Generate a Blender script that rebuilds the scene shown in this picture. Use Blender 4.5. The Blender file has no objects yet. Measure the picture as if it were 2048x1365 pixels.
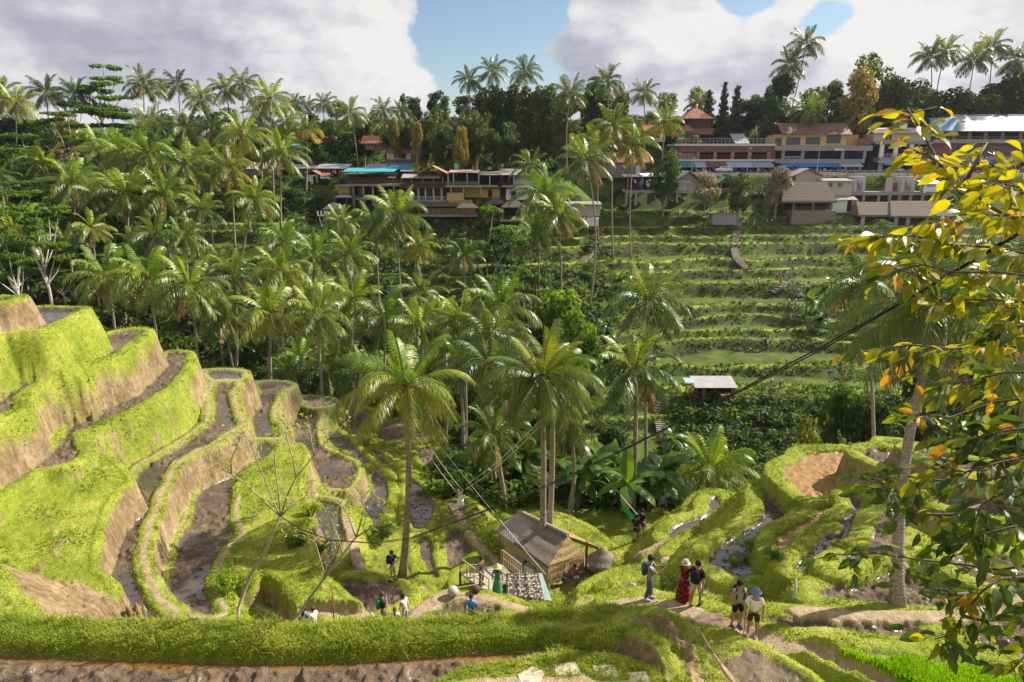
import bpy, bmesh, math, random
import numpy as np
from mathutils import Vector, Matrix, Quaternion
R = math.radians
rng = np.random.default_rng(7)
random.seed(7)
scene = bpy.context.scene
COL = scene.collection
# ---------------------------------------------------------------- camera
FPX = 24.0 / 36.0 * 2048
PITCH = R(15.25)
cam_d = bpy.data.cameras.new('camera'); cam_d.lens = 24.0; cam_d.sensor_width = 36.0
cam_d.clip_start = 0.1; cam_d.clip_end = 6000
cam = bpy.data.objects.new('camera', cam_d); COL.objects.link(cam)
cam.location = (0, 0, 0); cam.rotation_euler = (R(90) - PITCH, 0, 0)
scene.camera = cam
CP, SP = math.cos(PITCH), math.sin(PITCH)
def ray(px, py):
    u = (np.asarray(px, float) - 1024) / FPX; v = (682.5 - np.asarray(py, float)) / FPX
    return u, v * SP + CP, v * CP - SP
def gz(px, py, z):
    dx, dy, dz = ray(px, py); t = z / dz
    return np.stack([dx * t, dy * t], -1)
def gy(px, py, y):
    dx, dy, dz = ray(px, py); t = y / dy
    return Vector((float(dx * t), float(y), float(dz * t)))
def pix(p):
    x, y, z = p; f = y * CP - z * SP; v = y * SP + z * CP
    return 1024 + FPX * x / f, 682.5 - FPX * v / f
# ---------------------------------------------------------------- noise
def _h(ix, iy, s):
    n = (ix.astype(np.int64) * 374761393 + iy.astype(np.int64) * 668265263 + s * 974711) & 0x7fffffff
    n = ((n ^ (n >> 13)) * 1274126177) & 0x7fffffff
    n = ((n ^ (n >> 16)) * 2246822519) & 0x7fffffff
    return (n & 0xffff) / 65535.0
def vnoise(x, y, s=0):
    ix = np.floor(x); iy = np.floor(y); fx = x - ix; fy = y - iy
    fx = fx * fx * (3 - 2 * fx); fy = fy * fy * (3 - 2 * fy)
    ix = ix.astype(np.int64); iy = iy.astype(np.int64)
    a = _h(ix, iy, s); b = _h(ix + 1, iy, s); c = _h(ix, iy + 1, s); d = _h(ix + 1, iy + 1, s)
    return (a * (1 - fx) + b * fx) * (1 - fy) + (c * (1 - fx) + d * fx) * fy
def fbm(x, y, s=0, o=4):
    t = 0; a = 0.5; n = 0
    for i in range(o):
        t = t + a * vnoise(x * 2 ** i, y * 2 ** i, s + i * 17); n += a; a *= 0.5
    return t / n
def sstep(a, b, x):
    t = np.clip((x - a) / (b - a), 0, 1); return t * t * (3 - 2 * t)
# ---------------------------------------------------------------- object helpers
def tag(o, label=None, cat=None, group=None, kind=None):
    if label: o['label'] = label
    if cat: o['category'] = cat
    if group: o['group'] = group
    if kind: o['kind'] = kind
    return o
def link(o, parent=None):
    COL.objects.link(o)
    if parent is not None: o.parent = parent
    return o
def empty(name, loc=(0, 0, 0), rz=0, label=None, cat=None, group=None):
    o = bpy.data.objects.new(name, None); o.location = loc; o.rotation_euler = (0, 0, rz)
    o.empty_display_size = 0.2
    link(o); tag(o, label, cat, group); return o
def np_mesh(name, V, F, mat=None, smooth=False, attrs=None, mats=None, midx=None):
    """V (n,3); F (m,k) int array of equal-size faces or a list of such arrays"""
    me = bpy.data.meshes.new(name)
    V = np.asarray(V, np.float32).reshape(-1, 3)
    Fs = F if isinstance(F, list) else [F]
    Fs = [np.asarray(f, np.int32) for f in Fs if len(f)]
    me.vertices.add(len(V)); me.vertices.foreach_set('co', V.ravel())
    loops = np.concatenate([f.ravel() for f in Fs])
    tot = np.concatenate([np.full(len(f), f.shape[1], np.int32) for f in Fs])
    st = np.concatenate([[0], np.cumsum(tot)[:-1]]).astype(np.int32)
    me.loops.add(len(loops)); me.loops.foreach_set('vertex_index', loops)
    me.polygons.add(len(tot)); me.polygons.foreach_set('loop_start', st)
    me.polygons.foreach_set('loop_total', tot)
    if smooth: me.polygons.foreach_set('use_smooth', np.ones(len(tot), bool))
    if mats:
        for m in mats: me.materials.append(m)
        if midx is not None: me.polygons.foreach_set('material_index', np.asarray(midx, np.int32))
    elif mat: me.materials.append(mat)
    if attrs:
        for k, a in attrs.items():
            a = np.asarray(a, np.float32)
            if a.ndim == 1:
                at = me.attributes.new(k, 'FLOAT', 'POINT'); at.data.foreach_set('value', a)
            else:
                at = me.attributes.new(k, 'FLOAT_COLOR', 'POINT'); at.data.foreach_set('color', a.ravel())
    me.update(calc_edges=True)
    return me
def mobj(name, me, parent=None, loc=None):
    o = bpy.data.objects.new(name, me)
    if loc is not None: o.location = loc
    return link(o, parent)
class MB:
    """collects primitive shapes into one mesh"""
    def __init__(s): s.V = []; s.F = {3: [], 4: []}; s.n = 0; s.ngon = []
    def add(s, V, F):
        V = np.asarray(V, float).reshape(-1, 3)
        for f in F:
            f = [i + s.n for i in f]
            if len(f) in s.F: s.F[len(f)].append(f)
            else: s.ngon.append(f)
        s.V.append(V); s.n += len(V); return s
    def box(s, x0, x1, y0, y1, z0, z1):
        V = [(x0, y0, z0), (x1, y0, z0), (x1, y1, z0), (x0, y1, z0), (x0, y0, z1), (x1, y0, z1), (x1, y1, z1), (x0, y1, z1)]
        return s.add(V, [(0, 3, 2, 1), (4, 5, 6, 7), (0, 1, 5, 4), (1, 2, 6, 5), (2, 3, 7, 6), (3, 0, 4, 7)])
    def tube(s, pts, rad, n=6, caps=True):
        pts = [Vector(p) for p in pts]
        if not hasattr(rad, '__len__'): rad = [rad] * len(pts)
        V = []; F = []
        up = Vector((0, 0, 1))
        prev = None
        for i, p in enumerate(pts):
            a = pts[max(i - 1, 0)]; b = pts[min(i + 1, len(pts) - 1)]
            t = (b - a)
            if t.length < 1e-9: t = Vector((0, 0, 1))
            t.normalize()
            if prev is None:
                q = t.cross(up) if abs(t.z) < .95 else t.cross(Vector((1, 0, 0)))
            else:
                q = prev - t * prev.dot(t)
            q.normalize(); prev = q
            w = t.cross(q)
            for k in range(n):
                an = 2 * math.pi * k / n
                V.append(p + (q * math.cos(an) + w * math.sin(an)) * rad[i])
        for i in range(len(pts) - 1):
            for k in range(n):
                k2 = (k + 1) % n
                F.append((i * n + k, i * n + k2, (i + 1) * n + k2, (i + 1) * n + k))
        if caps:
            F.append(tuple(reversed(range(n)))); F.append(tuple((len(pts) - 1) * n + k for k in range(n)))
        return s.add([tuple(v) for v in V], F)
    def quad(s, a, b, c, d): return s.add([a, b, c, d], [(0, 1, 2, 3)])
    def lathe(s, prof, n=12, c=(0, 0, 0)):
        V = []; F = []
        for r, z in prof:
            for k in range(n):
                a = 2 * math.pi * k / n; V.append((c[0] + r * math.cos(a), c[1] + r * math.sin(a), c[2] + z))
        for i in range(len(prof) - 1):
            for k in range(n):
                k2 = (k + 1) % n; F.append((i * n + k, i * n + k2, (i + 1) * n + k2, (i + 1) * n + k))
        return s.add(V, F)
    def slab(s, poly, th):
        """closed polygon in 3D extruded downward by th"""
        n = len(poly); V = list(poly) + [(p[0], p[1], p[2] - th) for p in poly]
        F = [tuple(range(n)), tuple(reversed(range(n, 2 * n)))] + [(i, i + n, (i + 1) % n + n, (i + 1) % n) for i in range(n)]
        return s.add(V, F)
    def mesh(s, name, mat=None, smooth=False):
        me = bpy.data.meshes.new(name)
        V = np.concatenate(s.V) if s.V else np.zeros((0, 3))
        me.from_pydata([tuple(v) for v in V], [], s.F[3] + s.F[4] + s.ngon)
        if mat: me.materials.append(mat)
        if smooth:
            me.polygons.foreach_set('use_smooth', np.ones(len(me.polygons), bool))
        me.update(); return me
    def build(s, name, mat, parent=None, smooth=False, loc=None):
        return mobj(name, s.mesh(name, mat, smooth), parent, loc)
def copy_tree(o, parent=None):
    c = o.copy(); COL.objects.link(c); c.parent = parent
    for ch in o.children: copy_tree(ch, c)
    return c
# ---------------------------------------------------------------- materials
class NT:
    def __init__(s, name):
        s.m = bpy.data.materials.new(name); s.m.use_nodes = True
        s.t = s.m.node_tree; s.t.nodes.clear()
        s.out = s.n('ShaderNodeOutputMaterial')
    def n(s, typ, **kw):
        nd = s.t.nodes.new(typ)
        for k, v in kw.items():
            if k in nd.inputs.keys(): nd.inputs[k].default_value = v
            else: setattr(nd, k, v)
        return nd
    def l(s, a, b): s.t.links.new(a, b)
    def noise(s, scale, detail=4, rough=.55, vec=None, dim='3D'):
        nd = s.n('ShaderNodeTexNoise', noise_dimensions=dim); nd.inputs['Scale'].default_value = scale
        nd.inputs['Detail'].default_value = detail; nd.inputs['Roughness'].default_value = rough
        if vec is not None: s.l(vec, nd.inputs['Vector'])
        return nd.outputs['Fac']
    def ramp(s, fac, stops, interp='LINEAR'):
        nd = s.n('ShaderNodeValToRGB'); nd.color_ramp.interpolation = interp
        el = nd.color_ramp.elements
        while len(el) > 1: el.remove(el[-1])
        el[0].position = stops[0][0]; el[0].color = c4(stops[0][1])
        for p, c in stops[1:]:
            e = el.new(p); e.color = c4(c)
        s.l(fac, nd.inputs['Fac']); return nd.outputs['Color']
    def math(s, op, a, b=None, clamp=False):
        nd = s.n('ShaderNodeMath', operation=op); nd.use_clamp = clamp
        for i, v in enumerate((a, b)):
            if v is None: continue
            if isinstance(v, (int, float)): nd.inputs[i].default_value = v
            else: s.l(v, nd.inputs[i])
        return nd.outputs[0]
    def mix(s, fac, a, b, mode='MIX'):
        nd = s.n('ShaderNodeMix', data_type='RGBA', blend_type=mode)
        for i, v in ((0, fac), (6, a), (7, b)):
            if isinstance(v, (int, float)): nd.inputs[i].default_value = v
            elif isinstance(v, tuple): nd.inputs[i].default_value = c4(v)
            else: s.l(v, nd.inputs[i])
        return nd.outputs[2]
    def bump(s, h, strength=.5, dist=.05):
        nd = s.n('ShaderNodeBump'); nd.inputs['Strength'].default_value = strength
        nd.inputs['Distance'].default_value = dist; s.l(h, nd.inputs['Height']); return nd.outputs['Normal']
    def pos(s): return s.n('ShaderNodeNewGeometry').outputs['Position']
    def obj(s): return s.n('ShaderNodeTexCoord').outputs['Object']
    def rnd(s): return s.n('ShaderNodeObjectInfo').outputs['Random']
    def attr(s, name, out='Fac'):
        return s.n('ShaderNodeAttribute', attribute_name=name).outputs[out]
    def bsdf(s, col, rough=.8, normal=None, spec=.3, metal=0, **kw):
        b = s.n('ShaderNodeBsdfPrincipled')
        for k, v in (('Base Color', col), ('Roughness', rough), ('Metallic', metal), ('Specular IOR Level', spec)):
            if isinstance(v, tuple): b.inputs[k].default_value = c4(v)
            elif isinstance(v, (int, float)): b.inputs[k].default_value = v
            else: s.l(v, b.inputs[k])
        if normal is not None: s.l(normal, b.inputs['Normal'])
        return b.outputs[0]
    def done(s, sh): s.l(sh, s.out.inputs['Surface']); return s.m
def c4(c): return (c[0], c[1], c[2], 1.0) if len(c) == 3 else c
MATS = {}
def plain(name, col, rough=.75, var=.25, scale=3, spec=.3, metal=0, bump=.0, bscale=20):
    """painted / weathered surface: base colour broken up by noise in object space"""
    if name in MATS: return MATS[name]
    t = NT(name); o = t.obj()
    n1 = t.noise(scale, 5, .6, o)
    d = tuple(max(0, c * (1 - var)) for c in col); h = tuple(min(1, c * (1 + var)) for c in col)
    c = t.ramp(n1, [(.3, d), (.7, h)])
    nm = t.bump(t.noise(bscale, 3, .6, o), bump, .03) if bump else None
    MATS[name] = t.done(t.bsdf(c, rough, nm, spec, metal)); return MATS[name]
def leafmat(name, cols, rough=.45, trans=.45, tcol=None, var=.3, spec=.35, pscale=.6):
    """foliage: colour varies per leaf patch and per plant; light passes through"""
    if name in MATS: return MATS[name]
    t = NT(name)
    o = t.pos()
    f = t.math('ADD', t.noise(pscale, 3, .6, o), t.math('MULTIPLY', t.math('SUBTRACT', t.rnd(), .5), var))
    c = t.ramp(f, [(.2 + .6 * i / max(1, len(cols) - 1), q) for i, q in enumerate(cols)])
    p = t.bsdf(c, rough, None, spec)
    tr = t.n('ShaderNodeBsdfTranslucent')
    tc = t.mix(1.0, c, tcol or (1.7, 1.75, .8), 'MULTIPLY')
    t.l(tc, tr.inputs['Color'])
    mx = t.n('ShaderNodeMixShader'); mx.inputs[0].default_value = trans
    t.l(p, mx.inputs[1]); t.l(tr.outputs[0], mx.inputs[2])
    MATS[name] = t.done(mx.outputs[0]); return MATS[name]
# ================================================================= terraces traced as level polygons
# (z, kind, wall, slope, bund width, has path, grass fall on wall, pixel outline of the field)
X0 = -500
PADDY = [
 # left hillside, top to bottom
 (-8.1, 'mud', 'earth', 3.0, .6, 0, .25, [('w',-29.5,14),(0,598),(30,599),(20,602),(0,606)],'L'),
 (-9.75, 'wet', 'grass', 3.4, .6, 0, 9, [(0,666),(25,666),(72,661),(94,653),(137,635),(160,622),(163,621),(118,620),(74,619),('w',-34,41)],'L'),
 (-12.6,'mud', 'mix', 4.5, .65, 0, 1.7, [(0,832),(25,820),(29,797),(49,779),(82,766),(117,752),(172,730),(209,719),(235,705),(254,689),(278,672),(287,664),(260,663),(227,668),(190,690),(143,702),(78,732),(0,782)],'L'),
 (-15.3,'mud', 'mix', 4.5, .6, 0, 1.3, [(0,985),(49,956),(68,942),(98,936),(137,927),(160,907),(151,897),(146,880),(149,866),(170,862),(205,843),(254,823),(293,801),(333,777),(352,756),(368,729),(371,709),(345,707),(331,712),(321,746),(293,770),(245,803),(196,822),(157,840),(131,862),(125,880),(85,915),(60,932),(40,945),(0,970)],'L'),
 (-16.6,'bank', 'earth', 4.5, .3, 0, .5, [('w',-22,18),(0,1112,-16.6),(40,1140,-16.8),(80,1165,-16.9),(85,1182,-17),(130,1172,-17.1),(160,1177,-17.1),(177,1200,-17.2),(180,1228,-17.2),(185,1252,-17.2),(214,1250,-17.2),(210,1207,-17.2),(222,1177,-17.2),(203,1160,-17.1),(178,1153,-17.1),(176,1140,-17.1),(186,1090,-17),(198,1045,-16.8),(205,1030,-16.8),(232,985,-16.5),(250,965,-16.3),(240,940,-16.0),(203,905,-15.5),(160,920,-15.6),(0,990,-15.7),('w',-27,31)],'N'),
 (-17.45,'wet', 'grass', 1.5, .25, 0, 9, [(84,1189),(117,1179),(156,1175),(172,1193),(180,1210),(176,1240),(166,1255),(88,1245),(72,1206)]),
 (-13.6,'bank', 'earth', 1.1, .3, 0, .3, [(X0,1080),(-60,1125),(0,1195),(40,1235),(60,1262),(X0,1290)]),
 (-18.0,'wet', 'earth', 5.5, .85, 1, .35, [(417,745),(478,747),(481,757),(472,761),(435,762)]),
 (-18.0,'wet2', 'earth', 5.5, .85, 1, .35, [(437,767),(466,767),(464,779),(456,785),(458,802),(462,820),(468,837),(472,855),(454,865),(435,876),(413,892),(381,905),(342,931),(329,950),(319,972),(305,995),(301,1015),(289,1040),(278,1060),(274,1089),(266,1105),(266,1128),(270,1151),(282,1181),(293,1204),(313,1226),(330,1240),(260,1255),(235,1202),(223,1177),(198,1161),(200,1134),(213,1099),(220,1080),(216,1060),(205,1045),(208,1040),(231,1028),(266,976),(274,956),(293,933),(342,905),(400,868),(425,845),(429,810),(427,795),(433,775)]),
 (-20.6,'wet2', 'earth', 5, .75, 1, .35, [(515,768),(544,766),(568,769),(579,774),(560,783),(552,794),(542,814),(538,830),(542,845),(552,853),(558,865),(556,876),(525,877),(515,878),(505,853),(501,837),(501,822),(513,802),(522,784)]),
 (-20.6,'wet2', 'grass', 1.6, .7, 1, 9, [(515,886,-20.60),(548,886,-20.60),(550,892,-20.59),(536,908,-20.49),(507,925,-20.39),(490,933,-20.34),(476,949,-20.24),(468,972,-20.10),(464,1005,-19.90),(458,1034,-19.72),(464,1050,-19.63),(472,1067,-19.52),(454,1081,-19.44),(427,1116,-19.22),(413,1151,-19.20),(409,1171,-19.20),(413,1185,-19.20),(417,1194,-19.20),(425,1217,-19.20),(439,1231,-19.20),(400,1230,-19.20),(375,1220,-19.20),(355,1204,-19.20),(343,1185,-19.20),(333,1165,-19.20),(340,1138,-19.20),(352,1108,-19.27),(352,1090,-19.38),(357,1072,-19.49),(366,1060,-19.57),(385,1035,-19.72),(388,1010,-19.87),(395,990,-19.99),(420,960,-20.17),(466,926,-20.38),(503,906,-20.50)]),
 (-20.25,'bank', 'earth', 4, .3, 0, .8, [(556,897,-20.18),(595,888,-20.20),(604,900,-20.18),(605,915,-20.14),(597,950,-20.06),(595,989,-19.97),(608,1018,-19.90),(611,1057,-19.81),(611,1089,-19.74),(622,1122,-19.66),(640,1150,-19.59),(690,1200,-19.50),(735,1238,-19.50),(660,1238,-19.50),(640,1225,-19.50),(600,1192,-19.50),(570,1158,-19.57),(540,1138,-19.62),(505,1145,-19.61),(492,1160,-19.57),(470,1150,-19.59),(440,1150,-19.59),(440,1125,-19.65),(470,1085,-19.75),(480,1065,-19.79),(472,1040,-19.85),(478,990,-19.97),(490,950,-20.06),(525,925,-20.12),(548,910,-20.15)]),
 (-20.7,'wet2', 'grass', 1.6, .7, 1, 9, [(495,1161),(505,1151),(536,1143),(552,1153),(567,1164),(585,1186),(599,1198),(620,1217),(634,1231),(595,1233),(565,1227),(536,1217),(517,1203),(497,1192),(485,1182)]),
 # bowl in the middle
 (-22.4,'mud', 'earth', 2.5, .7, 1, .2, [(613,796),(640,797),(660,801),(667,806),(652,814),(621,816)]),
 (-23.0,'wet2', 'earth', 5, .65, 1, .3, [(583,848),(600,831),(624,824),(640,822),(632,855),(636,888),(646,900),(673,912),(685,917),(705,927),(712,941),(709,960),(701,974),(693,979),(658,977),(640,965),(622,945),(598,905),(586,870)]),
 (-25.2,'water','grass', 1.5, .6, 0, 9, [(687,816),(712,814),(740,830),(738,841),(701,847),(693,837)]),
 (-24.9,'mud', 'grass', 1.5, .5, 0, 9, [(701,857),(728,852),(735,870),(720,885),(713,878)]),
 (-24.0,'water','grass', 1.4, .5, 0, 9, [(654,867),(673,865),(687,874),(701,882),(712,896),(724,908),(738,927),(730,929),(712,917),(693,902),(669,896),(658,882)]),
 (-24.3,'wet2','grass', 1.4, .9, 0, 9, [(737,940),(761,938),(769,956),(775,976),(777,995),(767,1024),(758,1045),(750,1062),(745,1068),(742,1040),(728,1020),(722,1005),(738,990),(744,975),(738,950)]),
 (-22.2,'wet', 'grass', 1.5, .75, 1, 9, [(615,1001),(673,1010),(683,1042),(688,1075),(672,1114),(660,1140),(644,1134),(630,1102),(615,1077)]),
 (-21.4,'mud', 'grass', 1.4, .6, 0, 9, [(675,1165),(705,1160),(729,1166),(758,1162),(805,1176),(809,1190),(786,1213),(758,1225),(733,1229),(712,1210),(690,1185)]),
 (-20.3,'mud', 'grass', 1.4, .8, 0, 9, [(856,1237),(876,1217),(930,1203),(964,1205),(1001,1221),(983,1240),(915,1250)]),
 (-24.4,'wet2','grass', 1.4, .6, 0, 9, [(814,954),(828,962),(845,976),(865,1001),(870,1015),(860,1045),(840,1060),(826,1058),(816,1030),(812,1000)]),
 (-23.5,'green','grass', 1.4, .55, 0, 9, [(829,1074),(862,1080),(866,1117),(874,1147),(878,1157),(852,1157),(840,1137),(829,1110)]),
 (-23.6,'mud', 'grass', 1.4, .5, 0, 9, [(893,1062),(922,1058),(934,1082),(954,1110),(965,1125),(935,1140),(932,1160),(915,1170),(901,1151),(891,1117)]),
 (-25.6,'mud', 'grass', 1.4, .6, 0, 9, [(757,850),(790,842),(830,845),(852,862),(858,875),(835,888),(815,878),(785,885),(760,880)]),
 (-25.4,'mud', 'grass', 1.4, .5, 0, 9, [(834,900),(865,898),(875,910),(879,930),(857,935),(840,921)]),
 (-25.0,'mud', 'grass', 1.4, .6, 0, 9, [(740,898),(765,907),(773,925),(790,935),(800,945),(775,940),(755,918)]),
 (-24.7,'wet2', 'grass', 1.4, .6, 0, 9, [(857,962),(877,956),(900,968),(914,976),(892,1005),(879,987)]),
 (-24.2,'mud', 'earth', 1.4, .5, 0, .2, [(895,1012),(925,1000),(938,1015),(915,1032),(900,1030)]),
 (-23.6,'bank', 'grass', 1.2, .5, 0, 9, [(755,1072),(790,1062),(812,1075),(822,1110),(832,1140),(850,1168),(800,1160),(765,1140),(735,1120),(720,1090)]),
 (-23.5,'bank', 'grass', 1.0, .5, 0, 9, [(985,1062),(1050,1035),(1110,1030),(1180,1065),(1235,1112),(1240,1150),(1190,1180),(1110,1195),(1060,1205),(985,1200),(930,1182),(918,1150),(960,1110)]),
 (-25.2,'bank', 'grass', 1.0, .5, 0, 9, [(1000,985),(1080,960),(1160,945),(1260,975),(1330,1035),(1310,1060),(1240,1085),(1180,1055),(1100,1020),(1020,1030)]),
 # right hill
 (-22.0,'orange','grass', 1.3, .9, 0, 9, [(1233,1116),(1298,1095),(1321,1096),(1325,1106),(1278,1116),(1239,1122)]),
 (-20.4,'wet', 'grass', 1.3, .8, 0, 9, [(1333,1075),(1356,1048),(1396,1038),(1415,1024),(1421,999),(1431,993),(1444,1008),(1446,1020),(1425,1036),(1386,1063),(1356,1081),(1341,1081)]),
 (-19.3,'mud', 'grass', 1.3, .8, 0, 9, [(1349,1110),(1370,1095),(1407,1077),(1398,1093),(1370,1112)]),
 (-18.4,'wet', 'grass', 1.3, .7, 0, 9, [(1456,1053),(1473,1041),(1485,1026),(1490,1010),(1496,1008),(1492,1030),(1480,1048),(1462,1060)]),
 (-16.0,'wet2', 'grass', 1.4, .8, 0, 9, [(1415,1130),(1444,1087),(1484,1067),(1517,1042),(1529,1018),(1525,999),(1532,979),(1550,975),(1568,991),(1581,1012),(1572,1036),(1542,1057),(1523,1071),(1517,1083),(1530,1104),(1548,1112),(1575,1112),(1560,1130),(1513,1147),(1470,1157),(1440,1140)]),
 (-15.5,'orange','grass', 2.0, .75, 0, 9, [(1560,1112),(1553,1085),(1568,1067),(1594,1053),(1621,1038),(1645,1018),(1652,1010),(1662,1022),(1649,1032),(1645,1044),(1625,1055),(1627,1067),(1637,1068),(1625,1074),(1608,1090),(1588,1103),(1572,1112)]),
 (-15.1,'wet2','grass', 6, .75, 0, .5, [(1585,1142),(1598,1122),(1627,1102),(1635,1084),(1647,1075),(1672,1073),(1680,1059),(1676,1042),(1698,1028),(1702,1014),(1698,998),(1705,992),(1719,993),(1735,1008),(1737,1022),(1729,1038),(1705,1055),(1699,1077),(1686,1093),(1672,1103),(1645,1115),(1639,1132),(1622,1142),(1600,1146)]),
 (-14.7,'clod','grass', 6, .75, 0, .4, [(1674,1140),(1676,1130),(1709,1106),(1737,1088),(1749,1057),(1758,1040),(1778,1018),(1782,1008),(1790,1001),(1805,1006),(1831,1022),(1838,1030),(1832,1045),(1819,1046),(1801,1082),(1782,1098),(1745,1112),(1700,1132)]),
 (-15.3,'orange2','grass', 6, .75, 0, .4, [(1567,936),(1602,922),(1610,909),(1690,905),(1690,935),(1680,965),(1664,988),(1619,999),(1594,983),(1578,967),(1567,956)]),
 (-13.9,'clod','earth', 4, .6, 0, .6, [(1719,909),(1752,897),(1789,903),(1800,915),(1850,930),(2100,990),(2100,1040),(1960,1032),(1900,1018),(1880,1006),(1864,995),(1845,978),(1818,960),(1780,938),(1746,922)]),
 (-13.9,'clod','earth', 4, .5, 0, .6, [(1766,885),(1799,888),(1799,896),(1772,893)]),
 (-13.1,'clod','earth', 4, .7, 0, .5, [(1829,903),(1848,901),(1900,916),(2000,938),(2150,960),(2150,1010),(1990,962),(1950,950),(1866,924)]),
 (-14.45,'clod','earth', 1.2, .6, 0, .4, [(1890,1120),(1960,1110),(2100,1130),(2100,1195),(1960,1165)]),
 (-14.9,'clod','grass', 1.6, .7, 0, 9, [(1630,1192),(1655,1180),(1720,1160),(1790,1128),(1870,1130),(1960,1165),(2100,1190),(2100,1205),(1960,1213),(1900,1217),(1800,1213),(1720,1207)]),
 (-17.0,'mud', 'grass', 1.3, .6, 0, 9, [(1222,1180),(1250,1168),(1290,1163),(1288,1172),(1250,1180)]),
 (-16.2,'mud', 'grass', 1.3, .5, 0, 9, [(1395,1175),(1440,1172),(1520,1185),(1580,1190),(1560,1200),(1480,1195),(1420,1190)]),
 (-14.9,'clod','grass', 1.2, .6, 0, 9, [(1525,1236),(1600,1240),(1700,1244),(1835,1250),(1842,1262),(1830,1281),(1760,1275),(1690,1262),(1600,1258),(1545,1250)]),
 (-14.9,'clod','grass', 1.2, .5, 0, 9, [(1868,1245),(1960,1240),(2150,1225),(2150,1340),(2040,1318),(1960,1290),(1890,1265)]),
 (-14.4,'rice', 'grass', 1.0, .5, 0, 9, [(1640,1302),(1752,1306),(1833,1315),(1916,1327),(2006,1347),(2100,1375),(2150,1420),(1840,1385),(1750,1345)]),
 # nearest strip below the viewpoint
 (-12.9,'bank', 'grass', 2.2, .25, 0, 9, [(X0,1252),(0,1250),(300,1258),(640,1264),(900,1252),(1150,1234),(1235,1228),(1288,1240),(1282,1250),(1000,1256),(800,1267),(600,1275),(300,1270),(0,1260),(X0,1262)]),
 (-12.9,'mound','earth', 1.4, .35, 0, .05, [(1248,1234),(1300,1228),(1335,1243),(1365,1266),(1392,1305),(1425,1380),(1385,1380),(1350,1310),(1325,1275),(1290,1258),(1250,1246)]),
 (-13.2,'canal','grass', 1.2, .1, 0, 9, [(X0,1290),(0,1292),(300,1304),(600,1310),(800,1301),(1000,1290),(1240,1280),(1310,1290),(1350,1330),(1385,1420),(X0,1480)]),
 (-14.6,'wet', 'grass', 1.0, .3, 0, 9, [(1432,1281),(1455,1277),(1460,1300),(1437,1304)]),
 (-14.55,'mudlow','grass', 1.0, .3, 0, 9, [(1440,1310),(1500,1300),(1560,1330),(1620,1370),(1640,1420),(1470,1420)]),
 (-15.2,'bank','grass', 1.2, .6, 0, 9, [(1235,1207),(1300,1200),(1385,1216),(1450,1236),(1520,1270),(1600,1315),(1700,1352),(1780,1400),(1740,1400),(1650,1345),(1560,1300),(1480,1262),(1420,1240),(1350,1222),(1250,1218)]),
 (-13.0,'bank','grass', 1.0, .2, 0, 9, [(860,1395),(950,1352),(1030,1336),(1130,1328),(1230,1333),(1300,1350),(1340,1395),(1330,1420),(850,1420)]),
]
# dirt paths: (z, half width, pixel polyline)
PATHS = [
 (-15.0, .42, [(1225,1209),(1290,1203),(1340,1208),(1390,1221),(1450,1243),(1510,1272),(1570,1298),(1650,1335),(1720,1365),(1800,1405)]),
 (-20.3, .5, [(895,1180),(872,1198),(845,1216),(820,1234),(790,1249),(720,1250),(620,1243)]),
 (-20.2, .3, [(872,1198),(915,1190),(965,1195),(1015,1208),(1060,1215)]),
 (-22.0, .38, [(693,1035),(706,1075),(716,1118),(745,1145),(790,1168),(840,1180)]),
 (-23.3, .3, [(935,1060),(955,1085),(985,1110),(1010,1135)]),
 (-24.2, .3, [(905,1010),(925,1040),(940,1062)]),
 (-19.5, .3, [(1213,1108),(1260,1095),(1300,1085),(1330,1075)]),
 (-17.8, .22, [(1315,1122),(1345,1095),(1380,1078)]),
 (-14.75, .3, [(1598,1219),(1700,1226),(1800,1230),(1900,1229),(1980,1218),(2080,1203)]),
 (-12.9, .7, [(860,1410),(960,1392),(1060,1386),(1160,1388),(1260,1400)]),
]
def smooth_loop(P, n=4):
    """closed curve through the points"""
    P = np.asarray(P, float); a = np.roll(P, 1, 0); b = np.roll(P, -1, 0); c = np.roll(P, -2, 0)
    # centripetal-like tension: shorten tangents where neighbours are far apart
    L = np.linalg.norm(b - P, axis=1)[:, None] + 1e-6
    la = np.roll(L, 1, 0); lc = np.roll(L, -1, 0)
    m0 = (b - a) / (L + la) * L; m1 = (c - P) / (lc + L) * L
    out = []
    for i in range(n):
        t = i / n
        out.append((2*t**3-3*t*t+1)*P + (t**3-2*t*t+t)*m0*.8 + (-2*t**3+3*t*t)*b + (t**3-t*t)*m1*.8)
    return np.stack(out, 1).reshape(-1, 2)
def poly_sdf(px, py, poly):
    """positive inside"""
    d2 = np.full(px.shape, 1e18); inside = np.zeros(px.shape, bool)
    n = len(poly)
    for i in range(n):
        ax, ay = poly[i]; bx, by = poly[(i + 1) % n]
        ex, ey = bx - ax, by - ay; L = ex * ex + ey * ey + 1e-12
        wx, wy = px - ax, py - ay
        t = np.clip((wx * ex + wy * ey) / L, 0, 1)
        dx, dy = wx - ex * t, wy - ey * t
        np.minimum(d2, dx * dx + dy * dy, out=d2)
        c = ((ay > py) != (by > py))
        if abs(ey) > 1e-12:
            c &= (px < ex * (py - ay) / ey + ax)
            inside ^= c
    d = np.sqrt(d2); return np.where(inside, d, -d)
def line_dist(px, py, P):
    d2 = np.full(px.shape, 1e18)
    for (ax, ay), (bx, by) in zip(P[:-1], P[1:]):
        ex, ey = bx - ax, by - ay; L = ex * ex + ey * ey + 1e-12
        t = np.clip(((px - ax) * ex + (py - ay) * ey) / L, 0, 1)
        d2 = np.minimum(d2, (px - ax - ex * t) ** 2 + (py - ay - ey * t) ** 2)
    return np.sqrt(d2)
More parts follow.
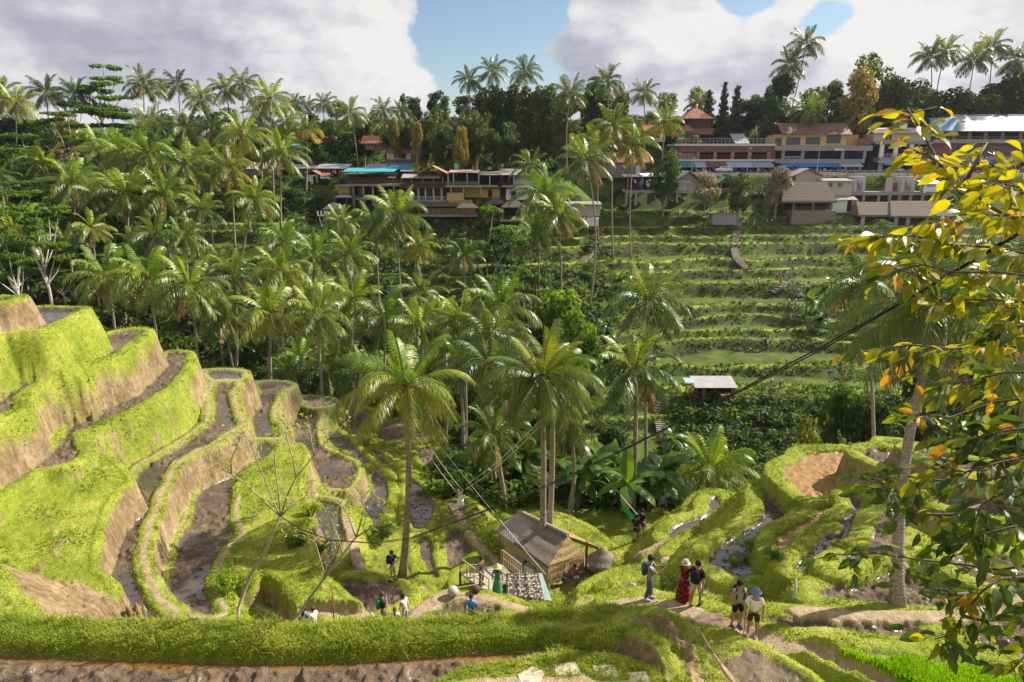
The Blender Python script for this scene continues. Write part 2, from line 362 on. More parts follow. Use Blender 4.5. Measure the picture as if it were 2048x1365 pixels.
class Field:
    CELL = .2; MARG = 9.0
    def __init__(s, fn, P):
        lo = P.min(0) - s.MARG; hi = P.max(0) + s.MARG
        lo = np.maximum(lo, [-75, 8]); hi = np.minimum(hi, [60, 85])
        s.lo = lo; s.nx = int((hi[0] - lo[0]) / s.CELL) + 2; s.ny = int((hi[1] - lo[1]) / s.CELL) + 2
        gx, gy_ = np.meshgrid(lo[0] + np.arange(s.nx) * s.CELL, lo[1] + np.arange(s.ny) * s.CELL)
        s.g = fn(gx, gy_, P).astype(np.float32)
    def at(s, x, y):
        """indices of points in range and their sampled value"""
        u = (x - s.lo[0]) / s.CELL; v = (y - s.lo[1]) / s.CELL
        k = np.nonzero((u >= 0) & (v >= 0) & (u < s.nx - 1.001) & (v < s.ny - 1.001))[0]
        u = u[k]; v = v[k]; i = u.astype(int); j = v.astype(int); fu = u - i; fv = v - j
        g = s.g
        return k, (g[j, i] * (1 - fu) + g[j, i + 1] * fu) * (1 - fv) + (g[j + 1, i] * (1 - fu) + g[j + 1, i + 1] * fu) * fv
LEVELS = []
class Plane:
    def __init__(s, a, b, c): s.a, s.b, s.c = a, b, c
    def __call__(s, x, y): return s.a * x + s.b * y + s.c
def unproject(pts, z, close=None):
    """level outline: pixels of the photograph at height z, or ('w', x, y) in metres"""
    P = [tuple(p[1:]) if p[0] == 'w' else tuple(gz(p[0], p[1], p[2] if len(p) > 2 else z)) for p in pts]
    if close == 'L':    # hillside goes on out of frame to the left
        P = [(P[0][0] + .5, 14)] + P + [(-62, P[-1][1] + 2), (-62, 14)] if pts[0][0] != 'w' else P + [(-62, P[-1][1] + 2), (-62, 14)]
    return P
for rec in PADDY:
    z, kind, wall, k, w, path, gf, pts = rec[:8]
    if kind not in ('bank', 'mound'): w = w * (.62 if z < -21.9 else .8)
    P = smooth_loop(unproject(pts, z - (0 if kind in ('bank', 'mound') else .12), rec[8] if len(rec) > 8 else None))
    q = [(*gz(p[0], p[1], p[2]), p[2]) for p in pts if p[0] != 'w' and len(p) > 2]
    if q:       # gently sloping ground: plane through the given heights
        q = np.array(q); z = Plane(*np.linalg.lstsq(np.c_[q[:, :2], np.ones(len(q))], q[:, 2], rcond=None)[0])
    LEVELS.append((z, kind, wall, k, w, path, gf, Field(poly_sdf, P)))
TRACKS = []
for z, hw, pts in PATHS:
    P = gz([p[0] for p in pts], [p[1] for p in pts], z)
    TRACKS.append((z, hw, Field(lambda a, b, P: -line_dist(a, b, P), P)))
RP = np.array([(0,-38),(56,-38),(66,-38.2),(74,-38),(83,-37.2),(88,-35.8),(92,-34.1),(98,-33.7),(105,-32),(110,-30.8),(120,-28),(150,-21.5),(172,-16.5),(180,-13.2),(184,-9.5),(187,-4.7),(200,-4.3),(206,-2),(215,4),(240,11),(300,15),(600,20),(1000,25)])
MP = np.array([(0,-38),(56,-38),(66,-38.2),(76,-37.5),(90,-34.5),(105,-31),(125,-26.5),(150,-20.5),(160,-17.5),(166,-14),(172,-8),(178,-5.5),(200,-4.3),(206,-2),(215,4),(240,10),(300,14),(600,20),(1000,25)])
LP = np.array([(0,-36),(56,-36),(64,-36.5),(76,-35),(95,-28),(110,-22),(125,-17.5),(140,-14),(160,-10),(170,-6.5),(185,-4.5),(215,2),(260,8),(300,12),(600,20),(1000,25)])
FARLV = np.array([-36.6,-35.3,-33.9,-32.9,-31.2,-30.4,-29.0,-27.9,-25.4,-23.9,-22.6,-20.2,-19.0,-17.3,-15.2,-14.2,-12.4,-10.9])
def far_base(x, y):
    a = x / np.maximum(y, 1)
    u = y + (24 * (fbm(x * .022 + 5, y * .026, 3, 3) - .5) + 5 * (fbm(x * .1, y * .1, 4, 2) - .5)) * sstep(70, 110, y) * (1 - sstep(165, 180, y))
    hl = np.interp(u, LP[:, 0], LP[:, 1]); hm = np.interp(u, MP[:, 0], MP[:, 1]); hr = np.interp(u, RP[:, 0], RP[:, 1])
    wl = 1 - sstep(-.36, -.24, a); wr = sstep(.06, .15, a)
    h = hl * wl + hr * wr + hm * (1 - wl - wr)
    # terrace steps
    i = np.clip(np.searchsorted(FARLV, h) - 1, 0, len(FARLV) - 2)
    lo, hi = FARLV[i], FARLV[i + 1]; t = np.clip((h - lo) / (hi - lo), 0, 1)
    tread = lo + .12 * (t) * (hi - lo); edge = .62 + .14 * (fbm(x * .3, y * .3, 21, 2) - .5)
    st = tread + sstep(edge, edge + .3, t) * (hi - lo - .12 * t * (hi - lo))
    lip = np.exp(-((t - .06) / .07) ** 2) * .4
    m = sstep(74, 84, y) * (1 - sstep(176, 182, y)) * (h > FARLV[0]) * (h < FARLV[-1])
    out = h * (1 - m) + (st + lip) * m
    wallm = sstep(edge - .02, edge + .1, t) * m
    lipm = np.maximum(sstep(.96, 1., t), 1 - sstep(.02, .16, t)) * m
    out = out + .5 * (fbm(x * .15, y * .15, 9, 3) - .5) * (1 - sstep(183, 187, y) * (1 - sstep(203, 206, y)))
    return out, wallm, lipm, m
def terrain(x, y):
    """height and surface masks at arrays of points"""
    x = np.asarray(x, float).ravel(); y = np.asarray(y, float).ravel(); n = len(x)
    fb, fwall, flip, fm = far_base(x, y)
    near = np.full(n, -999.); wsum = np.zeros(n); zsum = np.zeros(n); dmin = np.full(n, 1e3)
    win = np.full(n, -1, int); sv = np.zeros(n); dv = np.zeros(n)
    nz1 = fbm(x * .9, y * .9, 1, 3); nz2 = fbm(x * 2.7, y * 2.7, 2, 3)
    samples = []
    for li, (z, kind, wall, k, w, path, gf, F) in enumerate(LEVELS):
        idx, s = F.at(x, y)
        if not len(idx): continue
        s = s + (nz1[idx] - .5) * .16 + (0 if kind in ('bank', 'mound') else .08)
        if isinstance(z, Plane): z = z(x[idx], y[idx])
        ww = w * (1 + .35 * (nz1[idx] - .5))
        d = s + ww
        out = np.maximum(-d, 0)
        wt = 1 / (out + .35) ** 3
        wsum[idx] += wt; zsum[idx] += wt * z; dmin[idx] = np.minimum(dmin[idx], out)
        dep = {'bank': 0, 'mound': -.25, 'rice': .1, 'canal': .1, 'mudlow': .1}.get(kind, .17)
        h = np.where(d >= 0, z + .04 * np.sin(np.clip(s / np.maximum(ww, .1) * -1, 0, 1) * np.pi) - dep * sstep(0, .22, s), z - .25 * np.minimum(out, .2) - k * np.maximum(out - .12, 0) * (1 + .5 * (nz2[idx] - .5)))
        if kind == 'mound': h = np.where(s > 0, z + .35 * sstep(0, .8, s) + .25 * (nz2[idx] - .5), h)
        up = h > near[idx]
        j = idx[up]; near[j] = h[up]; win[j] = li; sv[j] = s[up]; dv[j] = d[up]
    base = np.full(n, -60.)
    has = wsum > 1e-9
    base[has] = zsum[has] / wsum[has] - .35 - np.maximum(dmin[has] - np.where(y[has] < 20, .15, .9), 0) * 1.2
    # ground under the viewpoint rises towards the camera
    sl = np.where(y < 13.0, -13.4 + (13.0 - y) * .97, -99); sl = np.minimum(sl, -1.75)
    gapw = base > near
    h = np.maximum(near, base)
    A = np.zeros((n, 4)); B = np.zeros((n, 4))      # A grass earth mud path ; B water rice/sunlit far lip clod orange
    isfar = fb >= h
    for li, (z, kind, wall, k, w, path, gf, F) in enumerate(LEVELS):
        q = np.nonzero((win == li) & ~gapw & ~isfar)[0]
        if not len(q): continue
        s = sv[q]; d = dv[q]; nn = nz2[q] * .7 + nz1[q] * .5
        ins = sstep(.02, .2, s + (nz2[q] - .5) * .2)
        bund = 1 - ins
        out = np.maximum(-d, 0); drop = out * k
        gw = 1 - sstep(gf * .7, gf * 1.2 + .2, drop + (nn - .6) * (gf * 1.4 + .25)) if wall != 'grass' else np.ones(len(q))
        if wall == 'grass' and kind not in ('bank',):
            gw = 1 - .8 * sstep(.6, .8, drop * .1 + nn * .6 - .1)
        g = bund * gw; e = bund * (1 - gw)
        pth = np.zeros(len(q))
        if path:
            pm = np.exp(-((s + w * .5) / (w * .2)) ** 2); pth = np.clip(pm * 1.3, 0, 1) * bund * (d > .1)
        mud = ins * 1.0; wat = np.zeros(len(q)); rice = wat.copy(); clod = wat.copy(); org = wat.copy()
        if kind == 'bank':
            g = g + ins * (1 - .75 * sstep(.6, .75, nz1[q] * .65 + nz2[q] * .35)); e = e + ins - np.minimum(ins, g); mud = mud * 0; g = np.clip(g, 0, 1); e = np.clip(1 - g, 0, 1)
        elif kind == 'mound': e = np.clip(e + ins, 0, 1) * .9 + .1; g = g * .3 + .45 * sstep(.62, .75, nz2[q]); mud = mud * 0
        elif kind == 'rice': rice = sstep(.05, .5, s + (nz2[q] - .5) * .6); mud = mud * (1 - rice)
        elif kind == 'wet': wat = ins * sstep(.3, .55, nz1[q] + .15)
        elif kind == 'water': wat = ins * (.6 + .4 * (nz2[q] < .6))
        elif kind == 'wet2': wat = ins * sstep(.4, .56, fbm(x[q] * .35, y[q] * .35, 31, 3)); clod = ins * (1 - wat)
        elif kind in ('mud', 'clod'): clod = ins
        elif kind == 'mudlow': clod = ins * .4
        elif kind == 'green': wat = ins * (nz1[q] < .4); g = g + ins * sstep(.45, .6, nz2[q]) * .8
        elif kind == 'orange': org = ins; wat = ins * .55
        elif kind == 'orange2': org = ins * .8; clod = ins * .7; wat = ins * .25
        elif kind == 'canal':
            c = 1 - sstep(.5, .95, s + (nz1[q] - .5) * .5)
            wat = ins * c; org = wat * .8; clod = ins * (1 - c)
        A[q, 0] = np.clip(g - pth, 0, 1); A[q, 1] = np.clip(e - pth, 0, 1); A[q, 2] = mud; A[q, 3] = pth
        B[q, 0] = wat; B[q, 1] = rice; B[q, 2] = clod; B[q, 3] = org
    q = gapw & ~isfar
    A[q, 0] = .95 - .6 * sstep(.6, .7, nz1[q]); A[q, 1] = 1 - A[q, 0]
    # clods, banks and general roughness
    cl = fbm(x * 4.2, y * 4.2, 41, 2); cl2 = vnoise(x * 2.2, y * 2.2, 43)
    h = h + B[:, 2] * (np.maximum(cl - .4, 0) * .34 * (.5 + cl2)) * (1 - B[:, 0])
    h = h + A[:, 0] * (nz2 - .5) * .1 * (~isfar) + A[:, 1] * (nz2 - .5) * .35 * (~isfar)
    for z, hw, F in TRACKS:
        idx, s = F.at(x, y)
        m = 1 - sstep(hw * .75, hw * 1.15, -s + (nz2[idx] - .5) * .35)
        ok = (np.abs(h[idx] - z) < 1.6)
        m = m * ok
        i2 = idx[m > 0]; mm = m[m > 0]
        A[i2, 3] = np.maximum(A[i2, 3], mm)
        A[i2, :3] *= (1 - mm)[:, None]; B[i2] *= (1 - mm)[:, None]
        h[i2] = h[i2] * (1 - mm * .6) + z * mm * .6
    h2 = np.maximum(h, fb); isfar = fb >= h
    # far hillside masks: lips brighter, walls darker, sun and shade put into the colour
    nf = fbm(x * .35, y * .35, 51, 4)
    road = sstep(186.5, 187, y) * (1 - sstep(195, 196, y)) * (x / np.maximum(y, 1) > -.36)
    q = isfar
    A[q, 0] = np.clip(1 - fwall[q] * sstep(.36, .52, nf[q]) - .5 * (fm[q] - np.maximum(fwall[q], flip[q])).clip(0) * sstep(.5, .62, nf[q]), 0, 1)
    A[q, 1] = 1 - A[q, 0]; A[q, 2] = 0; A[q, 3] = road[q]; A[q, 0] *= 1 - road[q]; A[q, 1] *= 1 - road[q]
    B[q] = 0; B[q, 1] = (sstep(.2, .6, flip[q]) * (.45 + .55 * sstep(.35, .55, fbm(x[q] * .2, y[q] * .2, 57, 2))) * (1 - road[q]))
    up = sl > h2
    h2 = np.maximum(h2, sl); A[up] = (.9, .1, 0, 0); B[up] = 0
    return h2, A, B, isfar
def ground(x, y):
    h = terrain(np.atleast_1d(x), np.atleast_1d(y))[0]
    return float(h[0]) if np.isscalar(x) or np.ndim(x) == 0 else h
def hit(px, py, y0=12., y1=260.):
    """where the line of sight through a pixel meets the ground"""
    dx, dy, dz = [float(v) for v in ray(px, py)]
    Y = np.geomspace(y0, y1, 900); t = Y / dy
    h = terrain(dx * t, Y)[0]; d = dz * t - h
    i = np.argmax(d < 0) if (d < 0).any() else len(Y) - 1
    if i > 0:
        f = d[i - 1] / (d[i - 1] - d[i] + 1e-9); yy = Y[i - 1] + (Y[i] - Y[i - 1]) * np.clip(f, 0, 1)
    else: yy = Y[0]
    t = yy / dy
    return Vector((dx * t, yy, ground(dx * t, yy)))
def polar(a0, a1, na, r0, r1, nr):
    A = np.linspace(R(a0), R(a1), na); r = np.geomspace(r0, r1, nr)
    rr, aa = np.meshgrid(r, A, indexing='ij')
    i = np.arange(nr - 1)[:, None] * na + np.arange(na - 1)[None]
    F = np.stack([i, i + 1, i + na + 1, i + na], -1).reshape(-1, 4)
    return (rr * np.sin(aa)).ravel(), (rr * np.cos(aa)).ravel(), F
# ================================================================= ground material and meshes
def ground_material():
    t = NT('terrace_ground')
    fr = t.attr('far')
    p = t.pos()
    aA = t.n('ShaderNodeAttribute', attribute_name='A'); aB = t.n('ShaderNodeAttribute', attribute_name='B')
    sA = t.n('ShaderNodeSeparateColor'); t.l(aA.outputs['Color'], sA.inputs[0])
    sB = t.n('ShaderNodeSeparateColor'); t.l(aB.outputs['Color'], sB.inputs[0])
    g, e, m = sA.outputs[0], sA.outputs[1], sA.outputs[2]; pa = aA.outputs['Alpha']
    w, ri, cl = sB.outputs[0], sB.outputs[1], sB.outputs[2]; og = aB.outputs['Alpha']
    n1 = t.noise(.45, 3, .65, p); n2 = t.noise(4.0, 4, .65, p); n3 = t.noise(22, 2, .6, p)
    mix_n = t.math('ADD', t.math('MULTIPLY', n1, .55), t.math('MULTIPLY', n2, .45))
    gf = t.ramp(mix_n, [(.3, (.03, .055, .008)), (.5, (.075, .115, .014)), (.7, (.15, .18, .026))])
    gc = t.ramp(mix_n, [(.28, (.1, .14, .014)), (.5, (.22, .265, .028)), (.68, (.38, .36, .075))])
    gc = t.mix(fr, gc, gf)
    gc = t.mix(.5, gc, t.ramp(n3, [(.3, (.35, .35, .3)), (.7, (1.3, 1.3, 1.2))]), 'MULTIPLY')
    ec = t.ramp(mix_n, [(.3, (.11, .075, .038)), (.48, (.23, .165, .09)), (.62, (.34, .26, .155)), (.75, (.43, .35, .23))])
    ec = t.mix(fr, ec, t.ramp(mix_n, [(.3, (.025, .032, .01)), (.55, (.05, .055, .018)), (.75, (.11, .08, .045))]))  # far walls: dark plants, with the shade of the step faces painted in
    # streaks running down the cut earth
    mp = t.n('ShaderNodeMapping'); mp.inputs['Scale'].default_value = (3.2, 3.2, .55); t.l(p, mp.inputs['Vector'])
    st = t.noise(1.3, 2, .6, mp.outputs[0])
    ec = t.mix(.6, ec, t.ramp(st, [(.35, (.5, .46, .4)), (.6, (1.1, 1.06, 1.0))]), 'MULTIPLY')
    mc = t.ramp(mix_n, [(.3, (.055, .036, .024)), (.5, (.115, .08, .055)), (.7, (.22, .165, .115))])
    mc = t.mix(og, mc, (.30, .16, .04))
    pc = t.ramp(n2, [(.3, (.24, .17, .105)), (.7, (.42, .32, .21))])
    rc = t.mix(fr, t.ramp(n2, [(.3, (.2, .33, .006)), (.7, (.4, .48, .018))]), t.ramp(mix_n, [(.35, (.14, .19, .02)), (.6, (.3, .33, .04))]))  # far part is lip grass with sunlight painted in
    wc = t.mix(og, (.055, .042, .034), (.23, .115, .022))
    c = t.mix(e, gc, ec); c = t.mix(m, c, mc); c = t.mix(w, c, wc); c = t.mix(ri, c, rc); c = t.mix(pa, c, pc)
    # the made road across the valley is grey asphalt
    c = t.mix(t.math('MULTIPLY', pa, fr), c, t.ramp(n2, [(.3, (.05, .05, .052)), (.7, (.075, .074, .072))]))
    # standing water between clods
    pud = t.math('MULTIPLY', cl, t.ramp(t.noise(.8, 1, .6, p), [(.42, (0, 0, 0)), (.56, (1, 1, 1))]))
    low = t.ramp(n2, [(.42, (1, 1, 1)), (.5, (0, 0, 0))])
    pw = t.math('MULTIPLY', pud, low); wet = t.math('MAXIMUM', w, pw)
    # half-wet fields: clods stand out of the water film
    isl = t.ramp(t.noise(2.6, 3, .7, p), [(.52, (1, 1, 1)), (.6, (0, 0, 0))])
    wet = t.math('MULTIPLY', wet, isl)
    rough = t.math('SUBTRACT', .85, t.math('MULTIPLY', wet, .8))
    bh = t.math('ADD', t.math('MULTIPLY', n2, .7), t.math('MULTIPLY', n3, .5))
    bs = t.math('SUBTRACT', 1.0, t.math('MULTIPLY', wet, .97))
    b = t.n('ShaderNodeBump'); b.inputs['Distance'].default_value = .09
    t.l(bh, b.inputs['Height']); t.l(bs, b.inputs['Strength'])
    sp = t.math('ADD', .15, t.math('MULTIPLY', wet, .75))
    return t.done(t.bsdf(c, rough, b.outputs[0], sp))
def build_ground():
    GM = ground_material()
    x, y, F = polar(-47, 44, 1120, 9.5, 82, 780)
    h, A, B, isf = terrain(x, y)
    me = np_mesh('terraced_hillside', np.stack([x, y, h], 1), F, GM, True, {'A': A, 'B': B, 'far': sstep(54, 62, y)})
    tag(mobj('terraced_hillside', me), kind='structure')
    near = (x, y, h, A, B)
    x, y, F = polar(-50, 50, 620, 81.6, 900, 560)
    h, A, B, isf = terrain(x, y)
    h = h - .03 * (y < 84)
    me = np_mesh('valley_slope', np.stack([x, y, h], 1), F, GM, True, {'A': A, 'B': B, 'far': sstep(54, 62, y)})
    tag(mobj('valley_slope', me), kind='structure')
    # slope the photographer stands on
    x, y, F = polar(-89, 89, 60, .5, 9.55, 24)
    h, A, B, isf = terrain(x, y)
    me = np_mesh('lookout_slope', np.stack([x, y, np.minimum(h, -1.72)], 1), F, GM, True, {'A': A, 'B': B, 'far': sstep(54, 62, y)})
    tag(mobj('lookout_slope', me), kind='structure')
    return near
# ================================================================= sun and sky
SUN = Vector((.72, .32, .616)).normalized()
def light():
    L = bpy.data.lights.new('sun', 'SUN'); L.energy = 5.0; L.angle = R(.53); L.color = (1, .93, .8)
    o = bpy.data.objects.new('sun', L); o.rotation_euler = SUN.to_track_quat('Z', 'Y').to_euler()
    o.location = SUN * 300; link(o)
    w = bpy.data.worlds.new('World'); scene.world = w; w.use_nodes = True
    nt = w.node_tree; nt.nodes.clear()
    T = NT.__new__(NT); T.t = nt; T.m = w
    T.out = T.n('ShaderNodeOutputWorld')
    sky = T.n('ShaderNodeTexSky', sky_type='NISHITA'); sky.sun_disc = False
    sky.sun_elevation = math.asin(SUN.z); sky.sun_rotation = math.atan2(SUN.x, SUN.y)
    sky.air_density = 1.0; sky.dust_density = .6; sky.ozone_density = 1.6
    bg = T.n('ShaderNodeBackground', Strength=.06); T.l(sky.outputs[0], bg.inputs['Color'])
    # cumulus: density in direction space (azimuth, elevation), lit from the right
    d = T.n('ShaderNodeTexCoord').outputs['Generated']
    sx = T.n('ShaderNodeSeparateXYZ'); T.l(d, sx.inputs[0])
    az = T.math('ARCTAN2', sx.outputs[0], sx.outputs[1]); el = T.math('ARCSINE', sx.outputs[2])
    cv = T.n('ShaderNodeCombineXYZ'); T.l(az, cv.inputs[0]); T.l(T.math('MULTIPLY', el, 1.7), cv.inputs[1])
    def fb(scale, off, det=5, rough=.56):
        mp = T.n('ShaderNodeMapping'); mp.inputs['Location'].default_value = off; T.l(cv.outputs[0], mp.inputs['Vector'])
        return T.noise(scale, det, rough, mp.outputs[0])
    def blob(a, e, ra, re, s):
        """soft patch round a sky direction given in degrees"""
        u = T.math('DIVIDE', T.math('SUBTRACT', az, R(a)), R(ra)); v = T.math('DIVIDE', T.math('SUBTRACT', el, R(e)), R(re))
        q = T.math('ADD', T.math('MULTIPLY', u, u), T.math('MULTIPLY', v, v))
        return T.math('MULTIPLY', T.math('POWER', 2.718, T.math('MULTIPLY', q, -1.0)), s)
    def total(*a):
        r = a[0]
        for b in a[1:]: r = T.math('ADD', r, b)
        return r
    n = fb(5.5, (3.1, 1.7, 0)); nb = fb(5.5, (3.1 - .022, 1.7 - .02, 0))
    gaps = total(blob(-2.2, 9.5, 4.4, 5.5, -.75), blob(1.0, 11.5, 4.2, 2.2, -.3), blob(-.6, 5.8, 4.5, 1.7, -.28),
                 blob(17.5, 11.3, 2.6, 2.0, -.42), blob(23.0, 9.5, 2.0, 1.7, -.28), blob(31.0, 10.5, 1.2, 1.2, -.26), blob(15, 60, 70, 22, -.18))
    base = total(n, .22)
    dens = T.math('ADD', base, gaps)
    cov = T.ramp(dens, [(.475, (0, 0, 0)), (.535, (1, 1, 1))])
    # light side / shaded base
    shade = total(T.math('MULTIPLY', T.math('SUBTRACT', n, nb), 2.6), T.math('MULTIPLY', T.math('SUBTRACT', fb(2.6, (8.2, 4.4, 0), 4, .5), .5), 1.5), .52,
                  blob(-10, 7.0, 6.0, 5.0, .5), blob(-27, 7.0, 10, 2.6, -.42), blob(-33, 12, 14, 2.2, .18), blob(12.5, 9.2, 5.5, 2.0, .35), blob(6, 7.0, 5, 3.2, -.3),
                  blob(9.3, 6.6, 1.6, 1.1, .5), blob(27, 8, 9, 4.5, .28), blob(20.5, 6.2, 4, 2, -.2), blob(15.5, 4.5, 4.5, 2.0, -.12), blob(-20, 10.5, 5, 1.2, -.2), blob(28, 5.2, 3.5, 1.5, -.15))
    cc = T.ramp(shade, [(.0, (.5, .5, .6)), (.35, (.68, .67, .76)), (.62, (.88, .88, .91)), (.85, (1.02, 1.01, .99))])
    cb = T.n('ShaderNodeBackground', Strength=.43); T.l(cc, cb.inputs['Color'])
    mx = T.n('ShaderNodeMixShader'); T.l(cov, mx.inputs[0]); T.l(bg.outputs[0], mx.inputs[1]); T.l(cb.outputs[0], mx.inputs[2])
    T.l(mx.outputs[0], T.out.inputs['Surface'])
    w.cycles.sampling_method = 'MANUAL'; w.cycles.sample_map_resolution = 512
    v = scene.view_settings; v.view_transform = 'Standard'; v.look = 'None'; v.exposure = 1.0; v.gamma = 1
# ================================================================= plants: palms, trees, bananas, shrubs
def rot_about(v, ax, a):
    ax = ax / (np.linalg.norm(ax) + 1e-9)
    return v * math.cos(a) + np.cross(ax, v) * math.sin(a) + ax * (v @ ax) * (1 - math.cos(a))
class LB:
    """leaf builder: raw triangles / quads in lists"""
    def __init__(s): s.V = []; s.T = []; s.Q = []; s.n = 0
    def tri(s, a, b, c): s.V += [a, b, c]; s.T.append((s.n, s.n + 1, s.n + 2)); s.n += 3
    def quad(s, a, b, c, d): s.V += [a, b, c, d]; s.Q.append((s.n, s.n + 1, s.n + 2, s.n + 3)); s.n += 4
    def mesh(s, name, mat, smooth=False):
        F = []
        if s.T: F.append(np.array(s.T))
        if s.Q: F.append(np.array(s.Q))
        return np_mesh(name, np.array(s.V), F, mat, smooth)
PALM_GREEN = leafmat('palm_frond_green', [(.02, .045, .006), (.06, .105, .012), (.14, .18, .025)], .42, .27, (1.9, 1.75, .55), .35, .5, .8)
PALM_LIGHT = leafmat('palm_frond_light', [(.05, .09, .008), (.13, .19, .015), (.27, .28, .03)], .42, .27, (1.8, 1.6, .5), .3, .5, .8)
PALM_LIME = leafmat('palm_frond_lime', [(.06, .12, .006), (.15, .24, .012), (.3, .34, .03)], .42, .27, (1.7, 1.6, .45), .3, .5, .8)
PALM_YELLOW = leafmat('palm_frond_yellow', [(.1, .13, .008), (.27, .24, .015), (.42, .3, .03)], .4, .4, (1.6, 1.3, .5), .3, .4, .8)
PALM_DRY = leafmat('palm_frond_dry', [(.12, .07, .025), (.25, .15, .06), (.38, .24, .1)], .7, .2, (1.2, 1.1, .9), .3, .2, 1.5)
TRUNK = None
def bark_mat(name, a, b, ring=0):
    if name in MATS: return MATS[name]
    t = NT(name); o = t.obj()
    n = t.noise(6, 4, .6, o)
    c = t.ramp(n, [(.3, a), (.7, b)])
    h = n
    if ring:
        w = t.n('ShaderNodeTexWave', bands_direction='Z'); w.inputs['Scale'].default_value = ring
        w.inputs['Distortion'].default_value = 2.5; w.inputs['Detail'].default_value = 2
        t.l(o, w.inputs['Vector'])
        c = t.mix(.25, c, t.ramp(w.outputs['Fac'], [(.1, (.35, .33, .3)), (.5, (1.1, 1.1, 1.1))]), 'MULTIPLY'); h = w.outputs['Fac']
    MATS[name] = t.done(t.bsdf(c, .85, t.bump(h, .4, .03), .15)); return MATS[name]
PALM_BARK = bark_mat('palm_bark', (.17, .135, .105), (.36, .3, .25), 2.6)
TREE_BARK = bark_mat('tree_bark', (.14, .115, .09), (.32, .28, .23))
PALE_BARK = bark_mat('pale_bark', (.3, .27, .23), (.55, .5, .43))
COCO = plain('coconut', (.3, .17, .04), .5, .4)
def frond(lb, mid, rs, az, el, L, droop, nl, lw, fold, tw):
    """one pinnate leaf: rachis curve from the crown centre, leaflets both sides"""
    d = np.array([math.cos(az) * math.cos(el), math.sin(az) * math.cos(el), math.sin(el)])
    side = np.array([-math.sin(az), math.cos(az), 0.])
    ns = 9; P = [np.array([math.cos(az), math.sin(az), 0]) * .12]; D = [d]; cur = d.copy()
    for i in range(ns):
        cur = cur + np.array([0, 0, -1]) * droop * (i + 1) / ns * (1.0 / ns) * 2.2
        cur /= np.linalg.norm(cur); P.append(P[-1] + cur * L / ns); D.append(cur.copy())
    P = np.array(P); D = np.array(D)
    for i in range(ns):
        w0 = .055 * (1 - i / ns) + .012; w1 = .055 * (1 - (i + 1) / ns) + .01
        n = np.cross(side, D[i])
        mid.quad(P[i] - side * w0, P[i] + side * w0, P[i + 1] + side * w1, P[i + 1] - side * w1)
        mid.quad(P[i] - n * w0 * .6, P[i] + n * w0 * .6, P[i + 1] + n * w1 * .6, P[i + 1] - n * w1 * .6)
    for sg in (-1, 1):
        for j in range(nl):
            t = .13 + .87 * (j + .5 * rs.random()) / nl
            f = t * ns; i = min(int(f), ns - 1); u = f - i
            p = P[i] * (1 - u) + P[i + 1] * u; dd = D[i] * (1 - u) + D[min(i + 1, ns)] * u
            up = np.cross(side * sg, dd) * sg
            if up[2] < 0: up = -up
            ll = L * .27 * (math.sin(min(1, t * 1.25 + .12) * math.pi * .62) ** .7) * (1 - .55 * max(0, t - .7) / .3) * (.85 + .3 * rs.random())
            ld = side * sg * .8 + dd * (.45 + .5 * t) + up * (fold * (.55 + .9 * rs.random()) + tw * sg)
            ld = ld / np.linalg.norm(ld)
            w = dd * lw * .5
            m = p + ld * ll * .55 + np.array([0, 0, -1]) * ll * .07; e = p + ld * ll * .95 + np.array([0, 0, -1]) * ll * .32
            lb.quad(p - w * .6, p + w * .6, m + w, m - w); lb.tri(m - w, m + w, e)
def palm_crown(seed, nf=24, L=4.3, nl=26, lw=.16, kind='green'):
    """returns meshes: fronds (green), spear fronds, dry fronds, stalks"""
    rs = np.random.default_rng(seed)
    g, y, dry, mid = LB(), LB(), LB(), LB()
    ga = 2.39996
    for k in range(nf):
        a = k * ga + rs.normal(0, .15); q = k / (nf - 1)          # 0 top .. 1 bottom
        el = R(82) - q ** .85 * R(128) + rs.normal(0, .1)
        dr = .55 + .75 * math.sin(min(1, q * 1.15) * math.pi) + rs.normal(0, .12)
        ln = L * (.82 + .22 * math.sin(q * math.pi)) * (1 + rs.normal(0, .06))
        b = y if ((q < .22) if kind != 'yellow' else (q > .62)) else g
        if q > .88 and rs.random() < .75: b = dry; dr *= .8
        frond(b, mid, rs, a, el, ln, dr, nl, lw, -.35 - .5 * q + rs.normal(0, .2), rs.normal(0, .18))
    return g, y, dry, mid
def coco_mesh(seed, n=9):
    rs = np.random.default_rng(seed); b = MB()
    for i in range(n):
        a = rs.random() * 6.28; r = .28 + .12 * rs.random()
        b.lathe([(.0, -.15), (.1, -.1), (.135, 0), (.1, .11), (0, .15)], 6, (r * math.cos(a), r * math.sin(a), -.25 - .35 * rs.random()))
    return b.mesh('coconut_bunch', COCO, True)
CROWNS = {}
def crown_set(kind, seed, **kw):
    k = (kind, seed)
    if k in CROWNS: return CROWNS[k]
    g, y, d, m = palm_crown(seed, kind=kind, **kw)
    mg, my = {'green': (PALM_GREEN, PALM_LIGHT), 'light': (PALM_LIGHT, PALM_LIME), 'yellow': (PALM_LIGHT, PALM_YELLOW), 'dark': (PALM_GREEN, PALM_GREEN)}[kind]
    if not d.n: d.tri((0, 0, -.3), (.02, 0, -.3), (0, 0, -.32))
    CROWNS[k] = [g.mesh('fronds', mg), y.mesh('young_fronds', my), d.mesh('dry_fronds', PALM_DRY), m.mesh('frond_stalks', plain('frond_stalk', (.2, .2, .04), .5)), coco_mesh(seed, 5 + seed % 6)]
    return CROWNS[k]
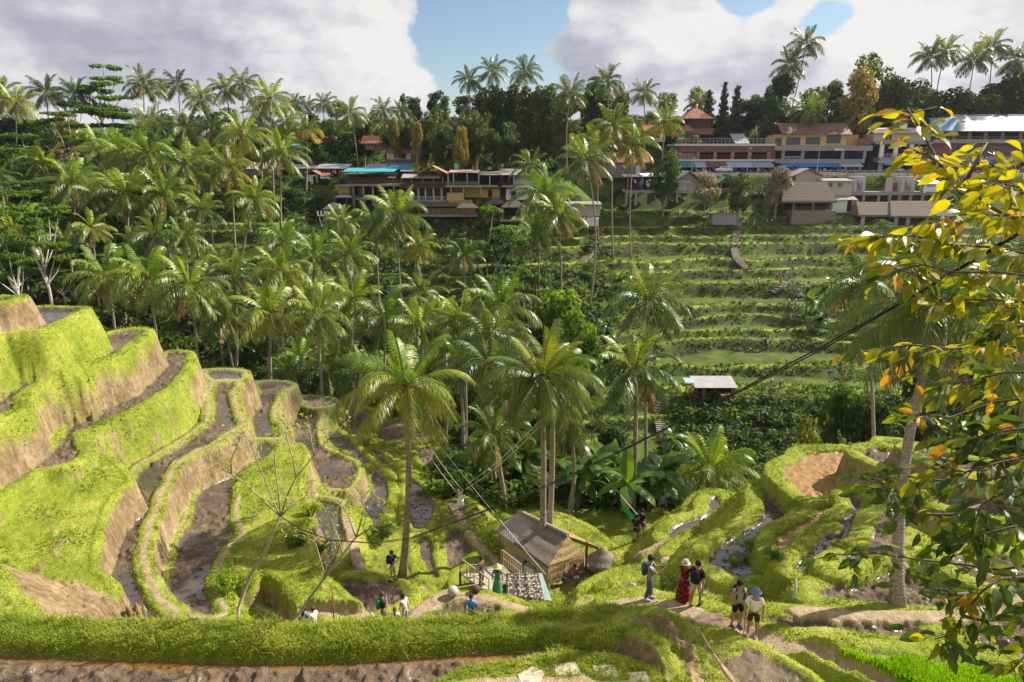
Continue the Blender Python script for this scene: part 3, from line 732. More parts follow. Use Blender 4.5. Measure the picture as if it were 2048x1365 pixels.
def trunk_mesh(name, base, top, r0, r1, mat, n=8, bend=.06, seed=0, seg=9):
    """tapered, slightly curved stem in the local frame of base"""
    rs = np.random.default_rng(seed); b = Vector(base); t = Vector(top) - b
    L = t.length; s = Vector((rs.normal(), rs.normal(), 0)) * bend * L * .5
    pts = []; rad = []
    for i in range(seg + 1):
        u = i / seg; pts.append(t * u + s * math.sin(u * math.pi)); fl = 1 + .55 * math.exp(-u * 14)
        rad.append((r0 * (1 - u) + r1 * u) * fl)
    mb = MB(); mb.tube(pts, rad, n); return mb.mesh(name, mat, True)
def palm(crown_p, base_p, size, kind, variant, label, group, detail='far', coconuts=True):
    """size = crown radius in metres; crown_p top of the stem, base_p on the ground"""
    e = empty('coconut_palm', base_p, 0, label, 'palm tree', group)
    hi = detail == 'near'
    ms = crown_set(kind, variant + (100 if hi else 0), **(dict(nf=29, L=4.3, nl=52, lw=.06) if hi else dict(nf=25, L=4.3, nl=22, lw=.13)))
    r0 = .2 if hi else .19
    seed = int(abs(crown_p[0] * 131 + crown_p[1] * 17)) % 9999
    tm = trunk_mesh('trunk', base_p, crown_p, r0 * 1.05, r0 * .62, PALM_BARK, 10 if hi else 6, .05, seed)
    mobj('trunk', tm, e)
    rel = Vector(crown_p) - Vector(base_p)
    rs = np.random.default_rng(seed); rz = rs.random() * 6.28; sc = size / 3.65
    for nm, m in zip(('fronds', 'young_fronds', 'dry_fronds', 'frond_stalks', 'coconut_bunch'), ms):
        if nm == 'coconut_bunch' and not coconuts: continue
        if nm in ('dry_fronds',) and len(m.polygons) < 3: continue
        o = mobj(nm, m, e, rel); o.rotation_euler = (rs.normal(0, .06), rs.normal(0, .06), rz); o.scale = (sc,) * 3
    return e
# ---------------------------------------------------------------- broadleaf crowns
def leaf_cloud(centers, radii, n, size, seed, flat=0., up=.5, elong=1.6):
    """leaf-sized quads spread through clumps; returns (V, F)"""
    rs = np.random.default_rng(seed)
    centers = np.asarray(centers, float); radii = np.asarray(radii, float)
    w = radii ** 2; w = w / w.sum(); idx = rs.choice(len(centers), n, p=w)
    d = rs.normal(size=(n, 3)); d /= np.linalg.norm(d, axis=1)[:, None]
    rr = radii[idx] * (.45 + .6 * rs.random(n) ** .6)
    P = centers[idx] + d * rr[:, None] * np.array([1, 1, 1 - flat])
    nr = d * (1 - up) + np.array([0, 0, 1]) * up + rs.normal(size=(n, 3)) * .45
    nr /= np.linalg.norm(nr, axis=1)[:, None]
    t = np.cross(nr, rs.normal(size=(n, 3))); t /= np.linalg.norm(t, axis=1)[:, None] + 1e-9
    b = np.cross(nr, t); s = size * (.6 + .8 * rs.random(n))[:, None]
    V = np.stack([P - t * s * elong * .5, P + b * s * .5, P + t * s * elong * .5, P - b * s * .5], 1).reshape(-1, 3)
    F = np.arange(n * 4).reshape(-1, 4)
    return V, F
LEAF = {
 'dark': leafmat('leaf_dark', [(.014, .03, .006), (.034, .06, .01), (.075, .1, .016)], .6, .3, None, .35, .18),
 'mid': leafmat('leaf_mid', [(.022, .048, .007), (.055, .095, .012), (.12, .15, .02)], .6, .42, None, .35, .18),
 'light': leafmat('leaf_light', [(.04, .08, .008), (.1, .16, .012), (.2, .24, .025)], .6, .42, None, .3, .18),
 'olive': leafmat('leaf_olive', [(.045, .06, .012), (.1, .11, .02), (.2, .19, .04)], .5, .4, None, .35, .3),
 'feather': leafmat('leaf_feathery', [(.03, .07, .008), (.085, .15, .014), (.16, .23, .025)], .5, .45, None, .3, .3),
 'bamboo': leafmat('leaf_bamboo', [(.018, .035, .007), (.045, .075, .012), (.11, .13, .02)], .5, .35, None, .3, .3),
 'conifer': leafmat('leaf_conifer', [(.012, .022, .012), (.028, .042, .02), (.055, .07, .03)], .6, .15, None, .3, .2),
 'pale': leafmat('leaf_pale', [(.14, .13, .07), (.3, .27, .17), (.48, .42, .3)], .6, .3, (1.2, 1.1, .9), .3, .2),
 'lime': leafmat('leaf_lime', [(.1, .17, .006), (.22, .3, .012), (.36, .4, .03)], .45, .45, None, .2, .3),
 'gold': leafmat('leaf_gold', [(.09, .085, .01), (.2, .17, .02), (.34, .27, .05)], .5, .4, (1.4, 1.2, .5), .3, .3),
}
TREES = {}
def tree_kind(kind, var):
    """(crown mesh, trunk mesh) about 10 m tall, base at the origin"""
    k = (kind, var)
    if k in TREES: return TREES[k]
    rs = np.random.default_rng(hash_(kind) + var * 31)
    C, Rd = [], []; tb = MB(); mat = LEAF['mid']; n = 2600; ls = .34; flat = .15; up = .45; el = 1.6; bark = TREE_BARK
    def limb(a, b, r0, r1):
        a = Vector(a); b = Vector(b); m = (a + b) / 2 + Vector(rs.normal(0, .12, 3)) * (b - a).length * .5
        tb.tube([a, m, b], [r0, (r0 + r1) / 2, r1], 6, False)
    if kind in ('round', 'dark', 'olive', 'gold', 'lime', 'pale', 'light'):
        mat = LEAF[{'round': 'mid'}.get(kind, kind)]
        tb.tube([(0, 0, -.6), (.1, .05, 2.5), (rs.normal(0, .3), rs.normal(0, .3), 6)], [.28, .2, .1], 7, False)
        for i in range(13):
            a = rs.random() * 6.28; z = 3.3 + 5.7 * rs.random(); r = 2.6 * math.sin(math.pi * (.18 + .74 * (z - 3) / 7)) * (.4 + .6 * rs.random())
            c = (r * math.cos(a), r * math.sin(a), z); C.append(c); Rd.append(1.0 + .75 * rs.random())
            if i < 8: limb((0, 0, 2 + 2.5 * rs.random()), c, .09, .03)
        n = 3000; ls = .33
    elif kind == 'tall':          # narrow forest tree with drooping clumps down its length
        mat = LEAF['olive' if var % 2 else 'mid']
        tb.tube([(0, 0, -.6), (0, .1, 5), (.1, 0, 9.5)], [.22, .16, .05], 7, False)
        for i in range(15):
            z = 2.2 + 7.4 * i / 14; r = .95 * (1 - .35 * abs(z - 5.5) / 4.5); a = i * 2.4
            C.append((r * math.cos(a), r * math.sin(a), z)); Rd.append(.75 + .35 * rs.random())
        n = 3000; ls = .28; flat = -.15; up = .25
    elif kind == 'albizia':       # pale open limbs with flat feathery layers
        mat = LEAF['feather']; bark = PALE_BARK
        tb.tube([(0, 0, -.8), (.15, 0, 3), (.1, .2, 5)], [.2, .15, .1], 7, False)
        for i in range(11):
            a = i * 2.4 + rs.normal(0, .2); z = 5.2 + 4.6 * rs.random(); r = (1.2 + 2.6 * rs.random()) * (1.15 - .06 * z)
            c = (r * math.cos(a), r * math.sin(a), z); limb((0, .1, 3.2 + 1.8 * rs.random()), (c[0], c[1], z - .25), .09, .025)
            for q in range(4):
                C.append((c[0] + rs.normal(0, .7), c[1] + rs.normal(0, .7), z + rs.normal(0, .12))); Rd.append(.6 + .4 * rs.random())
        n = 3600; ls = .2; flat = .82; up = .85; el = 2.0
    elif kind == 'bamboo':        # arching plumes
        mat = LEAF['bamboo']
        for i in range(26):
            a = rs.random() * 6.28; tilt = .25 + .55 * rs.random(); L = 8 + 3 * rs.random()
            pts = []
            for u in np.linspace(0, 1, 7):
                rr = .5 + L * .55 * tilt * u ** 1.6; z = L * (u - .42 * tilt * u ** 3)
                pts.append((rr * math.cos(a), rr * math.sin(a), z))
            tb.tube(pts, [.07 * (1 - .8 * i_ / 6) for i_ in range(7)], 4, False)
            for u in range(2, 7):
                p = pts[u]; C.append((p[0] + rs.normal(0, .25), p[1] + rs.normal(0, .25), p[2] - .2)); Rd.append(.55 + .3 * (u > 3))
        n = 5200; ls = .22; up = .2; el = 3.2; bark = plain('bamboo_cane', (.2, .2, .07), .5)
    elif kind == 'conifer':
        mat = LEAF['conifer']
        tb.tube([(0, 0, -.5), (0, 0, 10.2)], [.2, .03], 6, False)
        for i in range(26):
            z = 1.3 + 8.6 * i / 25; r = 1.9 * (1 - z / 10.6) + .12; a = i * 2.4
            C.append((r * .6 * math.cos(a), r * .6 * math.sin(a), z)); Rd.append(.35 + r * .42)
        n = 3000; ls = .2; flat = .35; up = .3; el = 2.6
    V, F = leaf_cloud(C, Rd, n, ls, hash_(kind) + var, flat, up, el)
    TREES[k] = (np_mesh('crown', V, F, mat), tb.mesh('trunk', bark, True)); return TREES[k]
def hash_(s): return sum(ord(c) * (i + 7) for i, c in enumerate(s)) % 100003
def tree(kind, var, base, h, wid, name, label, cat, group=None):
    c, t = tree_kind(kind, var)
    rs = np.random.default_rng(int(abs(base[0] * 97 + base[1] * 13)) % 99991)
    e = empty(name, base, rs.random() * 6.28, label, cat, group); e.scale = (wid, wid, h / 10.)
    mobj('crown', c, e); mobj('trunk', t, e); return e
# ---------------------------------------------------------------- banana plants and shrubs
BAN = leafmat('banana_leaf', [(.03, .07, .008), (.075, .14, .014), (.15, .23, .03)], .32, .4, (1.7, 1.7, .6), .3, .5, 1.2)
BANSTEM = plain('banana_stem', (.16, .17, .06), .6)
BANM = {}
def banana_kind(v):
    if v in BANM: return BANM[v]
    rs = np.random.default_rng(500 + v); lb = LB(); st = MB()
    for s in range(1 + v % 3):
        ox, oy = rs.normal(0, .35, 2) * (s > 0); H = 1.5 + 1.0 * rs.random()
        st.tube([(ox, oy, -.3), (ox, oy, H)], [.13, .08], 7)
        for k in range(8):
            a = k * 2.4 + rs.normal(0, .2); el = R(72 - 9 * k + rs.normal(0, 6)); L = 1.9 + .5 * rs.random(); w = .34
            d = np.array([math.cos(a) * math.cos(el), math.sin(a) * math.cos(el), math.sin(el)]); side = np.array([-math.sin(a), math.cos(a), 0])
            p = np.array([ox, oy, H]); ns = 7; prev = None
            for i in range(ns + 1):
                u = i / ns; ww = w * (math.sin(math.pi * min(1, .08 + u * .94)) ** .6) * (u > .12) + .03
                if i: d = d + np.array([0, 0, -.16 - .1 * u]); d /= np.linalg.norm(d); p = p + d * L / ns
                nrm = np.cross(side, d); l = p + side * ww - np.abs(nrm) * ww * .3; r = p - side * ww - np.abs(nrm) * ww * .3
                if prev is not None:
                    lb.quad(prev[0], prev[1], p, l); lb.quad(prev[1], prev[2], r, p)
                prev = (l, p, r)
    BANM[v] = (lb.mesh('leaves', BAN), st.mesh('stem', BANSTEM, True)); return BANM[v]
def banana(v, base, s, label, group=None):
    l, t = banana_kind(v); rs = np.random.default_rng(int(abs(base[0] * 91 + base[1] * 37)) % 9999)
    e = empty('banana_plant', base, rs.random() * 6.28, label, 'banana plant', group); e.scale = (s,) * 3
    mobj('leaves', l, e); mobj('stem', t, e); return e
SHR = {}
def shrub_kind(mat, v):
    k = (mat, v)
    if k in SHR: return SHR[k]
    rs = np.random.default_rng(hash_(mat) + v); C = [(rs.normal(0, .5), rs.normal(0, .5), .5 + .5 * rs.random()) for _ in range(7)]
    V, F = leaf_cloud(C, [.45 + .25 * rs.random() for _ in C], 850, .13, hash_(mat) + v, .1, .45, 1.7)
    tb = MB()
    for c in C: tb.tube([(0, 0, -.2), (c[0] * .5, c[1] * .5, c[2] * .6), c], [.04, .03, .01], 4, False)
    SHR[k] = (np_mesh('leaves', V, F, LEAF[mat]), tb.mesh('stems', TREE_BARK)); return SHR[k]
def shrub(mat, v, base, s, label, group=None, cat='shrub'):
    l, t = shrub_kind(mat, v); rs = np.random.default_rng(int(abs(base[0] * 91 + base[1] * 37)) % 9999)
    e = empty('leafy_shrub', base, rs.random() * 6.28, label, cat, group); e.scale = (s,) * 3
    mobj('leaves', l, e); mobj('stems', t, e); return e
# ---------------------------------------------------------------- undergrowth and grass (uncountable)
def undergrowth(name, pts, hs, mat, per, ls, seed, spread=1.0, el=2.2):
    """leaf clumps over the ground at the given points, merged into one object"""
    rs = np.random.default_rng(seed); n = len(pts)
    pts = np.asarray(pts); hs = np.asarray(hs)
    idx = np.repeat(np.arange(n), per); N = len(idx)
    d = rs.normal(size=(N, 3)); d /= np.linalg.norm(d, axis=1)[:, None]; d[:, 2] = np.abs(d[:, 2])
    r = hs[idx] * (.35 + .65 * rs.random(N) ** .5)
    P = pts[idx] + d * r[:, None] * np.array([spread, spread, 1])
    nr = d * .5 + np.array([0, 0, .5]) + rs.normal(size=(N, 3)) * .45; nr /= np.linalg.norm(nr, axis=1)[:, None]
    t = np.cross(nr, rs.normal(size=(N, 3))); t /= np.linalg.norm(t, axis=1)[:, None] + 1e-9
    b = np.cross(nr, t); s = (ls * (.5 + rs.random(N)))[:, None]
    V = np.stack([P - t * s * el * .5, P + b * s * .5, P + t * s * el * .5, P - b * s * .5], 1).reshape(-1, 3)
    return tag(mobj(name, np_mesh(name, V, np.arange(N * 4).reshape(-1, 4), mat)), kind='stuff')
def blades(name, P, H, W, mat, seed, lean=.45):
    """grass blades: two-segment tapering strips"""
    rs = np.random.default_rng(seed); n = len(P)
    a = rs.random(n) * 6.283; f = np.stack([np.cos(a), np.sin(a), np.zeros(n)], 1); sd = np.stack([-np.sin(a), np.cos(a), np.zeros(n)], 1)
    ln = lean * (.4 + 1.2 * rs.random(n))[:, None]; H = H[:, None]; W = W[:, None]
    m = P + np.array([0, 0, 1]) * H * .6 + f * H * ln * .35; e = P + np.array([0, 0, 1]) * H * (1 - ln * .4) + f * H * ln
    V = np.stack([P - sd * W * .5, P + sd * W * .5, m + sd * W * .38, m - sd * W * .38, e], 1).reshape(-1, 3)
    i = np.arange(n)[:, None] * 5
    return tag(mobj(name, np_mesh(name, V, [i + np.array([0, 1, 2, 3]), i + np.array([3, 2, 4])], mat)), kind='stuff')
# ================================================================= where the palms stand
def gxy(px, D, py=None):
    """ground point under the pixel column px at forward distance D"""
    z = -20.
    for _ in range(6):
        f = D * CP - z * SP; x = (px - 1024) / FPX * f; z = ground(x, D)
    return Vector((x, D, z))
# (crown x, crown y, crown radius px, distance, stem-foot x, kind, near?, label)
RIDGE = 'coconut palms along the far ridge'; FOREST = 'coconut palms in the forest on the left slope'; GROVE = 'coconut palms in the valley grove'
MIDS = 'coconut palms below the cafes'; FRONT = 'coconut palms near the viewpoint'
PALMS = [
 (0,190,32,178,4,'light',0,'palm on the far ridge cut by the left edge of the view',RIDGE),
 (32,208,32,176,36,'light',0,'pale palm on the far ridge second from the left edge',RIDGE),
 (92,185,33,190,96,'dark',0,'round crowned dark palm alone against the cloud at far left of the ridge',RIDGE),
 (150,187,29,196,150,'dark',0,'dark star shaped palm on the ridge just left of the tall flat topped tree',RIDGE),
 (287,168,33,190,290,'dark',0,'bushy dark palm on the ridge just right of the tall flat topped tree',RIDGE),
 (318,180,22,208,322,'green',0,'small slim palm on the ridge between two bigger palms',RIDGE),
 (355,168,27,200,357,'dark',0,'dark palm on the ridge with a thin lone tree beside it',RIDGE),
 (403,196,30,182,405,'light',0,'pale palm low on the ridge left of the tallest ridge pair',RIDGE),
 (452,178,30,186,452,'green',0,'left palm of the tall pair on the left half of the ridge',RIDGE),
 (485,168,29,192,486,'dark',0,'right palm of the tall pair on the left half of the ridge',RIDGE),
 (540,196,39,160,548,'light',0,'large palm with a long bare trunk standing before the left ridge',RIDGE),
 (588,208,22,200,590,'dark',0,'first of three little palms on the ridge above the tin roofed shed',RIDGE),
 (613,212,20,208,614,'dark',0,'middle of three little palms on the ridge above the tin roofed shed',RIDGE),
 (648,206,23,206,650,'dark',0,'last of three little palms on the ridge above the tin roofed shed',RIDGE),
 (700,226,33,184,718,'green',0,'palm with a leaning bare trunk above the long red roof',RIDGE),
 (742,240,20,200,742,'light',0,'small yellowish palm above the long red roof',RIDGE),
 (766,222,28,194,766,'dark',0,'dark palm on the ridge left of the bamboo',RIDGE),
 (800,220,20,212,800,'dark',0,'small dark palm on the ridge touching the bamboo',RIDGE),
 (938,160,28,200,946,'dark',0,'left of the three tall palms against the blue gap in the clouds',RIDGE),
 (985,142,30,204,988,'dark',0,'middle of the three tall palms against the blue gap in the clouds',RIDGE),
 (1050,143,32,200,1064,'dark',0,'right of the three tall palms against the blue sky on a thin trunk',RIDGE),
 (1140,186,37,180,1136,'green',0,'palm with yellow hanging fronds above the terraced hedge',RIDGE),
 (1215,162,34,196,1215,'dark',0,'dark palm on the ridge right of the drooping olive trees',RIDGE),
 (1288,186,28,200,1286,'dark',0,'dark palm on the ridge left of the red temple roof',RIDGE),
 (1332,206,20,206,1332,'dark',0,'small dark palm behind a yellowing palm on the ridge',RIDGE),
 (1330,244,35,178,1326,'yellow',0,'palm with orange yellow fronds below the ridge left of the temple roof',RIDGE),
 (1396,206,24,206,1396,'dark',0,'palm on the ridge just behind the red temple roof',RIDGE),
 (1612,86,39,200,1562,'dark',0,'tallest leaning palm on the right ridge with a curved pale trunk',RIDGE),
 (1580,128,34,198,1556,'dark',0,'palm crown tucked under the tallest leaning palm on the right',RIDGE),
 (1862,112,42,200,1852,'dark',0,'left palm of the high clump above the blue tin roof',RIDGE),
 (1890,102,30,204,1862,'green',0,'slim palm inside the high clump above the blue tin roof',RIDGE),
 (1950,118,46,194,1936,'green',0,'broad palm above the blue tin roof near the right edge',RIDGE),
 (1986,92,36,200,1966,'green',0,'windblown palm behind the broad one near the right edge',RIDGE),
 (2034,120,34,196,2034,'dark',0,'palm on the ridge cut by the right edge of the view',RIDGE),
 (1612,220,36,188,1606,'light',0,'young pale palm on the slope above the yellow building',RIDGE),
 (204,300,46,140,208,'light',0,'pale palm high in the left forest under the flat topped tree',FOREST),
 (250,308,46,138,254,'light',0,'pale palm in the left forest second in a row of three',FOREST),
 (297,308,48,136,300,'light',0,'pale palm in the left forest third in a row of three',FOREST),
 (285,262,36,160,288,'green',0,'palm half hidden behind the row of three in the left forest',FOREST),
 (372,330,56,128,398,'light',0,'big palm with golden lower fronds and a long trunk over the left terraces',FOREST),
 (420,318,44,136,424,'light',0,'pale palm between two bigger ones over the left terraces',FOREST),
 (459,334,46,130,470,'yellow',0,'palm with yellow orange skirts over the left terraces',FOREST),
 (485,268,50,140,500,'light',0,'high palm with drooping pale fronds left of the tin roofed shed',FOREST),
 (562,308,55,142,562,'light',0,'palm with straw pale fronds standing before the tin roofed shed',FOREST),
 (146,364,46,122,150,'light',0,'pale palm among the feathery trees at left',FOREST),
 (253,388,52,120,262,'light',0,'palm with an orange heart in the left forest',FOREST),
 (328,388,52,122,345,'light',0,'palm above the left end of the far left terraces',FOREST),
 (508,398,46,124,478,'light',0,'palm on a curved leaning trunk at the right of the left terraces',FOREST),
 (28,462,56,108,60,'light',0,'palm with hanging pale fronds at the left edge below the feathery trees',FOREST),
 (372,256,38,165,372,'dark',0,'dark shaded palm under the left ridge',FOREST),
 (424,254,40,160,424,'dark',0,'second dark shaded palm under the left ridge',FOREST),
 (612,256,30,170,612,'yellow',0,'orange palm by the small turquoise shelter',FOREST),
 (300,240,30,175,302,'green',0,'palm just under the ridge right of the feathery tree',FOREST),
 (520,232,34,172,524,'green',0,'palm behind the large ridge palm with the bare trunk',FOREST),
 (575,240,30,176,578,'light',0,'palm right of the large ridge palm with the bare trunk',FOREST),
 (90,330,40,140,92,'green',0,'palm among feathery trees near the red roof at far left',FOREST),
 (30,330,36,150,32,'green',0,'palm beside the red roof at far left',FOREST),
 (400,420,40,118,405,'green',0,'short palm standing on the left terraces',FOREST),
 (215,553,60,82,240,'light',0,'first palm from the left behind the near left terraces',GROVE),
 (297,556,63,80,312,'light',0,'second palm from the left behind the near left terraces',GROVE),
 (378,572,66,78,382,'light',0,'third palm from the left behind the near left terraces',GROVE),
 (466,548,48,88,470,'green',0,'fourth palm from the left in the grove half hidden by a neighbour',GROVE),
 (540,625,66,70,552,'light',0,'palm with a bunch of brown nuts above the corner of the near left terraces',GROVE),
 (562,540,56,84,566,'light',0,'tall palm behind the one with brown nuts',GROVE),
 (568,482,46,100,570,'light',0,'upper palm below the far left terraces',GROVE),
 (630,508,52,96,632,'light',0,'palm with upright young fronds right of the far left terraces',GROVE),
 (636,628,66,69,650,'light',0,'palm with hanging straw fronds above the small thatched shelter',GROVE),
 (698,508,52,96,702,'light',0,'palm below the dark hillside swing sign',GROVE),
 (706,596,58,78,718,'light',0,'palm with arching pale fronds in the middle of the grove',GROVE),
 (770,634,62,72,772,'dark',0,'dark palm just behind the big golden green palm',GROVE),
 (840,582,52,84,842,'dark',0,'dark shaded palm in the centre of the grove',GROVE),
 (922,640,64,68,930,'light',0,'pale palm with upright fronds right of the big golden green palm',GROVE),
 (1004,612,76,66,1040,'light',0,'spreading palm on a thick slanting trunk in the centre',GROVE),
 (980,668,72,60,985,'green',0,'bushy green palm below the one with the slanting trunk',GROVE),
 (793,426,62,116,806,'light',0,'tall palm with an upright bright spear in front of the cafe decks',MIDS),
 (752,448,50,118,762,'light',0,'drooping palm left of the tall one before the cafe decks',MIDS),
 (838,492,40,112,842,'yellow',0,'small yellow palm below the cafe decks',MIDS),
 (928,512,36,100,930,'dark',0,'small dark palm with stiff fronds left of the feathery tree',MIDS),
 (682,442,36,126,684,'light',0,'ragged young palm beside the dark swing sign',MIDS),
 (1088,388,62,116,1082,'light',0,'palm with bright upright fronds right of the cafes',MIDS),
 (1173,320,64,124,1178,'green',0,'tall straight palm right of the cafes with hanging yellow fronds',MIDS),
 (1117,428,52,112,1122,'light',0,'palm with a bare trunk reaching down to the dirt stairs',MIDS),
 (1072,466,46,110,1076,'light',0,'drooping pale palm before the lowest cafe roof',MIDS),
 (1228,250,50,150,1226,'yellow',0,'very tall straight palm with orange tips left of the pink shop house',MIDS),
 (1268,290,54,150,1262,'yellow',0,'palm with golden hanging fronds in front of the tile roofed house',MIDS),
 (1195,290,44,160,1196,'green',0,'palm behind the tall straight one right of the cafes',MIDS),
 (1060,330,36,150,1060,'dark',0,'dark palm beside the last cafe gable',MIDS),
 (1297,600,82,58,1297,'green',0,'palm with dark arching fronds before the far terraces',GROVE),
 (1270,738,88,45,1265,'green',0,'palm with shadowed drooping fronds on a straight trunk right of the hut',GROVE),
 (920,735,60,58,928,'light',0,'pale drooping palm crown right of the big golden green palm',GROVE),
 (978,728,78,54,1000,'dark',0,'dark glossy palm behind the twin trunks',GROVE),
 (988,868,62,46,1012,'dark',0,'low dark palm in the shade left of the hut',GROVE),
 (1136,838,48,44,1137,'light',0,'palm with a collapsed pale crown behind the hut',GROVE),
 (880,640,54,72,884,'green',0,'green palm crown in the shade left of the slanting trunk',GROVE),
 (1730,560,84,52,1742,'dark',0,'dark palm on the right behind the yellow leaved branches',GROVE),
 (2030,560,110,30,2040,'dark',0,'shaded palm at the right edge behind the leafy branches',FRONT),
 (812,772,118,None,803,'light',1,'big golden green palm rising from the terraces in the middle',FRONT),
 (1083,752,108,None,1080,'green',1,'left palm of the twin trunks in front of the hut',FRONT),
 (1104,742,96,None,1096,'green',1,'right palm of the twin trunks in front of the hut',FRONT),
 (1884,612,165,None,1797,'dark',1,'leaning palm on the right terraces with a pale curved trunk',FRONT),
]
PALM_FOOT = {803: (803, 1152), 1080: (1082, 1128), 1096: (1097, 1085), 1797: (1797, 1212)}
PALM_AT = {}
def build_palms():
    for i, (cx, cy, r, D, bx, kind, near, label, grp) in enumerate(PALMS):
        if D is not None and D > 186 and cx > 1330: D += 14
        if D is None:
            b = hit(*PALM_FOOT[bx]); D = b.y
            b.z -= .15
        else:
            b = gxy(bx, D)
        dd = D + (0 if near else .4)
        c = gy(cx, cy, dd)
        if bx == 1797: c = gy(cx, cy, D + 1.6)
        dist = c.length
        size = r * dist / FPX
        if c.z - b.z < 2.5: c.z = b.z + 2.5
        b.z -= .25
        v = i % 3 if near else 3 + (i * 7) % 7
        palm(c, b, min(max(size, 2.6), 5.2), kind, v, 'coconut ' + label if not label.startswith('coconut') else label, grp, 'near' if near else 'far', near or (i % 2 == 0))
        PALM_AT[(cx, cy)] = (c, b)
    rs = np.random.default_rng(91)
    for n, x0, x1, D0, D1, hh, lab, grp in ((16, 620, 1080, 62, 104, (6, 12), 'coconut palm filling the dense middle of the valley grove', 'palms filling the valley grove'), (20, -20, 470, 104, 168, (8, 14), 'coconut palm filling the dense forest on the left slope', 'palms filling the left slope'), (7, 1340, 1900, 52, 70, (5, 9), 'coconut palm rising from the gorge jungle behind the right terraces', 'palms in the gorge jungle'), (8, 430, 760, 76, 100, (6, 11), 'coconut palm filling the grove under the far left terraces', 'palms under the far left terraces')):
        for i in range(n):
            b = gxy(x0 + (x1 - x0) * (i + rs.random()) / n, D0 + (D1 - D0) * rs.random()); c = b + Vector((rs.normal(0, .9), rs.normal(0, .6), hh[0] + (hh[1] - hh[0]) * rs.random())); b.z -= .25
            palm(c, b, 2.7 + 1.5 * rs.random(), ('light', 'green', 'dark', 'green')[i % 4], 3 + int(rs.integers(7)), lab, grp, 'far', i % 2 == 0)
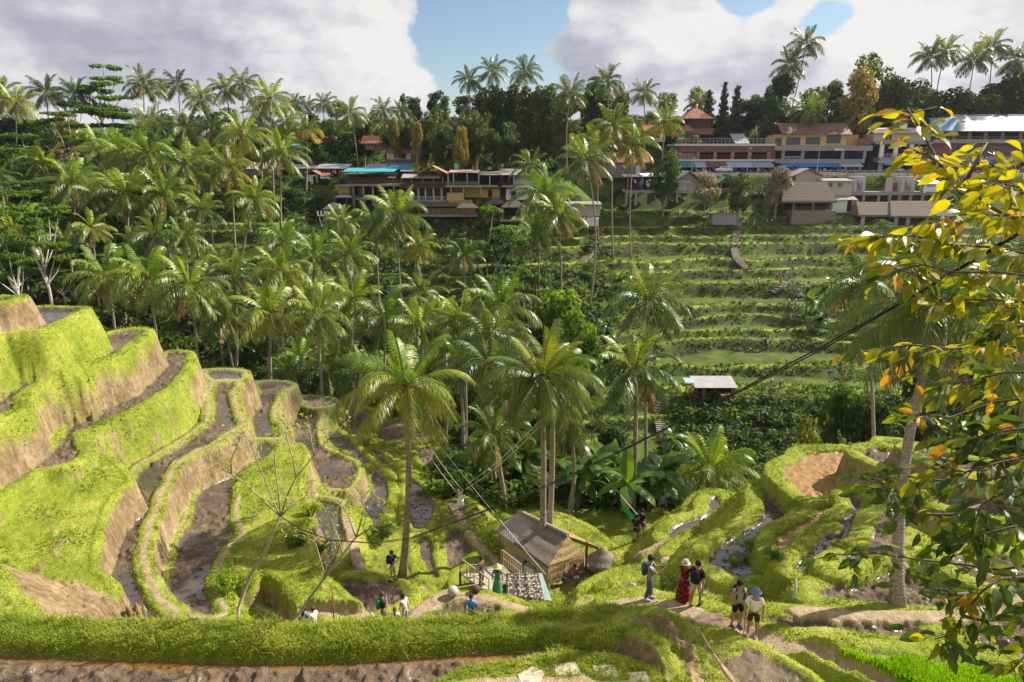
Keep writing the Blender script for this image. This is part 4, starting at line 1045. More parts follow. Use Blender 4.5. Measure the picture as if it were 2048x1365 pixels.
# ================================================================= broadleaf trees
# kind, x, top y, distance, width px, label
TREE_LIST = [
 ('albizia',215,118,192,112,'tall flat topped dark tree standing above the left ridge','rain tree'),
 ('albizia',238,196,150,150,'pale limbed feathery tree below the left ridge',None),
 ('albizia',150,215,165,120,'feathery tree left of the pale limbed one below the ridge',None),
 ('albizia',95,258,150,120,'feathery green tree near the red roof at far left',None),
 ('albizia',20,285,140,120,'feathery tree at the left edge below the ridge',None),
 ('albizia',48,352,116,150,'broad layered feathery tree at the left edge',None),
 ('albizia',165,315,130,110,'feathery tree behind the pale palm at left',None),
 ('albizia',112,392,100,120,'slender feathery tree with long pale trunks at left',None),
 ('albizia',60,420,96,110,'feathery tree with thin pale trunks above the near terraces',None),
 ('albizia',984,400,104,170,'bright feathery tree with white limbs below the cafes',None),
 ('albizia',1052,520,90,110,'low bright feathery tree right of the white limbed one',None),
 ('albizia',1195,150,215,60,'flat topped dark tree on the ridge behind the olive trees',None),
 ('bamboo',800,226,188,95,'left clump of the big arching bamboo above the cafes',None),
 ('bamboo',848,222,186,100,'second clump of the big arching bamboo above the cafes',None),
 ('bamboo',900,208,190,110,'middle clump of the big arching bamboo above the cafes',None),
 ('bamboo',950,214,188,100,'right clump of the big arching bamboo above the cafes',None),
 ('bamboo',880,246,180,90,'front clump of the big arching bamboo above the cafes',None),
 ('bamboo',1000,240,184,90,'bamboo clump right of the big arching bamboo',None),
 ('gold',792,238,181,28,'yellow flowering bush at the left end of the bamboo',None),
 ('gold',925,240,177,26,'yellow flowering bush in front of the bamboo',None),
 ('gold',918,266,175,26,'lower yellow flowering bush in front of the bamboo',None),
 ('gold',836,246,178,24,'small yellow flowering bush at the bamboo',None),
 ('tall',962,188,196,44,'drooping tree at the left end of the tall row above the cafes',None),
 ('tall',990,178,198,46,'second drooping tree of the tall row above the cafes',None),
 ('tall',1018,182,196,46,'third drooping tree of the tall row above the cafes',None),
 ('tall',1044,186,194,44,'fourth drooping tree of the tall row above the cafes',None),
 ('tall',1074,182,194,48,'golden drooping tree right of the tall thin palm',None),
 ('tall',1098,180,194,44,'second golden drooping tree right of the tall thin palm',None),
 ('tall',1122,196,190,40,'light drooping tree at the right end of the tall row',None),
 ('tall',1180,180,196,46,'olive drooping tree left of the ridge palm',None),
 ('tall',1204,186,196,44,'olive drooping tree under the ridge palm',None),
 ('tall',1236,196,194,40,'olive drooping tree right of the ridge palm',None),
 ('conifer',1440,166,204,36,'narrow dark conifer behind the red temple roof',None),
 ('conifer',1464,174,202,44,'broader dark conifer right of the narrow one',None),
 ('conifer',1412,182,206,40,'dark conifer left of the narrow one behind the temple roof',None),
 ('dark',1488,198,198,56,'dark bushy tree right of the conifers',None),
 ('round',1326,288,176,52,'leafy green tree at the left end of the pink shop house',None),
 ('pale',1408,342,176,46,'pale blossoming tree left of the white car',None),
 ('olive',1474,342,174,44,'grey green tree beside the small green roof',None),
 ('pale',1549,322,175,50,'taller pale blossoming tree before the yellow building',None),
 ('round',1562,140,196,70,'dark leafy tree behind the leaning ridge palm',None),
 ('dark',1530,190,190,50,'dark tree left of the leaning ridge palm',None),
 ('round',1606,166,192,66,'leafy tree above the yellow building at its left',None),
 ('olive',1650,158,194,64,'olive leafy tree above the yellow building',None),
 ('gold',1700,128,188,60,'tall golden drooping tree above the yellow building',None),
 ('round',1740,96,200,84,'tallest dark leafy tree on the right ridge',None),
 ('dark',1768,150,192,60,'dark tree right of the tallest leafy tree on the ridge',None),
 ('olive',1806,150,196,56,'tree with bare patches right of the flag',None),
 ('round',1842,186,190,70,'leafy tree behind the flag pole',None),
 ('dark',1886,172,194,78,'dark tree under the high palm clump at right',None),
 ('round',1930,176,192,76,'leafy tree above the blue tin roof',None),
 ('dark',1975,150,196,84,'dark leafy tree behind the blue tin roof near the right edge',None),
 ('round',2022,128,196,84,'big leafy tree above the right end of the blue tin roof',None),
 ('dark',22,232,180,80,'dark round tree under the ridge at the left edge',None),
 ('dark',76,226,182,84,'second dark round tree under the ridge at far left',None),
 ('gold',146,214,176,40,'yellow green tree left of the flat topped tree',None),
 ('dark',330,226,186,60,'dark tree on the ridge between palms',None),
 ('olive',400,222,180,60,'olive tree below the ridge palms',None),
 ('dark',455,214,184,60,'dark tree under the tall ridge pair of palms',None),
 ('dark',640,226,196,60,'dark tree on the ridge right of three little palms',None),
 ('round',676,232,190,56,'leafy tree on the ridge left of the long red roof',None),
 ('dark',730,240,192,50,'dark tree behind the long red roof',None),
 ('dark',835,196,214,40,'small dark tree on the ridge behind the bamboo',None),
 ('light',1122,570,88,120,'bright green mango tree in the valley middle',None),
 ('light',1160,620,84,110,'light green leafy tree below the bright mango tree',None),
 ('light',1128,690,74,110,'light green leafy tree lowest of three in the valley middle',None),
 ('round',1100,560,94,70,'leafy tree left of the bright mango tree',None),
 ('round',1656,752,66,70,'leafy jungle tree below the small roofed stall on the right',None),
 ('olive',1570,820,58,90,'grey green jungle bush on the right bank of the gorge',None),
 ('dark',1700,760,62,90,'dark jungle tree behind the right terraces',None),
 ('dark',1800,700,66,110,'dark jungle tree right of centre behind the right terraces',None),
 ('round',1880,740,60,120,'leafy jungle tree behind the leaning palm',None),
 ('dark',1960,660,70,140,'dark jungle tree at the right edge',None),
 ('round',1990,760,54,120,'leafy jungle tree low at the right edge',None),
]
def build_trees():
    base_w = {'albizia': 8.2, 'bamboo': 11.0, 'tall': 3.6, 'conifer': 4.4}
    for i, (kind, px, ty, D, wpx, label, nm) in enumerate(TREE_LIST):
        if D > 185 and px > 1480: D += 18
        elif D > 190: D += 6
        b = gxy(px, D); top = gy(px, ty, D); h = max(top.z - b.z, 2.2)
        k = {'light2': 'light', 'lime': 'light'}.get(kind, kind)
        w = wpx * top.length / FPX / base_w.get(kind, 6.6)
        name = {'albizia': 'feathery_tree', 'bamboo': 'bamboo_clump', 'conifer': 'conifer', 'tall': 'drooping_tree'}.get(kind, 'leafy_tree')
        cat = {'bamboo': 'bamboo', 'conifer': 'conifer'}.get(kind, 'tree')
        tree(k, i % 3, b, h, w, name, label, cat)
def fill_forest():
    """forest trees that only read as part of the mass: one shared label per wood"""
    rs = np.random.default_rng(77)
    def put(n, x0, x1, D0, D1, kinds, h0, h1, label, grp):
        for i in range(n):
            D = D0 + (D1 - D0) * rs.random(); px = x0 + (x1 - x0) * (i + rs.random()) / n
            b = gxy(px, D); h = h0 + (h1 - h0) * rs.random()
            tree(kinds[rs.integers(len(kinds))], int(rs.integers(3)), b, h, h / 10 * (.8 + .5 * rs.random()), 'forest_tree', label, 'tree', grp)
    put(26, -60, 640, 150, 200, ['dark', 'round', 'olive'], 6, 10, 'leafy tree filling the forest between palms under the left ridge', 'forest trees under the left ridge')
    put(18, -60, 330, 95, 145, ['dark', 'round', 'albizia'], 6, 9, 'leafy tree filling the lower forest at the left edge', 'forest trees at the left edge')
    put(12, 120, 700, 72, 96, ['dark', 'round'], 3.5, 6, 'bushy tree filling the valley floor under the grove palms', 'bushy trees on the valley floor')
    put(20, 640, 1330, 205, 250, ['dark', 'round', 'olive', 'tall'], 8, 11, 'leafy tree on the wooded ridge behind the cafes', 'ridge trees behind the cafes')
    put(24, 1320, 2110, 205, 250, ['dark', 'round', 'olive'], 8, 12, 'leafy tree on the wooded ridge behind the shop houses', 'ridge trees behind the shop houses')
    put(14, 780, 1250, 70, 100, ['dark', 'round'], 3, 5.5, 'bushy tree in the shade of the central grove', 'bushy trees in the central grove')
    put(14, 1350, 2080, 52, 74, ['dark', 'round', 'dark'], 3.5, 6, 'jungle tree on the gorge bank behind the right terraces', 'jungle trees in the gorge')
# ================================================================= bananas, shrubs, ground cover
BANANAS = [(560,640,92,'left of the palm with brown nuts'),(480,610,96,'in the valley behind the near left terraces'),(430,640,90,'under the third palm behind the left terraces'),(640,690,84,'under the palm with straw fronds'),
 (460,740,70,'just behind the corner of the near left terraces'),(690,700,80,'in the grove left of the big palm'),(1010,945,50,'left of the twin trunks in the shade'),(1060,930,52,'behind the twin trunks'),(960,950,56,'at the edge of the middle terraces'),
 (1190,960,54,'behind the hut with split leaves'),(1225,1000,48,'right of the hut behind the path'),(1170,1000,46,'behind the thatched hut'),(1340,960,54,'left of the right terraces'),(1400,905,60,'in the gorge right of the stone stairs'),
 (1450,900,58,'with yellowing leaves in the gorge'),(1500,890,58,'with broad leaves above the right terraces'),(1385,820,76,'below the tin roofed stall'),(1440,820,74,'right of the stall on the slope'),(1340,830,80,'right of the stone stairs'),(1090,590,96,'on the slope below the dirt stairs'),
 (1240,480,134,'at the left end of the far terraces'),(1250,510,126,'lower at the left end of the far terraces'),(1145,560,104,'beside the dirt stairs'),(1210,560,112,'on the dark slope left of the far terraces'),(1250,1030,44,'beside the green cloth'),(1620,560,124,'right of the far stairs'),
 (1640,590,118,'right of the far stairs lower down'),(1660,520,134,'on the far terraces at right'),(660,300,188,'in the plantation above the red shop'),(690,295,190,'in the plantation left of the long red roof'),(640,302,186,'left of the plantation above the red shop'),(1870,240,190,'left of the blue tin roof'),(1320,1000,46,'left of the first right terrace'),(1550,880,56,'above the right terraces near the bare trunks')]
def build_small_plants():
    for i, (px, py, D, lab) in enumerate(BANANAS):
        b = gxy(px, D); s = 1.0 + .35 * ((i * 37) % 10) / 10
        banana(i % 6, b, s, 'banana plant ' + lab, 'banana plants around the valley')
    S = [('lime', 100, 578, 74, 2.6, 'bright leafy bush with pale stems behind the top left terrace'), ('round', 30, 560, 78, 2.6, 'bush at the left edge behind the top left terrace'),
         ('mid', 165, 590, 76, 2.0, 'bush between the top left terrace and the first grove palm')]
    for i, (m, px, py, D, s, lab) in enumerate(S):
        shrub({'round': 'mid'}.get(m, m), i, gxy(px, D), s, lab)
    for i, (px, py, s, m, lab) in enumerate([(625, 1030, .55, 'lime', 'upright bright green bush on the terrace bank beside the bare trees'), (600, 1090, .55, 'light', 'low leafy patch on the grassy bank under the bare trees'), (640, 1110, .5, 'light', 'low leafy patch by the muddy pond below the bare trees'),
             (765, 1075, .75, 'mid', 'round bush left of the big palm trunk'), (450, 1185, .7, 'lime', 'leafy sprout at the foot of the taller bare tree'), (1500, 1100, .28, 'pale2', 'pale leafy crop in the muddy field behind the hikers'), (1470, 1125, .26, 'pale2', 'pale leafy crop at the near end of the muddy field'), (1545, 1115, .26, 'pale2', 'pale leafy crop beside the orange pond'),
             (985, 1080, .8, 'lime', 'bright green plants along the path left of the hut'), (1000, 1105, .8, 'lime', 'bright green plants at the hut corner by the path'), (1345, 1175, .35, 'mid', 'dark green bush on the path edge left of the woman in red'), (1940, 1060, .6, 'lime', 'tall bright grass clump on the right terraces')]):
        shrub({'pale2': 'feather', 'light': 'light', 'mid': 'mid'}.get(m, m), i + 5, hit(px, py), s, lab)
def build_cover():
    rs = np.random.default_rng(5)
    # jungle floor of the gorge
    N = 5200
    a = np.where(rs.random(N) < .75, rs.uniform(-.5, .8, N), rs.uniform(-.75, .8, N)); y = rs.uniform(44, 100, N); x = a * y
    h, A, B, isf = terrain(x, y)
    pxs, pys = pix((x, y, h))
    k = isf | (A[:, 0] > .9) & (y > 46) & (x > -6) & (x < 12)
    k &= (h > -60) & ~((pxs > 1150) & (pxs < 1330) & (pys > 770) & (pys < 940)) & ~((pxs > 1240) & (pys < 800) & (y > 90))
    p = np.stack([x, y, h], 1)[k]; hs = rs.uniform(.5, 1.5, len(p))
    q = rs.random(len(p))
    undergrowth('jungle_undergrowth', p[q < .5], hs[q < .5], LEAF['dark'], 60, .3, 1, 1.3)
    undergrowth('jungle_undergrowth', p[(q >= .5) & (q < .8)], hs[(q >= .5) & (q < .8)], LEAF['mid'], 60, .28, 2, 1.3)
    undergrowth('jungle_undergrowth', p[q >= .8], hs[q >= .8], LEAF['light'], 50, .26, 3, 1.2, 2.6)
    # scrub on the left slope and the wooded ridge
    N = 6500; a = rs.uniform(-.85, .85, N); y = rs.uniform(98, 250, N); x = a * y
    h, A, B, isf = terrain(x, y)
    k = ((a < -.26) & ~((a > -.56) & (y > 112) & (y < 150))) | (y > 199) & (a > -.2) | (y > 176) & (a <= -.2)
    k |= (y > 100) & (y < 165) & (a > -.26) & (a < .14) & (rs.random(N) < .55)
    k |= (a > -.2) & (y > 180) & (y < 186.5)
    k &= ~((y > 186.5) & (y < 197) & (a > -.36))
    p = np.stack([x, y, h], 1)[k]; hs = rs.uniform(1.0, 2.4, len(p)) * np.where((y[k] > 179) & (y[k] < 187), .55, 1); q = rs.random(len(p))
    undergrowth('hillside_scrub', p[q < .6], hs[q < .6], LEAF['dark'], 46, .5, 4, 1.3)
    undergrowth('hillside_scrub', p[q >= .6], hs[q >= .6], LEAF['mid'], 46, .45, 5, 1.3)
    # shaggy plants on the edges of the far terraces
    x, y = [], []
    N = 90000; a = rs.uniform(-.6, .62, N); yy = rs.uniform(84, 182, N); xx = a * yy
    h, A, B, isf = terrain(xx, yy); fw, fl = far_base(xx, yy)[1:3]
    k = ((fl > .5) & (rs.random(N) < .35) | (fw > .4) & (rs.random(N) < .2)) & ((a > .1) | (a < -.24) & (a > -.6) | (rs.random(N) < .35))
    p = np.stack([xx, yy, h], 1)[k]; q = rs.random(len(p)); hs = rs.uniform(.2, .6, len(p))
    hs *= .5 + 1.0 * fbm(p[:, 0] * .12, p[:, 1] * .12, 61, 2)
    undergrowth('terrace_edge_plants', p[q < .45], hs[q < .45], LEAF['light'], 9, .2, 6, 1.4)
    undergrowth('terrace_edge_plants', p[q >= .45], hs[q >= .45], LEAF['mid'], 9, .22, 7, 1.4)
    # terrace grass near the viewpoint
    x, y, h, A, B = NEAR
    area = (np.hypot(x, y) ** 2)
    w = A[:, 0] * area * (y < 62); w[(y < 12.5)] = 0; w = w / area ** .55; w /= w.sum()
    n = 330000; idx = rs.choice(len(x), n, p=w)
    r = np.hypot(x[idx], y[idx]); j = r * .0022
    P = np.stack([x[idx] + rs.normal(0, 1, n) * j, y[idx] + rs.normal(0, 1, n) * j, h[idx] - .03], 1)
    big = fbm(P[:, 0] * .8, P[:, 1] * .8, 71, 3)
    H = (.05 + .13 * np.maximum(big - .4, 0) * 2) * rs.uniform(.5, 1.5, n)
    W = (.010 + .0011 * r) * rs.uniform(.7, 1.3, n)
    GR = leafmat('grass_blade', [(.1, .15, .012), (.24, .3, .03), (.44, .43, .09)], .55, .4, (1.5, 1.5, .6), .2, .2, .9)
    blades('terrace_grass', P, H, W, GR, 8)
    # long grass on the strip below the viewpoint
    n = 62000; m = (A[:, 0] > .5) & (h > -13.3) & (((y < 17.6) & (y > 15.3) & (x < 3.2)) | (y < 15.3) & (y > 13.2) & (rs.random(len(x)) < .35))
    c = np.nonzero(m)[0]; idx = rs.choice(c, n)
    P = np.stack([x[idx] + rs.normal(0, .04, n), y[idx] + rs.normal(0, .04, n), h[idx] - .03], 1)
    big = fbm(P[:, 0] * .7, P[:, 1] * .7, 73, 3); tall = (big > .56) & (rs.random(n) < .16)
    H = np.where(tall, rs.uniform(.2, .42, n), rs.uniform(.07, .18, n)); W = rs.uniform(.012, .026, n)
    blades('long_grass', P, H, W, GR, 9, .7)
    # young rice
    m = np.nonzero(B[:, 1] > .5)[0]; idx = rs.choice(m, 16000)
    P = np.stack([x[idx] + rs.normal(0, .05, 16000), y[idx] + rs.normal(0, .05, 16000), h[idx] - .02], 1)
    blades('rice_seedlings', P, rs.uniform(.12, .24, 16000), rs.uniform(.012, .025, 16000), leafmat('rice_blade', [(.16, .3, .004), (.26, .42, .008), (.38, .48, .02)], .5, .5, (1.4, 1.5, .5), .2, .2), 10, .3)
# ================================================================= buildings
def thatch_mat(name, a, b):
    if name in MATS: return MATS[name]
    t = NT(name); o = t.obj()
    mp = t.n('ShaderNodeMapping'); mp.inputs['Scale'].default_value = (9, 9, 1.2); t.l(o, mp.inputs['Vector'])
    n = t.noise(1.6, 4, .65, mp.outputs[0]); w = t.n('ShaderNodeTexWave', bands_direction='Z'); w.inputs['Scale'].default_value = .9
    w.inputs['Distortion'].default_value = 3; w.inputs['Detail'].default_value = 2; t.l(o, w.inputs['Vector'])
    c = t.ramp(n, [(.3, a), (.7, b)]); c = t.mix(.35, c, t.ramp(w.outputs['Fac'], [(.1, (.45, .43, .4)), (.6, (1.1, 1.1, 1.1))]), 'MULTIPLY')
    h = t.math('ADD', n, t.math('MULTIPLY', w.outputs['Fac'], .6))
    MATS[name] = t.done(t.bsdf(c, .95, t.bump(h, .8, .06), .1)); return MATS[name]
def strip_mat(name, cols, scale, axis='X', rough=.6, spec=.3):
    """boards / corrugated sheets: alternating bands along one axis"""
    if name in MATS: return MATS[name]
    t = NT(name); o = t.obj()
    w = t.n('ShaderNodeTexWave', bands_direction=axis); w.inputs['Scale'].default_value = scale
    w.inputs['Distortion'].default_value = .6; w.inputs['Detail'].default_value = 1; t.l(o, w.inputs['Vector'])
    n = t.noise(1.1, 4, .6, o)
    c = t.ramp(n, [(.25 + .5 * i / max(1, len(cols) - 1), q) for i, q in enumerate(cols)])
    c = t.mix(.5, c, t.ramp(w.outputs['Fac'], [(.05, (.45, .45, .45)), (.3, (1.05, 1.05, 1.05))]), 'MULTIPLY')
    MATS[name] = t.done(t.bsdf(c, rough, t.bump(w.outputs['Fac'], .4, .03), spec)); return MATS[name]
M_ = dict(
 THATCH=thatch_mat('thatch_grey', (.13, .105, .085), (.27, .225, .19)), STRAW=thatch_mat('thatch_straw', (.2, .13, .06), (.42, .3, .16)), DTHATCH=thatch_mat('thatch_dark', (.075, .065, .06), (.17, .15, .14)),
 TILE=strip_mat('roof_tile_orange', [(.3, .14, .06), (.45, .24, .12)], 3, 'Y'), RTILE=strip_mat('roof_tile_red', [(.2, .075, .045), (.36, .15, .095)], 3, 'Y'), BROWN=strip_mat('roof_sheet_brown', [(.1, .045, .04), (.23, .12, .1)], 3.2, 'X', .6),
 TIN=strip_mat('roof_sheet_pale', [(.26, .25, .25), (.42, .4, .4)], 3, 'X', .5), RUST=strip_mat('roof_sheet_rust', [(.5, .45, .42), (.4, .2, .15)], 1.3, 'X', .6), BLUE=plain('roof_blue', (.06, .2, .33), .5, .25), TEAL=plain('canopy_teal', (.05, .3, .36), .6, .12, 1),
 YEL=plain('wall_yellow', (.5, .36, .14), .85, .15), CREAM=plain('wall_cream', (.42, .37, .3), .85, .15), WHITE=plain('wall_white', (.66, .64, .62), .85, .12), GREY=plain('concrete', (.26, .245, .235), .9, .3, 2), DARK=plain('dark_interior', (.018, .016, .017), .9, .3), OCHRE=plain('wall_ochre', (.42, .27, .09), .9, .3),  # DARK: near-black standing in for shade inside open floors and doorways
 PINK=plain('column_pink', (.46, .2, .26), .8, .15), BRICK=plain('wall_brick', (.22, .085, .065), .9, .3, 4), STONE=plain('stone_wall', (.2, .175, .15), .95, .4, 2.5, bump=.4, bscale=8), SLAB=plain('slab_white', (.5, .49, .5), .8, .2), WOOD=plain('timber', (.21, .13, .075), .8, .35, 5), DWOOD=plain('dark_timber', (.075, .05, .035), .8, .35, 5), GLASS=plain('window_glass', (.03, .035, .04), .12, .3, spec=.6), BLINDS=plain('awning_grey', (.25, .27, .32), .8, .2),
 AWBLUE=plain('awning_blue', (.03, .16, .45), .7, .15), AWTEAL=plain('awning_teal', (.05, .2, .22), .7, .15), AWLB=plain('awning_pale_blue', (.28, .36, .46), .7, .15), AWGREEN=plain('awning_green', (.1, .4, .26), .7, .15), BAMB=strip_mat('bamboo_boards', [(.34, .26, .15), (.52, .43, .28)], 6, 'X', .6), REDW=plain('wall_red', (.3, .035, .035), .8, .2), PLANK=strip_mat('weathered_planks', [(.22, .19, .165), (.36, .32, .28)], 2.2, 'X', .8), LGREY=plain('painted_grey', (.4, .4, .41), .7, .2), METAL=plain('metal_pole', (.42, .42, .43), .45, .15, metal=.5), TARP=plain('tarp_white', (.7, .72, .74), .6, .1))
class Bld:
    def __init__(s, name, label, cat, px, py, D, group=None):
        s.D = D; s.o = gy(px, py, D); s.e = empty(name, s.o, 0, label, cat, group)
    def xz(s, px, py, d=None):
        p = gy(px, py, s.D if d is None else d); return p.x, p.z
    def put(s, name, mb, mat, parent=None, label=None):
        me = mb.mesh(name, M_[mat] if isinstance(mat, str) else mat)
        me.transform(Matrix.Translation(-s.o)); o = mobj(name, me, parent or s.e)
        if label: o['label'] = label
        return o
    def box(s, name, mat, x0, x1, y0, y1, d0=0, d1=1, parent=None, label=None):
        """front face seen at pixels x0..x1, y0 (top)..y1 at distance D + d0"""
        a, zt = s.xz(x0, y0); b, zb = s.xz(x1, y1); a2, _ = s.xz(x0, y1)
        return s.put(name, MB().box(min(a, a2), b, s.D + d0, s.D + d1, zb, zt), mat, parent, label)
    def win(s, x0, x1, y0, y1, d=0, frame='LGREY', name='window'):
        a, zt = s.xz(x0, y0); b, zb = s.xz(x1, y1); y = s.D + d; f = .1
        m = MB().box(a, b, y - .06, y + .06, zt - f, zt).box(a, b, y - .06, y + .06, zb, zb + f).box(a, a + f, y - .06, y + .06, zb + f, zt - f).box(b - f, b, y - .06, y + .06, zb + f, zt - f).box((a + b) / 2 - .04, (a + b) / 2 + .04, y - .05, y + .05, zb + f, zt - f)
        o = s.put(name, m, frame); s.put('pane', MB().box(a + f, b - f, y - .02, y + .02, zb + f, zt - f), 'GLASS', o); return o
    def gable(s, mat, x0, x1, ye, yr, d0, d1, along='x', th=.18, oh=.5, parent=None, label=None, name='roof'):
        a, ze = s.xz(x0, ye, s.D + d0); b, _ = s.xz(x1, ye, s.D + d0); _, zr = s.xz((x0 + x1) / 2, yr, s.D + (d0 if along == 'y' else (d0 + d1) / 2))
        y0, y1 = s.D + d0, s.D + d1; m = MB()
        if along == 'x':
            ym = (y0 + y1) / 2
            m.slab([(a - oh, y0 - oh, ze), (b + oh, y0 - oh, ze), (b + oh, ym, zr), (a - oh, ym, zr)], th)
            m.slab([(b + oh, y1 + oh, ze), (a - oh, y1 + oh, ze), (a - oh, ym + .002, zr), (b + oh, ym + .002, zr)], th)
        else:
            xm = (a + b) / 2
            m.slab([(a - oh, y1 + oh, ze), (a - oh, y0 - oh, ze), (xm, y0 - oh, zr), (xm, y1 + oh, zr)], th)
            m.slab([(b + oh, y0 - oh, ze), (b + oh, y1 + oh, ze), (xm + .002, y1 + oh, zr), (xm + .002, y0 - oh, zr)], th)
        return s.put(name, m, mat, parent, label)
    def gable_wall(s, mat, x0, x1, ye, yr, d):
        a, ze = s.xz(x0, ye, s.D + d); b, _ = s.xz(x1, ye, s.D + d); _, zr = s.xz((x0 + x1) / 2, yr, s.D + d); y = s.D + d
        return s.put('gable_wall', MB().add([(a, y, ze), (b, y, ze), ((a + b) / 2, y, zr), (a, y + .15, ze), (b, y + .15, ze), ((a + b) / 2, y + .15, zr)], [(0, 1, 2), (5, 4, 3), (0, 3, 4, 1), (1, 4, 5, 2), (2, 5, 3, 0)]), mat)
    def shed(s, mat, x0, x1, yf, yb, d0, d1, th=.12, name='roof', label=None):
        """single slope: front edge at pixel row yf, back edge at row yb"""
        a, zf = s.xz(x0, yf, s.D + d0); b, _ = s.xz(x1, yf, s.D + d0); _, zb = s.xz(x0, yb, s.D + d1)
        return s.put(name, MB().slab([(a, s.D + d0, zf), (b, s.D + d0, zf), (b, s.D + d1, zb), (a, s.D + d1, zb)], th), mat, None, label)
    def hip(s, mat, x0, x1, ye, yr, d0, d1, inset=.5, name='roof', th=.16, parent=None):
        a, ze = s.xz(x0, ye, s.D + d0); b, _ = s.xz(x1, ye, s.D + d0); ym = s.D + (d0 + d1) / 2; _, zr = s.xz((x0 + x1) / 2, yr, ym)
        i = min((b - a) * .5 * inset, (b - a) * .499); y0, y1 = s.D + d0, s.D + d1
        V = [(a, y0, ze), (b, y0, ze), (b, y1, ze), (a, y1, ze), (a + i, ym, zr), (b - i, ym, zr)]
        V += [(v[0], v[1], v[2] - th) for v in V[:4]]
        return s.put(name, MB().add(V, [(0, 1, 5, 4), (2, 3, 4, 5), (1, 2, 5), (3, 0, 4), (0, 6, 7, 1), (1, 7, 8, 2), (2, 8, 9, 3), (3, 9, 6, 0), (9, 8, 7, 6)]), mat, parent)
    def rail(s, x0, x1, yt, yb, d, mat='WOOD', n=8, name='railing'):
        a, zt = s.xz(x0, yt, s.D + d); b, _ = s.xz(x1, yt, s.D + d); _, zb = s.xz(x0, yb, s.D + d); y = s.D + d
        m = MB().box(a, b, y - .05, y + .05, zt - .1, zt).box(a, b, y - .03, y + .03, (zt + zb) / 2 - .04, (zt + zb) / 2 + .04)
        for i in range(n + 1):
            x = a + (b - a) * i / n; m.box(x - .04, x + .04, y - .045, y + .045, zb, zt - .1)
        return s.put(name, m, mat)
GOODS = []
def goods(x0, x1, y0, y1, D, n, seed):
    """garments hung out under the shop awnings"""
    rs = np.random.default_rng(seed)
    for i in range(n):
        px = x0 + (x1 - x0) * rs.random(); p = gy(px, y0 + (y1 - y0) * rs.random(), D - .6 * rs.random()); GOODS.append((p, rs.integers(7), .28 + .3 * rs.random(), .6 + .6 * rs.random()))
def build_goods():
    cols = [(.6, .58, .6), (.06, .1, .3), (.35, .05, .08), (.05, .25, .35), (.6, .35, .3), (.02, .02, .03), (.5, .4, .1)]
    ms = [plain('cloth_%s' % n, c, .9, .2) for n, c in zip(('white', 'blue', 'red', 'teal', 'salmon', 'black', 'mustard'), cols)]
    V, F, mi = [], [], []
    for p, c, w, h in GOODS:
        k = len(V); x, y, z = p
        V += [(x - w / 2, y, z), (x + w / 2, y, z), (x + w * .6, y - .08, z - h), (x - w * .6, y - .08, z - h), (x - w / 2, y + .12, z), (x + w / 2, y + .12, z), (x + w * .6, y + .04, z - h), (x - w * .6, y + .04, z - h)]
        F += [(k, k + 3, k + 2, k + 1), (k + 4, k + 5, k + 6, k + 7), (k, k + 1, k + 5, k + 4), (k + 3, k + 7, k + 6, k + 2), (k, k + 4, k + 7, k + 3), (k + 1, k + 2, k + 6, k + 5)]; mi += [c] * 6
    tag(mobj('hanging_garments', np_mesh('hanging_garments', V, np.array(F), None, False, None, ms, mi)), 'clothes and souvenirs hung along the shop fronts by the road', 'clothes', None, 'stuff')
